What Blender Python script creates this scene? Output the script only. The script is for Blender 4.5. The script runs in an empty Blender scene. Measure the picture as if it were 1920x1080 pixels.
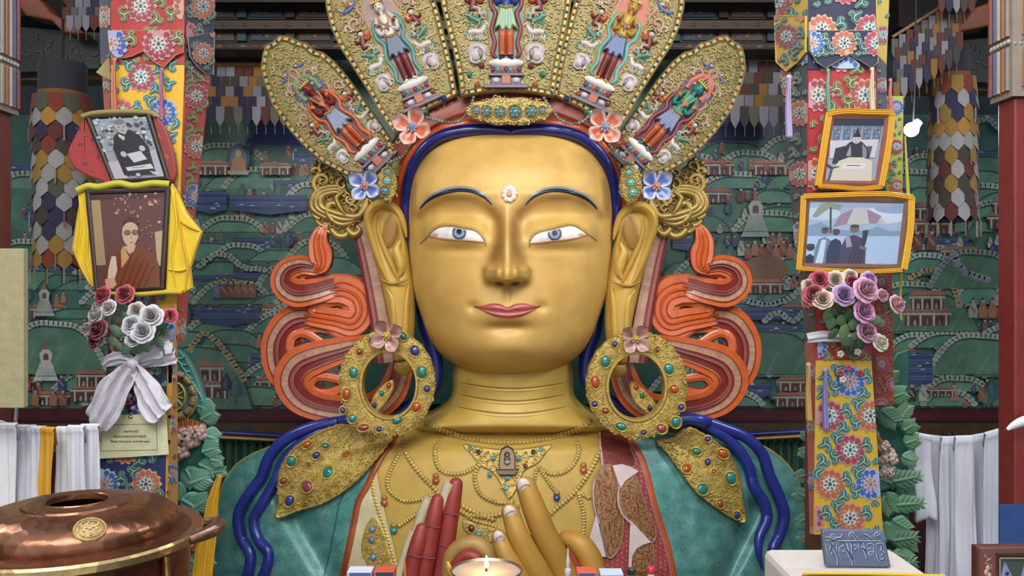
import bpy, math, random
from mathutils import Vector, Matrix, noise
sin, cos, pi, sqrt, exp = math.sin, math.cos, math.pi, math.sqrt, math.exp
SC = bpy.context.scene
COL = SC.collection

# ---------------------------------------------------------------- camera, world, lights, exposure
CAM = Vector((0.0, -8.0, 1.7))
FPX = 1600.0
_c = bpy.data.cameras.new('camera'); cam = bpy.data.objects.new('camera', _c); COL.objects.link(cam)
cam.location = CAM; cam.rotation_euler = (pi/2, 0, 0); _c.lens = 36*FPX/1920; _c.sensor_width = 36
_c.clip_end = 100
SC.camera = cam
w = bpy.data.worlds.new('world'); SC.world = w; w.use_nodes = True
w.node_tree.nodes['Background'].inputs[0].default_value = (0.86, 0.92, 1.0, 1)
w.node_tree.nodes['Background'].inputs[1].default_value = 0.95
SC.view_settings.view_transform = 'Standard'; SC.view_settings.look = 'None'
SC.view_settings.exposure = 0.36; SC.view_settings.gamma = 1.0; SC.view_settings.use_curve_mapping = False

def area(name, loc, target, sx, sy, power, col):
    l = bpy.data.lights.new(name, 'AREA'); l.shape = 'RECTANGLE'; l.size = sx; l.size_y = sy
    l.energy = power; l.color = col
    o = bpy.data.objects.new(name, l); COL.objects.link(o); o.location = loc
    o.rotation_euler = (Vector(target)-Vector(loc)).to_track_quat('-Z', 'Y').to_euler()
    return o
area('front_window_light', (-1.6, -9.8, 6.8), (0, 0, 1.6), 5.0, 2.6, 400, (1.0, 0.96, 0.9))
area('roof_lantern_light', (1.0, -4.6, 6.0), (0, 0.3, 1.2), 4.0, 1.2, 150, (0.93, 0.97, 1.0))
area('left_skylight', (-5.6, -2.6, 5.2), (-2.3, -2.0, 2.8), 1.0, 1.0, 70, (1.0, 0.98, 0.93))
area('right_skylight', (5.6, -2.6, 5.2), (2.5, -2.0, 2.8), 1.0, 1.0, 90, (0.95, 0.98, 1.0))

# ---------------------------------------------------------------- helpers
def lin(h):
    r = [int(h[i:i+2], 16)/255 for i in (0, 2, 4)]
    return tuple(x/12.92 if x <= .04045 else ((x+.055)/1.055)**2.4 for x in r) + (1.0,)
_cc = {}
def H(h):
    if not isinstance(h, str): return h
    if h not in _cc: _cc[h] = lin(h)
    return _cc[h]
def mixc(a, b, t):
    a, b = H(a), H(b); return tuple(a[i]*(1-t)+b[i]*t for i in range(4))
def P(px, py, d):
    return Vector(((px-960)/FPX*d, d-8.0, 1.7+(540-py)/FPX*d))
def sm(a, b, x):
    t = min(1, max(0, (x-a)/(b-a))); return t*t*(3-2*t)
def interp(tab, x):
    if x <= tab[0][0]: return tab[0][1]
    for (a, va), (b, vb) in zip(tab, tab[1:]):
        if x <= b: return va+(vb-va)*(x-a)/(b-a)
    return tab[-1][1]
def sinterp(tab, x):
    "smooth (monotone-ish) interpolation"
    n = len(tab)
    if x <= tab[0][0]: return tab[0][1]
    if x >= tab[-1][0]: return tab[-1][1]
    for i in range(n-1):
        if x <= tab[i+1][0]:
            x0, y0 = tab[i]; x1, y1 = tab[i+1]; h = x1-x0
            m0 = (y1-y0)/h if i == 0 else (y1-tab[i-1][1])/(x1-tab[i-1][0])
            m1 = (y1-y0)/h if i == n-2 else (tab[i+2][1]-y0)/(tab[i+2][0]-x0)
            t = (x-x0)/h
            return (2*t**3-3*t*t+1)*y0+(t**3-2*t*t+t)*h*m0+(-2*t**3+3*t*t)*y1+(t**3-t*t)*h*m1
def cr(pts, n=6, closed=False):
    "Catmull-Rom through the points (tuples of any length)"
    out = []; N = len(pts)
    rng = range(N if closed else N-1)
    for i in rng:
        if closed: a, b, c, d = (pts[(i+k-1) % N] for k in range(4))
        else: a, b, c, d = pts[max(i-1, 0)], pts[i], pts[i+1], pts[min(i+2, N-1)]
        for k in range(n):
            t = k/n
            out.append(tuple(0.5*((2*b[j])+(-a[j]+c[j])*t+(2*a[j]-5*b[j]+4*c[j]-d[j])*t*t+(-a[j]+3*b[j]-3*c[j]+d[j])*t**3) for j in range(len(b))))
    if not closed: out.append(tuple(pts[-1]))
    return out
def surf(dfun):
    if not callable(dfun):
        dd = dfun; dfun = lambda x, y: dd
    def S(x, y, h=0.0):
        d = dfun(x, y); p = P(x, y, d); p.y -= h*d/FPX; return p
    return S
def xf(S, x0, y0, rot=0, sc=1.0, flip=1, sy=None):
    "local frame: s to the right, t DOWN the picture before rotation (degrees)"
    a = math.radians(rot); ca, sa = cos(a), sin(a); sy_ = sc if sy is None else sy
    def L(s, t, h=0.0):
        s2 = s*sc*flip; t2 = t*sy_
        return S(x0+s2*ca-t2*sa, y0+s2*sa+t2*ca, h*sc)
    return L
def mirror(S, cx):
    return lambda x, y, h=0.0: S(2*cx-x, y, h)
def inpoly(x, y, poly):
    c = False; n = len(poly); j = n-1
    for i in range(n):
        xi, yi = poly[i][:2]; xj, yj = poly[j][:2]
        if (yi > y) != (yj > y) and x < (xj-xi)*(y-yi)/(yj-yi)+xi: c = not c
        j = i
    return c
def parea(p): return sum(p[i-1][0]*p[i][1]-p[i][0]*p[i-1][1] for i in range(len(p)))/2
def inset(p, k):
    "shrink closed polygon by k px"
    s = 1 if parea(p) > 0 else -1; n = len(p); out = []
    for i in range(n):
        a, b, c = p[i-1], p[i], p[(i+1) % n]
        d1 = (b[0]-a[0], b[1]-a[1]); d2 = (c[0]-b[0], c[1]-b[1])
        l1 = math.hypot(*d1) or 1; l2 = math.hypot(*d2) or 1
        nx = -(d1[1]/l1+d2[1]/l2); ny = d1[0]/l1+d2[0]/l2; l = math.hypot(nx, ny) or 1
        out.append((b[0]+s*k*nx/l, b[1]+s*k*ny/l))
    return out
def resample(p, step, closed=True):
    q = list(p)+([p[0]] if closed else []); out = []; acc = 0
    L = sum(math.dist(q[i][:2], q[i+1][:2]) for i in range(len(q)-1)); n = max(3, round(L/step)); st = L/n
    pos = 0; k = 0; t = 0; seg = math.dist(q[0][:2], q[1][:2]); out = []
    for i in range(n+(0 if closed else 1)):
        while t > seg and k < len(q)-2:
            t -= seg; k += 1; seg = math.dist(q[k][:2], q[k+1][:2])
        f = min(1, t/seg) if seg else 0
        out.append((q[k][0]+(q[k+1][0]-q[k][0])*f, q[k][1]+(q[k+1][1]-q[k][1])*f)); t += st
    return out
def cinset(p, k):
    "inset with the folded-over points dropped"
    q = inset(p, k); n = len(p)
    def dseg(x, y):
        b = 1e9
        for i in range(n):
            ax, ay = p[i-1][:2]; vx, vy = p[i][0]-ax, p[i][1]-ay; t = max(0, min(1, ((x-ax)*vx+(y-ay)*vy)/(vx*vx+vy*vy+1e-9)))
            b = min(b, math.hypot(x-ax-vx*t, y-ay-vy*t))
        return b
    return [c for c in q if dseg(*c) > k*.93]
def rot2(x, y, a): a = math.radians(a); return (x*cos(a)-y*sin(a), x*sin(a)+y*cos(a))

class MB:
    def __init__(s): s.v = []; s.f = []; s.c = []
    def add(s, vs, fs, col, vcol=None, fcol=None):
        o = len(s.v); s.v.extend(vs)
        col = H(col) if col is not None else None
        for k, f in enumerate(fs):
            s.f.append(tuple(i+o for i in f))
            if vcol: s.c.extend(vcol[i] for i in f)
            elif fcol: s.c.extend([H(fcol[k])]*len(f))
            else: s.c.extend([col]*len(f))
    def grid(s, rows, col, vcol=None, close=False, fcol=None):
        "rows: list of equal-length lists of points"
        n = len(rows[0]); vs = [p for r in rows for p in r]; fs = []
        m = n if close else n-1
        fc = [] if fcol else None
        for i in range(len(rows)-1):
            for j in range(m):
                k = (j+1) % n
                fs.append((i*n+j, i*n+k, (i+1)*n+k, (i+1)*n+j))
                if fcol: fc.append(fcol[j])
        s.add(vs, fs, col, vcol=[c for r in vcol for c in r] if vcol else None, fcol=fc)
    # ---- shapes laid on a surface S(x, y, h)
    def poly(s, S, pts, col, h=1.0):
        s.add([S(p[0], p[1], h) for p in pts], [tuple(range(len(pts)))], col)
    def fan(s, S, c, pts, col, h=1.0, hc=None):
        n = len(pts)
        s.add([S(c[0], c[1], h if hc is None else hc)]+[S(p[0], p[1], h) for p in pts], [(0, 1+i, 1+(i+1) % n) for i in range(n)], col)
    def prism(s, S, pts, h0, h1, col, bev=1.0, cap=None):
        n = len(pts); q = inset(pts, bev)
        r = [[S(x, y, h0) for x, y, *_ in pts], [S(x, y, h1-bev*.6) for x, y, *_ in pts], [S(x, y, h1) for x, y in q]]
        s.grid(r, col, close=True)
        s.add(r[2], [tuple(range(n))], cap or col)
    def dome(s, S, cx, cy, rx, ry, col, h=0.0, th=4.0, rot=0, n=14, rings=3, c2=None):
        vs = []; R = []
        for k in range(rings+1):
            a = k/rings*pi/2*.96; rr = cos(a); hh = h+th*sin(a); row = []
            for i in range(n):
                t = 2*pi*i/n; dx, dy = rot2(rx*rr*cos(t), ry*rr*sin(t), rot)
                row.append(S(cx+dx, cy+dy, hh))
            R.append(row)
        s.grid(R, col, close=True); s.add(R[-1], [tuple(range(n))], c2 or col)
    def stroke(s, S, pts, wd, col, h=0.0, th=2.0, prof=None, fcol=None, closed=False, taper=False):
        "pts (x,y) or (x,y,w) ; half-round strip of full width wd"
        prof = prof or [(-1, 0), (-.6, .8), (0, 1), (.6, .8), (1, 0)]
        n = len(pts); rows = []
        for i, p in enumerate(pts):
            a = pts[i-1] if (i > 0 or closed) else p; b = pts[(i+1) % n] if (i < n-1 or closed) else p
            dx, dy = b[0]-a[0], b[1]-a[1]; l = math.hypot(dx, dy) or 1; nx, ny = -dy/l, dx/l
            ww = (p[2] if len(p) > 2 else wd)/2
            if taper: ww *= max(.12, sin(pi*min(1, max(0, (i+.4)/(n-.2))))**.6)
            tt = th*(min(1, ww/(wd/2)) if wd else 1)
            rows.append([S(p[0]+nx*q*ww, p[1]+ny*q*ww, h+z*tt) for q, z in prof])
        if closed: rows.append(rows[0])
        s.grid(rows, col, fcol=fcol)
    def tube(s, pts, rad, col, n=10, caps=True, vc=None):
        "pts: 3D points, rad: float or list"
        m = len(pts); rows = []; up = Vector((0, -1, 0.02)).normalized()
        for i in range(m):
            t = (pts[min(i+1, m-1)]-pts[max(i-1, 0)]); t = t.normalized() if t.length > 1e-9 else Vector((0, 0, 1))
            a = up-t*up.dot(t)
            a = a.normalized() if a.length > 1e-3 else t.orthogonal().normalized()
            up = a; b = t.cross(a); r = rad[i] if isinstance(rad, (list, tuple)) else rad
            rows.append([pts[i]+(a*cos(2*pi*k/n)+b*sin(2*pi*k/n))*r for k in range(n)])
        s.grid(rows, col, close=True, vcol=[[vc[i]]*n for i in range(m)] if vc else None)
        if caps:
            for r_, i in ((rows[0], 0), (rows[-1], -1)): s.add(r_, [tuple(range(n))], vc[i] if vc else col)
    def ball(s, c, r, col, n=10, m=6, sz=1.0):
        rows = []
        for i in range(m+1):
            a = pi*i/m
            rows.append([c+Vector((r*sin(a)*cos(2*pi*k/n), r*sin(a)*sin(2*pi*k/n), r*sz*cos(a))) for k in range(n)])
        s.grid(rows, col, close=True)
    def lathe(s, c, prof, col, n=32, cap=True, pcol=None):
        "prof: (radius, z) up the z axis from c"
        rows = [[c+Vector((r*cos(2*pi*k/n), r*sin(2*pi*k/n), z)) for k in range(n)] for r, z in prof]
        if pcol:
            for i in range(len(rows)-1): s.grid(rows[i:i+2], pcol[i], close=True)
        else: s.grid(rows, col, close=True)
        if cap:
            for r_ in (rows[0], rows[-1]): s.add(r_, [tuple(range(n))], col if not pcol else pcol[-1])
    def box(s, a, b, col):
        x0, y0, z0 = a; x1, y1, z1 = b
        v = [Vector(p) for p in ((x0,y0,z0),(x1,y0,z0),(x1,y1,z0),(x0,y1,z0),(x0,y0,z1),(x1,y0,z1),(x1,y1,z1),(x0,y1,z1))]
        s.add(v, [(0,3,2,1),(4,5,6,7),(0,1,5,4),(1,2,6,5),(2,3,7,6),(3,0,4,7)], col)
    def build(s, name, m, parent=None, smooth=True, bevel=0):
        me = bpy.data.meshes.new(name)
        me.from_pydata([tuple(v) for v in s.v], [], s.f); 
        a = me.color_attributes.new('Col', 'FLOAT_COLOR', 'CORNER')
        flat = [x for c in s.c for x in c]
        a.data.foreach_set('color', flat)
        if smooth:
            me.polygons.foreach_set('use_smooth', [len(f) < 5 for f in s.f])
            try: me.set_sharp_from_angle(angle=math.radians(50))
            except Exception: pass
        me.materials.append(MAT(m) if isinstance(m, str) else m)
        me.update()
        o = bpy.data.objects.new(name, me); COL.objects.link(o)
        if bevel:
            b = o.modifiers.new('bevel', 'BEVEL'); b.width = bevel; b.segments = 2
        if parent is not None:
            o.parent = parent
            if parent.type == 'EMPTY': o.matrix_parent_inverse = Matrix.Translation(-parent.location)
        return o

_mats = {}
def MAT(kind):
    if kind in _mats: return _mats[kind]
    spec = { # metallic, rough, bump scale, bump strength, coat, colour noise
        'gold': (.10, .47, 14, .14, 0, .12), 'gild': (.38, .38, 70, .45, 0, .22), 'paint': (0, .28, 40, .12, .25, .15),
        'satin': (0, .42, 30, .12, 0, .15), 'matte': (0, .8, 60, .15, 0, .15), 'cloth': (0, .88, 160, .2, 0, .06),
        'silk': (.0, .5, 120, .12, 0, .05), 'mural': (0, .38, 10, .08, 0, .28), 'photo': (0, .22, 2, 0, 0, .05),
        'copper': (.85, .30, 26, .22, 0, .3), 'steel': (.9, .3, 10, .02, 0, .05), 'gem': (0, .12, 30, .05, .6, .2),
        'wood': (0, .5, 20, .2, 0, .25), 'teal': (.08, .42, 22, .2, .15, .25), 'stone': (0, .65, 60, .35, 0, .15),
        'petal': (0, .6, 30, .05, 0, .08), 'bronze': (.6, .42, 18, .15, 0, .25),
    }
    m = bpy.data.materials.new(kind); m.use_nodes = True; nt = m.node_tree; N = nt.nodes; L = nt.links
    b = N['Principled BSDF']
    at = N.new('ShaderNodeAttribute'); at.attribute_name = 'Col'
    if kind in ('flame', 'bulb'):
        b.inputs['Emission Strength'].default_value = 9 if kind == 'flame' else 60
        L.new(at.outputs['Color'], b.inputs['Emission Color']); L.new(at.outputs['Color'], b.inputs['Base Color'])
        _mats[kind] = m; return m
    if kind == 'glass':
        L.new(at.outputs['Color'], b.inputs['Base Color']); b.inputs['Transmission Weight'].default_value = .9
        b.inputs['Roughness'].default_value = .05; b.inputs['IOR'].default_value = 1.3
        _mats[kind] = m; return m
    me, ro, bs, bst, coat, cn = spec[kind]
    tc = N.new('ShaderNodeTexCoord')
    n1 = N.new('ShaderNodeTexNoise'); n1.inputs['Scale'].default_value = bs*.25+2; n1.inputs['Detail'].default_value = 6
    L.new(tc.outputs['Object'], n1.inputs['Vector'])
    mr = N.new('ShaderNodeMapRange'); mr.inputs[1].default_value = .3; mr.inputs[2].default_value = .7
    mr.inputs[3].default_value = 1-cn; mr.inputs[4].default_value = 1+cn*.35
    L.new(n1.outputs['Fac'], mr.inputs[0])
    vm = N.new('ShaderNodeVectorMath'); vm.operation = 'SCALE'
    L.new(at.outputs['Color'], vm.inputs[0]); L.new(mr.outputs[0], vm.inputs['Scale'])
    L.new(vm.outputs[0], b.inputs['Base Color'])
    b.inputs['Metallic'].default_value = me
    rr = N.new('ShaderNodeMapRange'); rr.inputs[3].default_value = ro*.8; rr.inputs[4].default_value = min(1, ro*1.25)
    L.new(n1.outputs['Fac'], rr.inputs[0]); L.new(rr.outputs[0], b.inputs['Roughness'])
    b.inputs['Coat Weight'].default_value = coat; b.inputs['Coat Roughness'].default_value = .12
    if kind in ('cloth', 'silk'):
        b.inputs['Sheen Weight'].default_value = .15
    if bst:
        if kind == 'copper':
            t = N.new('ShaderNodeTexVoronoi'); t.inputs['Scale'].default_value = bs; out = t.outputs['Distance']
        else:
            t = N.new('ShaderNodeTexNoise'); t.inputs['Scale'].default_value = bs; t.inputs['Detail'].default_value = 3; out = t.outputs['Fac']
        L.new(tc.outputs['Object'], t.inputs['Vector'])
        bp = N.new('ShaderNodeBump'); bp.inputs['Strength'].default_value = bst; bp.inputs['Distance'].default_value = .012
        L.new(out, bp.inputs['Height']); L.new(bp.outputs[0], b.inputs['Normal'])
    _mats[kind] = m; return m

def thing(name, label, cat, loc=(0, 0, 0), group=None):
    o = bpy.data.objects.new(name, None); COL.objects.link(o); o.location = loc; o.empty_display_size = .1
    o['label'] = label; o['category'] = cat
    if group: o['group'] = group
    return o
def tag(o, label, cat, group=None):
    o['label'] = label; o['category'] = cat
    if group: o['group'] = group
    return o
def structure(o): o['kind'] = 'structure'; return o

def curl(mb, S, x, y, r, a0, sgn, col, th=2.2, h=0, turns=4.6, wd=None, n=9):
    pts = []
    for i in range(n):
        t = i/(n-1); rr = r*(1-.82*t); a = a0+sgn*turns*t
        pts.append((x+rr*cos(a), y+rr*sin(a), (wd or r*.5)*(1-.35*t)))
    mb.stroke(S, pts, wd or r*.5, col, h=h, th=th, prof=[(-1, 0), (-.45, .9), (.45, .9), (1, 0)])
def curls(mb, S, poly, step, cols, th=2.2, h=0, seed=1, avoid=(), r=None):
    rnd = random.Random(seed); xs = [p[0] for p in poly]; ys = [p[1] for p in poly]
    y = min(ys); k = 0; r = r or step*.56
    while y < max(ys):
        x = min(xs)+(k % 2)*step/2
        while x < max(xs):
            a = x+rnd.uniform(-.2, .2)*step; b = y+rnd.uniform(-.2, .2)*step
            if inpoly(a, b, poly) and not any(math.hypot(a-q[0], b-q[1]) < q[2] for q in avoid):
                curl(mb, S, a, b, r*rnd.uniform(.8, 1.1), rnd.uniform(0, 6.28), rnd.choice((-1, 1)), rnd.choice(cols), th=th, h=h, n=8)
            x += step
        y += step*.86; k += 1
def bezel_gem(mbg, mbs, S, x, y, rx, ry, rot, col, h=0, th=5):
    "a gold collar in mbg and the stone in mbs"
    ring = [(x+rot2((rx+1.5)*cos(t), (ry+1.5)*sin(t), rot)[0], y+rot2((rx+1.5)*cos(t), (ry+1.5)*sin(t), rot)[1]) for t in [2*pi*i/14 for i in range(14)]]
    mbg.stroke(S, ring, 4, 'c9a84e', h=h, th=3.0, closed=True)
    mbs.dome(S, x, y, rx, ry, col, h=h, th=th, rot=rot, n=14, rings=4)
GOLDS = ['b5a066', 'aa955a', 'c0ad74', '9a874f']
GOLDB = ['d0b464', 'c2a454', 'dcc47a', 'b8984a']
# ================================================================ STATUE
statue = thing('buddha_statue', 'giant golden-faced seated Buddha statue with jewelled five-leaf crown', 'statue', (0, 0.4, -2.9))
CX = 957.0
# ---------------- head
HW = [(232, 60), (240, 105), (250, 132), (262, 152), (280, 170), (305, 184), (335, 192), (400, 194), (450, 192), (500, 188), (550, 180.5), (600, 165), (625, 156),
      (650, 142), (670, 124), (685, 101), (695, 78), (702, 50), (706, 18)]
HV = [(232, .30), (245, .47), (262, .62), (290, .78), (330, .90), (400, .98), (500, 1.0), (600, .99), (645, .95), (670, .87), (688, .74), (699, .56), (706, .38)]
BROW = cr([(787, 392), (800, 378), (818, 367), (840, 359.5), (865, 356.5), (888, 360), (908, 370), (922, 384)], 5)
def arcdist(x, y, pts):
    best = 1e9
    for i in range(0, len(pts)-1):
        ax, ay = pts[i][:2]; bx, by = pts[i+1][:2]; vx, vy = bx-ax, by-ay
        t = max(0, min(1, ((x-ax)*vx+(y-ay)*vy)/(vx*vx+vy*vy)))
        best = min(best, math.hypot(x-ax-vx*t, y-ay-vy*t))
    return best
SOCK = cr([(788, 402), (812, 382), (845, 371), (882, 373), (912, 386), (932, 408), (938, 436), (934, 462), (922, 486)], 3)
NX = 951.0
def g2(x, y, cx, cy, rx, ry): return exp(-(((x-cx)/rx)**2+((y-cy)/ry)**2))
def face_d(x, y):
    W = max(4, sinterp(HW, y)); u = min(1, abs(x-CX)/W)
    r = .80*sqrt(max(0, 1-u**2.35))*sinterp(HV, y)
    X = CX-abs(x-CX)   # left half
    cm = NX+6*sm(40, 170, abs(x-NX)); X = cm-abs(x-cm)
    dx = abs(x-NX)
    k = 0
    # brow ridge and socket
    k -= 13*g2(X, y, 858, 402, 72, 22)+15*g2(X, y, 924, 424, 22, 26)
    k += 4.5*g2(X, y, 860, 362, 75, 10)
    k += 15*g2(X, y, 857, 440, 62, 25)
    k -= 4*g2(X, y, 857, 468, 60, 10)
    # nose
    nh = 48*sm(365, 520, y)**.85*(1-sm(524, 538, y)); nw = interp([(370, 22), (430, 20), (480, 22), (505, 25), (525, 22)], y)
    k += nh*(.72*exp(-(dx/nw)**2.4)+.28*exp(-(dx/9.0)**4))
    k += 24*exp(-abs((dx-27)/15.5)**3.2)*exp(-abs((y-513)/17)**3.2)
    k += 9*g2(dx, y, 0, 512, 22, 20)
    # mouth area
    k += 7*g2(dx, y, 0, 585, 62, 30)
    k -= 6*g2(dx, y, 64, 576, 12, 10)
    k -= 7*g2(dx, y, 0, 615, 34, 10)
    k -= 4*g2(dx, y, 0, 553, 7, 14)
    k += 11*g2(dx, y, 0, 652, 55, 26)
    k += 6*g2(dx, y, 95, 560, 55, 60)
    k *= sm(1.0, .75, u)
    return 8.02-r-k*.0047
FS = surf(face_d)
mb = MB(); rows = []; vc = []
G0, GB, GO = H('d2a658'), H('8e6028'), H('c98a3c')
NR, NCc = 250, 190
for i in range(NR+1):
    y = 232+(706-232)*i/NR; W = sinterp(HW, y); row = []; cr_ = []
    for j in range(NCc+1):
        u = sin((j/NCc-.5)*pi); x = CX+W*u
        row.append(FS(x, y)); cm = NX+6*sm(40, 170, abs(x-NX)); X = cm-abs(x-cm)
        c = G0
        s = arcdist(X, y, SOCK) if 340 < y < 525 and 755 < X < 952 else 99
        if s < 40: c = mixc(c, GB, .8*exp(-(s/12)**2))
        if 400 < y < 530: c = mixc(c, GB, .5*sm(400, 450, y)*(1-sm(505, 528, y))*exp(-((abs(x-NX)-interp([(400, 15), (470, 17), (500, 18), (530, 24)], y))/7)**2))  # shading down the nose sides, painted into the gold as brown
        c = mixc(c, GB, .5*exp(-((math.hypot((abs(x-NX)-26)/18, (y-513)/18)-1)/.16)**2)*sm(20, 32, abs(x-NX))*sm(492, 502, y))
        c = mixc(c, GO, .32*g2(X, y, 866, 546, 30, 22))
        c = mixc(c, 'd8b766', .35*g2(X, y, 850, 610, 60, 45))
        c = mixc(c, GB, min(1, .75*g2(abs(x-NX), y, 18, 607, 40, 11)+.35*g2(abs(x-NX), y, 0, 541, 34, 6)))  # shadow below lips and nose, painted into the face colour
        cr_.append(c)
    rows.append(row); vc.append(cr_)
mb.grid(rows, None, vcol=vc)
# back of the skull: both edges swept round behind
for e in (0, -1):
    edge = [r[e] for r in rows]; R2 = []
    for k in range(7):
        a = k/6*pi/2
        R2.append([Vector((p.x*cos(a)+(CX-960)/FPX*8*(1-cos(a)), p.y+.75*sin(a), p.z)) for p in edge])
    mb.grid(R2, G0)
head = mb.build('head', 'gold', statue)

# lids, eyes, brows, lips
def rowpoly(mb, S, top, bot, col, h, n=14, hm=0.0):
    "patch between two left-to-right curves with the same count"
    rows = []
    for k in range(n+1):
        t = k/n
        rows.append([S(a[0]*(1-t)+b[0]*t, a[1]*(1-t)+b[1]*t, h+hm*sin(pi*t)*min(1, 4*q, 4*(1-q))) for (a, b), q in zip(zip(top, bot), [i/(len(top)-1) for i in range(len(top))])])
    mb.grid(rows, col)
for side in (0, 1):
    if side == 0:
        up = cr([(805, 442), (816, 431), (832, 426), (850, 426.5), (868, 430), (886, 433), (899, 440), (909, 454)], 4)
        lo = cr([(805, 442), (818, 446), (834, 448.5), (852, 450), (870, 451), (886, 452), (898, 453.5), (909, 454)], 4)
        tail = [(788, 458), (797, 450), (805, 442)]; inn = (911, 462); ir = (861, 436)
    else:
        up = cr([(993, 456), (1001, 443), (1016, 436), (1036, 432), (1054, 427), (1072, 424.5), (1088, 431), (1101, 440)], 4)
        lo = cr([(993, 456), (1004, 456), (1020, 454.5), (1036, 452.5), (1052, 451), (1070, 448.5), (1086, 445), (1101, 440)], 4)
        tail = [(1120, 453), (1110, 446), (1101, 440)]; inn = (993, 464); ir = (1040, 438)
    mb = MB(); rowpoly(mb, FS, up, lo, 'e8dfd8', .8, 8)
    mb.stroke(FS, lo, 3.4, 'c4886a', h=1.2, th=.5)
    ec = up[2:5] if side == 0 else up[-5:-2]
    mb.dome(FS, ec[1][0]+(3 if side == 0 else -3), ec[1][1]+7, 6, 3.5, 'd9a890', h=.9, th=.3)
    e = mb.build('eye', 'paint', statue)
    mb = MB()
    def upy(x):
        for a, b in zip(up, up[1:]):
            if a[0] <= x <= b[0]: return a[1]+(b[1]-a[1])*(x-a[0])/(b[0]-a[0]+1e-9)
        return up[0][1]
    def disc(mb, cx, cy, r, col, h):
        pts = []
        for i in range(28):
            a = 2*pi*i/28; x = cx+r*cos(a); y = cy+r*sin(a); pts.append((x, max(y, upy(x)+1)))
        mb.fan(FS, (cx, max(cy, upy(cx)+1.2)), pts, col, h=h)
    disc(mb, ir[0], ir[1], 13.5, '7f8394', 1.6); disc(mb, ir[0], ir[1], 12.2, '3b425c', 2.0)
    disc(mb, ir[0], ir[1], 10.6, '6f7890', 2.3); disc(mb, ir[0], ir[1]+.5, 9.2, '8a93ad', 2.6)
    disc(mb, ir[0], ir[1]-1.5, 5, '1d2233', 3.0)
    mb.build('iris', 'paint', e)
    mb = MB(); line = tail[:2]+up if side == 0 else up+tail[:2][::-1]
    if side == 0: line = line+[inn]
    else: line = [inn]+line
    mb.stroke(FS, [(p[0], p[1]-1.5) for p in line], 2.8, '8a7858', h=1.0, th=.8)
    mb.stroke(FS, [(p[0], p[1]-5.5) for p in up], 5, 'bb9547', h=-.5, th=2.6)
    mb.build('eyelid', 'gold', statue)
    mb = MB(); B = BROW if side == 0 else [(2*953-p[0]+1, p[1]+.5) for p in BROW][::-1]
    n = len(B)
    mb.stroke(FS, [(p[0], p[1]-2.5, 2+9*sin(pi*i/(n-1))**.8) for i, p in enumerate(B)], 10, '7f8694', h=.6, th=1)
    mb.stroke(FS, [(p[0], p[1]-.3, 1.2+5.2*sin(pi*i/(n-1))**.8) for i, p in enumerate(B)], 5, '23262c', h=1.6, th=1.2)
    mb.build('eyebrow', 'paint', statue)
mb = MB()
cor0, cor1 = (889, 574), (1014, 573)
ut = cr([cor0, (905, 572.5), (922, 569), (938, 570), (951, 576), (964, 570.5), (981, 568.5), (998, 572), cor1], 4)
mid = cr([cor0, (905, 579.5), (922, 583), (938, 584.5), (951, 585.5), (964, 584.5), (981, 583), (998, 579.5), cor1], 4)
lb = cr([cor0, (905, 583), (922, 591), (938, 595.5), (951, 597), (964, 596.5), (981, 592), (998, 584), cor1], 4)
rowpoly(mb, FS, ut, mid, 'ad4f48', .6, 8, hm=3.4)
rowpoly(mb, FS, mid, lb, 'c2625a', .6, 8, hm=4.6)
mb.stroke(FS, [(p[0], p[1]) for p in mid], 2.0, '70302c', h=1.4, th=.6)
mb.build('lips', 'paint', statue)
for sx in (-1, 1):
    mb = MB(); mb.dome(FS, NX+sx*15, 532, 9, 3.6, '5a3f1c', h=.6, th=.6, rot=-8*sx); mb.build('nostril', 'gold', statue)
mb = MB()
scal = [(955+(14+1.8*cos(9*t))*cos(t)*.95, 363+(17+1.8*cos(9*t))*sin(t)) for t in [2*pi*i/54 for i in range(54)]]
mb.prism(FS, scal, -1, 4, 'd8c2ac', 2.5)
for i in range(9):
    a = 2*pi*i/9; mb.dome(FS, 955+9*cos(a), 363+11*sin(a), 6.5, 6.0, 'e2cfbc', h=3.5, th=3)
mb.dome(FS, 955, 366, 6, 5, 'c98d75', h=4, th=5); mb.dome(FS, 955, 366, 2.6, 2.4, 'e8d6c4', h=7, th=3)
mb.build('forehead_shell_ornament', 'satin', statue)

# ---------------- neck
NW = [(660, 108), (700, 113), (735, 114), (755, 124), (770, 140), (782, 160), (800, 195), (830, 230)]
def neck_d(x, y):
    W = sinterp(NW, y); u = min(1, abs(x-962)/W)
    return 8.25-.62*sqrt(max(0, 1-u**2.2))-.06*sm(740, 800, y)+.5*sm(798, 830, y)
NS = surf(neck_d)
mb = MB(); rows = []
for i in range(60):
    y = 655+175*i/59; W = sinterp(NW, y)
    rows.append([NS(962+W*sin((j/60-.5)*pi), y) for j in range(61)])
mb.grid(rows, 'c9a650')
for e in (0, -1):
    mb.grid([[r[e] for r in rows], [r[e]+Vector((0, .5, 0)) for r in rows]], 'c9a650')
neck = mb.build('neck', 'gold', statue)
mb = MB()
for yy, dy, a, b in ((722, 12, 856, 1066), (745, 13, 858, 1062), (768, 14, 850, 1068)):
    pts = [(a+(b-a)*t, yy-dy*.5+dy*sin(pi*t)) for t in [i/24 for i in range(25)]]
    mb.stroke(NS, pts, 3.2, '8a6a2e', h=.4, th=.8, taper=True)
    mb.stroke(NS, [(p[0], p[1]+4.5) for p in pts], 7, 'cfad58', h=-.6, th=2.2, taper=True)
mb.build('neck_crease', 'gold', neck)

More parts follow.
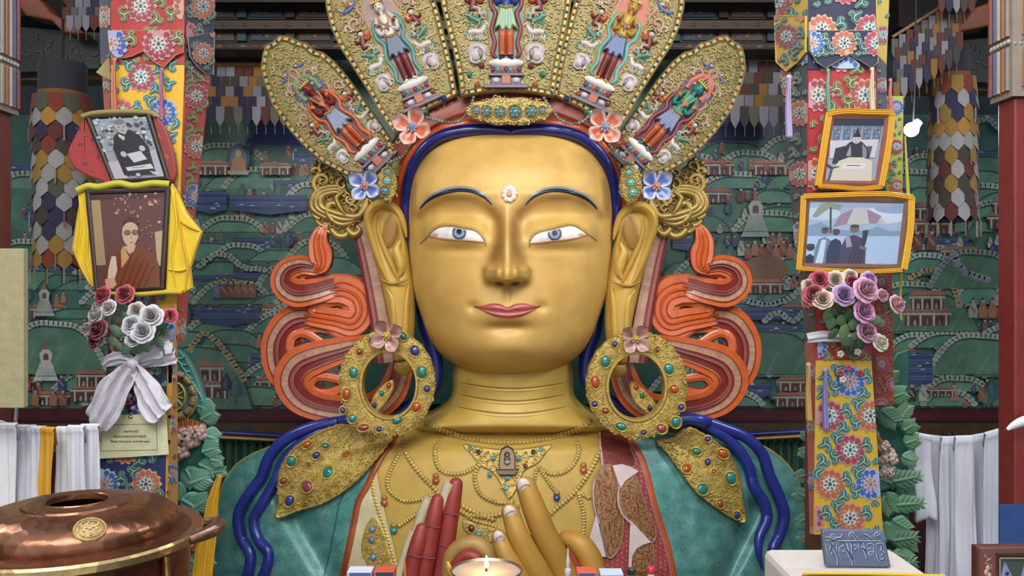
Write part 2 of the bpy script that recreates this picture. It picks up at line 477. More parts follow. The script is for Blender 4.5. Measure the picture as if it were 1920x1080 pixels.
# ---------------- body
XL = [(768, 800), (778, 742), (788, 665), (798, 600), (808, 565), (820, 538), (835, 508), (850, 472), (870, 442), (900, 420), (940, 408), (1000, 402), (1080, 399), (1200, 398)]
XR = [(768, 1120), (778, 1180), (788, 1260), (798, 1315), (808, 1350), (820, 1395), (835, 1432), (850, 1456), (870, 1478), (900, 1498), (940, 1507), (1000, 1512), (1080, 1514), (1200, 1515)]
def segd(x, y, a, b):
    vx, vy = b[0]-a[0], b[1]-a[1]; t = max(0, min(1, ((x-a[0])*vx+(y-a[1])*vy)/(vx*vx+vy*vy)))
    return math.hypot(x-a[0]-vx*t, y-a[1]-vy*t)
def body_d(x, y):
    y = max(769, y); a, b = sinterp(XL, y), sinterp(XR, y); c = (a+b)/2; W = (b-a)/2
    u = min(1, abs(x-c)/W)
    V = min(1, ((y-768)/300.0))**.42
    r = .50*sqrt(max(0, 1-u**2.6))*V+.66*(.3+.7*sm(768, 850, y))*max(0, (1-u**2))**1.4*min(1, (y-769)/8+.01)+.15*V
    k = 0
    k -= 30*exp(-(segd(x, y, (540, 935), (640, 1110))/24)**2)
    k -= 28*exp(-(segd(x, y, (1418, 955), (1345, 1110))/22)**2)
    k += 8*g2(x, y, 470, 980, 50, 120)+8*g2(x, y, 1450, 980, 50, 120)
    for (p, q, w, am) in (((700, 880), (560, 930), 9, 2.5), ((690, 940), (590, 1000), 8, 3), ((665, 1000), (620, 1080), 9, 3), ((1290, 900), (1330, 1080), 8, 3), ((1310, 905), (1300, 1060), 7, 2.5),
                          ((1400, 980), (1330, 1080), 7, 3), ((1250, 880), (1300, 1000), 7, 2), ((1440, 970), (1380, 1080), 6, 2.5), ((1470, 900), (1480, 1060), 7, 2), ((440, 910), (425, 1060), 8, 2)):
        if abs(x-(p[0]+q[0])/2) < 120: k += am*.9*exp(-(segd(x, y, p, q)/(w*1.7))**2)
    return 8.55-r-k*.0047
BS = surf(body_d)
mb = MB(); rows = []
for i in range(150):
    y = 770+330*(i/149)**1.35; a, b = sinterp(XL, y), sinterp(XR, y); c = (a+b)/2; W = (b-a)/2
    rows.append([BS(c+W*sin((j/220-.5)*pi)*.9999, y) for j in range(221)])
last = rows[-1]
for z in (-1.6, -2.9): rows.append([Vector((p.x, p.y, z)) for p in last])
mb.grid(rows, 'bf9c49')
for e in (0, -1):
    edge = [r[e] for r in rows]; mb.grid([edge, [Vector((p.x*.97, p.y+.45, p.z)) for p in edge], [Vector((p.x*.3, p.y+.7, p.z)) for p in edge]], '4f8f8a')
body = mb.build('body', 'gold', statue)

def patch(mb, S, left, right, col, h, n=16, m=40, vcf=None):
    "patch between a left and a right curve given top to bottom; resampled in t"
    def at(c, t):
        q = t*(len(c)-1); i = min(int(q), len(c)-2); f = q-i
        return (c[i][0]*(1-f)+c[i+1][0]*f, c[i][1]*(1-f)+c[i+1][1]*f)
    rows = []; vcs = []
    for i in range(m+1):
        a, b = at(left, i/m), at(right, i/m); r = []; v = []
        for j in range(n+1):
            x = a[0]+(b[0]-a[0])*j/n; y = a[1]+(b[1]-a[1])*j/n
            r.append(S(x, y, h)); v.append(vcf(x, y) if vcf else None)
        rows.append(r); vcs.append(v)
    mb.grid(rows, col, vcol=vcs if vcf else None)
    return rows
def brocade_teal(x, y):
    n = noise.noise(Vector((x*.05, y*.05, 3))); m = noise.noise(Vector((x*.22, y*.22, 7)))
    c = mixc('468682', '629c96', .5+n)
    if m > .32: c = mixc(c, '8a8458', .55)
    if m < -.36: c = mixc(c, '2b6a6c', .5)
    return c
def ybot(c): return c+[(c[-1][0], 1100)]
TL = cr([(748, 800), (735, 828), (716, 852), (703, 878), (690, 908), (673, 938), (665, 975), (656, 1020), (648, 1055), (640, 1090)], 4)
mb = MB()
left = [(min(sinterp(XL, y)+4+0*y, 700), y) for y in [808+(1090-808)*i/40 for i in range(41)]]
patch(mb, BS, left, TL, None, 5, 110, 120, vcf=brocade_teal)
mb.stroke(BS, TL, 12, '9a4a22', h=5, th=3)
mb.stroke(BS, [(p[0]-34, p[1]) for p in TL[8:]], 3, '2f6f70', h=5.5, th=1)
mb.build('robe', 'teal', statue)
TR = cr([(1172, 808), (1187, 830), (1203, 858), (1215, 895), (1226, 940), (1240, 985), (1254, 1030), (1266, 1090)], 4)
mb = MB()
right = [(max(1200, sinterp(XR, y)-4), y) for y in [808+(1090-808)*i/40 for i in range(41)]]
patch(mb, BS, TR, right, None, 5, 110, 120, vcf=brocade_teal)
mb.stroke(BS, TR, 10, 'b4502a', h=5, th=3)
mb.stroke(BS, [(p[0]-6, p[1]) for p in TR], 2.5, 'b58a80', h=6, th=2)
mb.build('robe', 'teal', statue)
# maroon inner robe with dotted silk and folded panels
RL = cr([(1122, 788), (1125, 830), (1128, 872), (1113, 905), (1114, 950), (1128, 1000), (1110, 1050), (1100, 1090)], 5)
def dots_red(x, y):
    gx = (x/9.0) % 1-.5; gy = ((y/9.0+(int(x/9) % 2)*.5)) % 1-.5
    return mixc('8c3a36', 'b0685e', .8 if math.hypot(gx, gy) < .27 else 0)
mb = MB(); patch(mb, BS, RL, TR, None, 6, 60, 130, vcf=dots_red)
robe2 = mb.build('inner_robe', 'satin', statue)
def mottle(x, y):
    n = noise.noise(Vector((x*.3, y*.3, 1)))
    return mixc('8a5a38', 'b08a58', .4+n) if n > -.1 else H('7c4030')
mb = MB()
pa = [(1127, 872), (1152, 874), (1158, 912), (1165, 955), (1168, 990), (1156, 1032), (1136, 1040), (1124, 975), (1114, 930), (1116, 895)]
pb = [(1163, 908), (1184, 882), (1197, 905), (1208, 940), (1222, 975), (1229, 1000), (1222, 1014), (1209, 1012), (1190, 985), (1168, 962), (1160, 935)]
pc = [(1186, 1034), (1206, 1020), (1222, 1014), (1224, 1050), (1222, 1080), (1182, 1080)]
pd = [(1122, 790), (1172, 812), (1178, 830), (1190, 873), (1132, 871), (1126, 830)]
FR = [1-.98*i/16 for i in range(17)]
for pts, c in ((pa, '9a6840'), (pb, '9a6a44'), (pc, '8f5a3e'), (pd, '7f3a34')):
    q = resample(cr(pts, 3, True), 5); h = 10 if pts is not pd else 8
    cxx = sum(p[0] for p in q)/len(q); cyy = sum(p[1] for p in q)/len(q)
    rings = [[BS(cxx+(p[0]-cxx)*f, cyy+(p[1]-cyy)*f, h+1.5*(1-f)) for p in q] for f in FR]
    cols = [[(mottle(cxx+(p[0]-cxx)*f, cyy+(p[1]-cyy)*f) if pts is not pd else H('803a34')) for p in q] for f in FR]
    mb.grid(rings, None, vcol=cols, close=True); mb.grid([[BS(p[0], p[1], 3) for p in q], rings[0]], c, close=True)
    mb.stroke(BS, q, 2.5, 'a88478', h=h, th=1.5, closed=True)
mb.build('folded_panel', 'gild', robe2)
mb = MB()
for pts in ([(1147, 871), (1165, 868), (1181, 873), (1196, 881), (1184, 890), (1172, 898), (1163, 912), (1158, 905)],
            [(1117, 960), (1124, 990), (1135, 1041), (1100, 1036), (1104, 1005)],
            [(1180, 972), (1190, 982), (1203, 996), (1219, 1013), (1204, 1018), (1192, 1025), (1184, 1040), (1182, 1078), (1176, 1078), (1178, 1020)]):
    mb.prism(BS, pts, 8, 14, 'cdb9b6', 1.5)
mb.stroke(BS, cr([(1160, 908), (1157, 935), (1166, 962), (1184, 980)], 5), 3.5, 'c2a6a2', h=13, th=2)
mb.stroke(BS, RL[2:24], 4, 'c2a6a2', h=7, th=3)
mb.build('white_lining', 'satin', robe2)
# cream under-shirt strip at the left of the chest
mb = MB()
CL = [(p[0]+4, p[1]) for p in TL[12:]]
CRr = cr([(708, 892), (716, 930), (726, 975), (738, 1020), (745, 1055), (752, 1090)], 5)
patch(mb, BS, CL, CRr, 'cdbd94', 4, 14, 50)
mb.build('under_shirt', 'gold', statue)

# ---------------- chest necklaces: strings of carved beads
def beads(mb, S, pts, w, col='d4b868', h=2):
    w *= 1.3
    p = resample(pts, w*.62, closed=False)
    for (x, y), (x2, y2) in zip(p, p[1:]):
        mb.dome(S, x, y, w*.34, w*.5, col, h=h, th=w*.42, rot=math.degrees(math.atan2(y2-y, x2-x)), n=8, rings=2)
    mb.stroke(S, p, w*.5, '9a7c3c', h=h-1, th=w*.25)
def DS(x, y, h=0):
    d = min(body_d(x, y), neck_d(x, y)) if y < 835 and 770 < x < 1150 else body_d(x, y)
    q = P(x, y, d); q.y -= h*d/FPX; return q
mb = MB()
beads(mb, DS, cr([(795, 786), (812, 798), (835, 808), (870, 818), (915, 825), (955, 827), (1000, 824), (1050, 815), (1085, 804), (1110, 786)], 6), 9, h=5)
mb.build('collar_beads', 'gild', statue)
mb = MB()
def cur(*p): return cr(list(p), 6)
for w, pts in ((8.5, cur((752, 808), (762, 850), (790, 890), (815, 915), (842, 945), (880, 965), (930, 965), (975, 948))),
               (7.5, cur((828, 818), (815, 845), (825, 880), (858, 888), (890, 876), (905, 862))),
               (7, cur((748, 850), (730, 885), (728, 915), (755, 938), (790, 935), (812, 925))),
               (7, cur((812, 928), (790, 955), (770, 970), (745, 988))),
               (8.5, cur((700, 880), (700, 915), (708, 950), (720, 985), (730, 1020), (742, 1060), (745, 1090))),
               (7.5, cur((905, 862), (890, 890), (900, 925), (935, 942), (965, 940))),
               (7.5, cur((1080, 818), (1085, 850), (1065, 880), (1035, 888), (1012, 876))),
               (7, cur((1010, 875), (1030, 905), (1045, 925))), (7, cur((1005, 880), (1000, 905), (985, 925))),
               (8.5, cur((1124, 848), (1105, 885), (1075, 925), (1040, 955), (1010, 985), (985, 1010))),
               (7, cur((1085, 925), (1095, 965), (1093, 1010))), (6.5, cur((1085, 922), (1108, 935))),
               (7.5, cur((865, 955), (890, 975), (925, 985), (950, 1000))), (9, cur((862, 945), (890, 960), (930, 975)))):
    beads(mb, BS, pts, w)
    if w == 7.5 or w == 7: pass
mb.build('bead_necklace', 'gild', statue)
for x, y, c in ((817, 899, 'b04a30'), (720, 940, 'a8553a'), (738, 992, '2f8a86'), (1044, 931, '34427e'), (1094, 879, 'b4573a')):
    g = MB(); s_ = MB(); g.dome(BS, x, y-8, 6, 5, 'a88b45', h=2, th=6); s_.dome(BS, x, y+1, 7, 7.5, c, h=2, th=8, rings=5)
    o = g.build('bead_cap', 'gild', statue); s_.build('stone_drop', 'gem', o)
# chest brooch
mb = MB()
pl = [(868, 832), (905, 838), (950, 842), (1000, 838), (1035, 832), (1022, 850), (1008, 868), (985, 880), (975, 900), (968, 918), (955, 934), (944, 920), (935, 900), (920, 882), (900, 872), (884, 852)]
plr = resample(cr(pl, 3, True), 6)
mb.prism(BS, plr, 0, 5, 'b4984e', 2)
curls(mb, BS, inset(plr, 3), 9, GOLDB, th=3, h=5, seed=4, avoid=[(951, 862, 16)])
br = mb.build('chest_ornament', 'gild', statue)
for x, y, c in ((882, 838, '4d8f96'), (897, 846, '2a3350'), (925, 858, '4d98a0'), (918, 888, '4d98a0'), (972, 858, '4d98a0'), (1000, 846, '2a3350'), (1014, 840, '4d98a0'), (950, 895, '5a94b8'), (949, 914, '5fb0c0'), (985, 872, '7a3040')):
    s_ = MB(); s_.dome(BS, x, y, 4.4, 4.8, c, h=6, th=4, rings=3); s_.build('gem', 'gem', br)
mb = MB()
mb.prism(BS, [(936, 878), (936, 852), (940, 840), (951, 834), (962, 840), (966, 852), (966, 878)], 4, 15, '6b5a48', 2)
mb.dome(BS, 951, 858, 8, 14, '4c4038', h=13, th=3); mb.dome(BS, 951, 850, 4, 4, '8a7866', h=15, th=3); mb.dome(BS, 951, 864, 7, 6, '8a7866', h=14, th=3)
mb.prism(BS, [(930, 878), (972, 878), (966, 888), (936, 888)], 4, 13, '5a4c42', 1.5)
mb.build('amulet_box', 'bronze', br)
# belly ornament and side plaque
mb = MB()
for pl, sd in (([(868, 972), (890, 980), (925, 988), (945, 998), (930, 1010), (905, 1020), (885, 1004), (870, 990)], 7),
               ([(700, 968), (712, 976), (722, 1000), (730, 1030), (738, 1060), (740, 1090), (704, 1090), (690, 1060), (678, 1030), (682, 1000), (690, 980)], 8)):
    q = resample(cr(pl, 3, True), 6); mb.prism(BS, q, 0, 6, 'c0a458', 2); curls(mb, BS, inset(q, 2), 9, GOLDB, th=3, h=6, seed=sd)
    o = mb.build('filigree_plaque', 'gild', statue); mb = MB()
for x, y, c in ((884, 988, '6f2830'), (897, 1000, '4d98a0'), (698, 990, '6f88a8'), (697, 1010, '5f7898'), (700, 1042, '6f88b0'), (708, 1062, '5f86a0')):
    s_ = MB(); s_.dome(BS, x, y, 6, 6.5, c, h=8, th=4, rings=3); s_.build('gem', 'gem', o)

# ---------------- blue hair locks over the shoulders
HB = ['2b3590', '323da0', '242c80']
def lock(pts, r0, off=.05, parent=statue):
    q = cr(pts, 8); n = len(q); P3 = []; R = []; vcs = []
    for i, p in enumerate(q):
        d = min(body_d(p[0], p[1]) if p[1] > 790 else 7.95, 8.1)-off; P3.append(P(p[0], p[1], d))
        k = p[2] if len(p) > 2 else 1
        R.append(r0*k*d/FPX); vcs.append(mixc('1d2674', '333f98', .5+.5*noise.noise(Vector((i*.15, 0, pts[0][0])))))
    mb = MB(); mb.tube(P3, R, None, n=14, vc=vcs); return mb.build('hair_lock', 'paint', parent)
lock([(660, 788), (600, 797), (545, 818), (508, 852), (490, 895), (465, 930), (448, 965), (452, 1005), (470, 1040), (466, 1075), (455, 1100)], 11)
lock([(670, 798), (615, 806), (570, 828), (535, 862), (515, 905), (492, 945), (477, 975), (484, 1010), (503, 1035), (500, 1065), (485, 1100)], 10.5)
lock([(1245, 782, 1), (1300, 795, 1), (1345, 810, 1), (1380, 838, 1), (1402, 872, 1), (1412, 910, 1), (1433, 945, 1), (1437, 975, .95), (1424, 1005, .85), (1422, 1035, .6), (1430, 1068, .15)], 11)
lock([(1250, 790, 1), (1300, 786, 1), (1350, 800, 1), (1398, 820, 1), (1428, 850, 1), (1442, 890, 1), (1460, 930, 1), (1470, 965, 1), (1462, 1000, 1), (1449, 1030, 1), (1455, 1060, 1), (1464, 1100, 1)], 11)
# hair falling behind the neck
for pts in ([(790, 560), (797, 610), (812, 650), (818, 690), (812, 725), (770, 760), (700, 790)], [(1122, 560), (1116, 620), (1102, 655), (1098, 690), (1105, 720), (1150, 755), (1220, 785)]):
    mb = MB(); q = cr(pts, 6); mb.tube([P(x, y, 8.3) for x, y in q], 13*8.3/FPX, '28328c', n=12); mb.build('hair_lock', 'paint', statue)
# ---------------- hair band, orange edge, red crown band
HP = [(764, 450), (761, 400), (762, 360), (769, 325), (785, 292), (812, 264), (850, 248), (905, 243), (945, 246), (957, 252), (969, 246), (1010, 243), (1062, 248), (1100, 264), (1128, 292), (1145, 325), (1153, 360), (1156, 400), (1160, 452)]
def band_d(x, y): return interp([(235, 7.60), (300, 7.72), (380, 7.86), (460, 7.94)], y)
mb = MB(); q = cr(HP, 8); n = len(q)
mb.tube([P(x, y, band_d(x, y)) for x, y in q], [(5+6.5*sin(pi*min(1, (i+4)/n if i < n/2 else (n-i+4)/n))**.5)*7.7/FPX for i in range(n)], '161b66', n=14)
mb.build('hair_band', 'paint', statue)
def offs(pts, k):
    out = []
    for i, p in enumerate(pts):
        a, b = pts[max(i-1, 0)], pts[min(i+1, len(pts)-1)]; dx, dy = b[0]-a[0], b[1]-a[1]; l = math.hypot(dx, dy) or 1
        out.append((p[0]+dy/l*k, p[1]-dx/l*k))
    return out
HS = cr([(760, 452), (752, 400), (756, 350), (775, 300), (815, 258), (870, 240), (957, 236), (1044, 240), (1100, 258), (1140, 300), (1160, 350), (1164, 400), (1160, 455)], 8)
mb = MB(); q = offs(HS, 7)
mb.tube([P(x, y, band_d(x, y)+.05) for x, y in q], 9*7.8/FPX, 'b5481f', n=10)
mb.build('orange_hairline', 'paint', statue)
mb = MB()
RB = surf(lambda x, y: band_d(x, y)+.10)
RC = cr([(740, 400), (738, 352), (756, 300), (795, 252), (850, 222), (905, 208), (957, 204), (1009, 208), (1064, 222), (1120, 252), (1160, 300), (1180, 352), (1178, 402)], 8)
nn = len(RC); rows = []
for i, p in enumerate(RC):
    a, b = RC[max(i-1, 0)], RC[min(i+1, nn-1)]; dx, dy = b[0]-a[0], b[1]-a[1]; l = math.hypot(dx, dy); nx, ny = dy/l, -dx/l
    wd = 24+10*sin(pi*i/(nn-1))
    rows.append([RB(p[0]+nx*wd*s, p[1]+ny*wd*s, z) for s, z in ((-1, -20), (-1, 6), (-.7, 11), (-.62, 8), (-.1, 10), (.0, 14), (.1, 11), (.6, 12), (.95, 8), (1, 0), (1, -30))])
mb.grid(rows, '86362a', fcol=['9a3c22', 'a34a30', '7a2c22', '8a3a2c', '7e3026', '7a2c24', '8c4232', '84382c', '7c3026', '6a2820'])
red = mb.build('crown_band', 'satin', statue)
# medallions on the band
def medallion(cx, cy, rx, ry, gems, name='crown_medallion', D=7.5, rot=0):
    S = surf(D); mb = MB()
    n = 40; out = [(cx+rot2(rx*(1+.05*cos(10*t))*cos(t), ry*(1+.06*cos(10*t))*sin(t), rot)[0], cy+rot2(rx*(1+.05*cos(10*t))*cos(t), ry*(1+.06*cos(10*t))*sin(t), rot)[1]) for t in [2*pi*i/n for i in range(n)]]
    mb.prism(S, out, -14, 5, 'a88f4c', 3)
    curls(mb, S, out, 9, GOLDS, th=3.2, h=5, seed=int(cx), avoid=[(g[0], g[1], g[2]*1.1) for g in gems])
    curls(mb, S, out, 8, GOLDS, th=3, h=4, seed=int(cy)+3, avoid=[(g[0], g[1], g[2]*1.1) for g in gems])
    gs = []
    for gx, gy, r, c in gems:
        s_ = MB()
        s_.dome(S, gx, gy, r, r, c, h=6, th=r*.7, n=12)
        for k in range(6): s_.dome(S, gx+r*.6*cos(k*pi/3), gy+r*.6*sin(k*pi/3), r*.35, r*.35, mixc(c, 'ffffff', .12), h=6+r*.3, th=r*.4, n=8, rings=2)
        mb.stroke(S, [(gx+(r+2)*cos(t), gy+(r+2)*sin(t)) for t in [2*pi*i/14 for i in range(14)]], 3.4, 'c2a24e', h=5, th=4, closed=True)
        gs.append(s_)
    o = mb.build(name, 'gild', statue)
    for s_ in gs: s_.build('gem', 'gem', o)
medallion(955, 208, 80, 25, [(893, 209, 8, '506c68'), (912, 211, 10, '486a6a'), (938, 212, 10, '486a6a'), (965, 212, 12, '3f6a74'), (996, 211, 11, '486a6a'), (1017, 209, 7, '506c68')], D=7.42)
medallion(727, 346, 17, 33, [(728, 324, 7, '5a8c88'), (727, 340, 8, '7fb0ac'), (722, 359, 8, '40788a')], D=7.62)
medallion(1182, 346, 20, 35, [(1178, 325, 7, '4f9a90'), (1182, 343, 8, '5aa096'), (1186, 362, 9, '4f9a90')], D=7.62)
for pts in ([(888, 183), (882, 200), (868, 222), (848, 230), (822, 226), (800, 220)], [(1020, 184), (1032, 202), (1050, 224), (1072, 233), (1095, 226), (1106, 215)], [(770, 268), (758, 290), (742, 300), (728, 305)], [(1143, 272), (1155, 290), (1170, 300), (1186, 306)]):
    mb = MB(); p = resample(cr(pts, 6), 6.2, closed=False); rnd = random.Random(3)
    for x, y in p: mb.ball(P(x, y, band_d(x, y)-.10), rnd.uniform(2.6, 3.9)*7.6/FPX, rnd.choice(['5f6f68', '6f7f74', '4a564f', '7d867a']), n=8, m=5)
    mb.build('stone_bead_string', 'stone', statue)

# ---------------- carved four-petalled flowers
def flower4(cx, cy, r, D, rot, cin, cmid, cout, ccen, cc2, squash=(1, 1)):
    S = surf(D); t0 = MB()
    t0.dome(S, cx, cy, r*.24, r*.26, ccen, h=4, th=r*.45, n=16, rings=5)
    for k in range(8):
        a = k*pi/4; t0.stroke(S, [(cx+r*.26*cos(a+q*.5)*(1-q*.9), cy+r*.28*sin(a+q*.5)*(1-q*.9)) for q in (0, .3, .6, .9)], r*.09, cc2, h=6+r*.18, th=r*.12)
    o = t0.build('carved_flower', 'paint', statue)
    for k in range(4):
        mb = MB(); a = math.radians(rot+k*90); rows = []; vcs = []
        sc_ = squash[k % 2]
        for i in range(11):
            s = i/10; L_ = r*(.06+.96*s); wd = r*.43*sc_*(sin(pi*min(1, s**1.35*.93+.07))**.8)
            row = []; vr = []
            for j in range(11):
                q = j/5-1; dx, dy = L_, wd*q
                hh = r*(.10+.34*q*q*s+.30*s*s)+3
                x = cx+dx*cos(a)-dy*sin(a); y = cy+dx*sin(a)+dy*cos(a)
                row.append(S(x, y, hh)); e = max(abs(q), (s-.1)/.9)
                vr.append(mixc(mixc(cin, cmid, sm(.1, .6, e)), cout, sm(.5, .85, e)))
            rows.append(row); vcs.append(vr)
        mb.grid(rows, None, vcol=vcs)
        back = [[p+Vector((0, .028, 0)) for p in r_] for r_ in rows]; mb.grid(back, cout)
        mb.grid([[r_[0] for r_ in rows]+rows[-1]+[r_[-1] for r_ in rows[::-1]], [r_[0] for r_ in back]+back[-1]+[r_[-1] for r_ in back[::-1]]], cout)
        mb.build('petal', 'paint', o)
flower4(774, 240, 37, 7.30, 20, 'c9552c', 'c0542f', 'd9bdb0', '6f7f9a', 'b5bdc9')
flower4(1133, 240, 37, 7.30, -38, 'c9552c', 'c0542f', 'd9bdb0', '6f7f9a', 'b5bdc9')
flower4(686, 349, 32, 7.35, 35, '2c489a', '4d68b0', 'c5c6d4', 'b8705a', 'd9a890')
flower4(1229, 350, 33, 7.35, -42, '2c489a', '4d68b0', 'c5c6d4', 'b8705a', 'd9a890')
flower4(727, 629, 32, 7.44, 60, '7a3f38', 'a8766c', 'c9a49c', 'b8963f', 'd9bd60')
flower4(1190, 635, 30, 7.44, -50, '7a3f38', 'a8766c', 'c9a49c', 'b8963f', 'd9bd60')

# ---------------- ears
def ear(S, name):
    # S: frame of the LEFT ear in the picture
    mb = MB()
    out = cr([(757, 408), (748, 390), (732, 378), (712, 375), (694, 384), (683, 400), (684, 425), (692, 455), (702, 490), (712, 525), (720, 560), (728, 600), (732, 640), (738, 675)], 5)
    inn = cr([(757, 412), (757, 430), (762, 455), (766, 480), (769, 505), (773, 530), (776, 560), (777, 600), (776, 625), (772, 645), (766, 660), (760, 675)], 5)
    def at(c, t):
        q = t*(len(c)-1); i = min(int(q), len(c)-2); f = q-i
        return (c[i][0]*(1-f)+c[i+1][0]*f, c[i][1]*(1-f)+c[i+1][1]*f)
    rows = []
    for i in range(70):
        t = i/69; a, b = at(out, t), at(inn, t)
        rows.append([S(a[0]+(b[0]-a[0])*q, a[1]+(b[1]-a[1])*q, 26*sin(pi*q)**.5*(1 if t > .03 else t/.03)-4+14*(-.9*exp(-((q-.62)/.2)**2)*sm(.12, .3, t)*(1-sm(.45, .62, t)))) for q in [j/20 for j in range(21)]])
    mb.grid(rows, 'c29a45')
    edge = [r[0] for r in rows]; mb.grid([edge, [p+Vector((.02, .35, 0)) for p in edge]], 'b48d3e')
    # rim (helix), inner fold, canal, lobe ridges
    mb.stroke(S, cr([(764, 446, 3), (759, 426, 11), (750, 403, 16), (734, 388, 19), (712, 386, 21), (696, 400, 20), (694, 425, 18), (704, 460, 16), (716, 495, 14), (730, 525, 12), (744, 540, 8)], 6), 20, 'c49c46', h=14, th=15)
    mb.stroke(S, cr([(713, 405, 8), (712, 430, 12), (720, 460, 14), (733, 490, 13), (744, 515, 10), (750, 530, 5)], 6), 13, 'b58b3a', h=13, th=9)
    mb.stroke(S, cr([(752, 452, 6), (746, 470, 16), (752, 490, 20), (754, 508, 14), (748, 520, 6)], 6), 18, 'c7a049', h=14, th=10)
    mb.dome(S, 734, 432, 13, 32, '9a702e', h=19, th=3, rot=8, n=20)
    mb.stroke(S, cr([(726, 540, 4), (738, 560, 13), (742, 600, 15), (741, 640, 13), (748, 672, 16)], 6), 15, 'c39b45', h=16, th=9)
    mb.stroke(S, cr([(768, 535, 4), (764, 570, 12), (762, 610, 14), (760, 650, 13), (758, 672, 16)], 6), 14, 'c39b45', h=16, th=9)
    mb.stroke(S, cr([(718, 524, 3), (735, 532, 5), (752, 530, 5), (768, 524, 3)], 5), 5, 'a37a30', h=24, th=3)
    mb.dome(S, 758, 687, 19, 17, 'c29a45', h=4, th=20, n=20, rings=6)
    mb.build(name, 'gold', statue)
ES = surf(lambda x, y: 7.90)
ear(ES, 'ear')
def ESr(x, y, h=0): 
    X = 1156+(757-x)*1.04 if x < 757 else 1156-(x-757)*1.05
    return ES(X, y+4, h)
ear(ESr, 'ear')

# ---------------- round earrings with inner leaf and shoulder leaf pendant
def earring(cx, cy, rx, ry, hx, hy, hrx, hry, gems, leaf, lgems, il, ilg):
    S = surf(7.55); N = 56
    mb = MB(); ts = [2*pi*i/N for i in range(N)]
    rings = []
    for q, z in ((1.0, -8), (1.0, 4), (.96, 9), (.86, 10), (.5, 12), (.2, 10), (.12, 15), (.03, 15), (0, 6), (0, -8)):
        r_ = []
        for t in ts:
            sc_ = 1+(.012*sin(22*t) if q > .95 else 0)
            ox, oy = cx+rx*cos(t)*sc_, cy+ry*sin(t)*sc_; ix, iy = hx+hrx*cos(t), hy+hry*sin(t)
            r_.append(S(ix+(ox-ix)*q, iy+(oy-iy)*q, z))
        rings.append(r_)
    mb.grid(rings, 'c0a354', close=True, fcol=None)
    rnd = random.Random(int(cx))
    for q in (.9, .72, .54, .36):
        m_ = int(2*pi*(hrx+(rx-hrx)*q)/8.5)
        for i in range(m_):
            t = 2*pi*(i+rnd.random()*.3)/m_; ox, oy = cx+rx*cos(t), cy+ry*sin(t); ix, iy = hx+hrx*cos(t), hy+hry*sin(t)
            x, y = ix+(ox-ix)*q, iy+(oy-iy)*q
            if all(math.hypot(x-g[0], y-g[1]) > 8 for g in gems): curl(mb, S, x, y, 5.2, rnd.uniform(0, 6.28), rnd.choice((-1, 1)), rnd.choice(GOLDB), th=4, h=10, n=8)
    o = mb.build('earring', 'gild', statue)
    for gx, gy, c, rx_, ry_, rt in gems:
        g = MB(); s_ = MB(); bezel_gem(g, s_, S, gx, gy, rx_, ry_, rt, c, h=11, th=6); g.build('bezel', 'gild', o); s_.build('gem', 'gem', o)
    # inner leaf
    mb = MB(); q = resample(cr(il, 4, True), 5); S2 = surf(7.68)
    mb.prism(S2, q, -6, 5, 'c0a354', 2); curls(mb, S2, inset(q, 3), 8, GOLDB, th=3, h=5, seed=5)
    for gx, gy, c in ilg: mb.dome(S2, gx, gy, 4.5, 5.5, c, h=7, th=4)
    mb.build('inner_leaf', 'gild', o)
    # shoulder pendant following the shoulder
    mb = MB(); q = resample(cr(leaf, 5, True), 7)
    def PS(x, y, h=0): return P(x, y, min(body_d(x, y), 7.95)-.06)-Vector((0, h*7.8/FPX, 0))
    cxx = sum(p[0] for p in q)/len(q); cyy = sum(p[1] for p in q)/len(q)
    wig = [(cxx+(p[0]-cxx)*(1+.012*(-1)**i), cyy+(p[1]-cyy)*(1+.012*(-1)**i)) for i, p in enumerate(q)]
    rs = [[PS(p[0], p[1], -14) for p in wig], [PS(p[0], p[1], 5) for p in wig]]+[[PS(cxx+(p[0]-cxx)*f, cyy+(p[1]-cyy)*f, hh) for p in q] for f, hh in ((.96, 8), (.92, 5), (.75, 6), (.5, 7), (.25, 8), (.01, 8))]
    mb.grid(rs, 'c0a558', close=True)
    curls(mb, PS, inset(q, 5), 9.5, GOLDB, th=4, h=6, seed=9, avoid=[(g[0], g[1], 8) for g in lgems])
    p_ = mb.build('shoulder_leaf_pendant', 'gild', statue)
    for gx, gy, c, rx_, ry_, rt in lgems:
        g = MB(); s_ = MB(); bezel_gem(g, s_, PS, gx, gy, rx_, ry_, rt, c, h=8, th=6); g.build('bezel', 'gild', p_); s_.build('gem', 'gem', p_)
R_, B_, G_, O_ = '8c4440', '323f80', '2f7f72', 'b0512c'
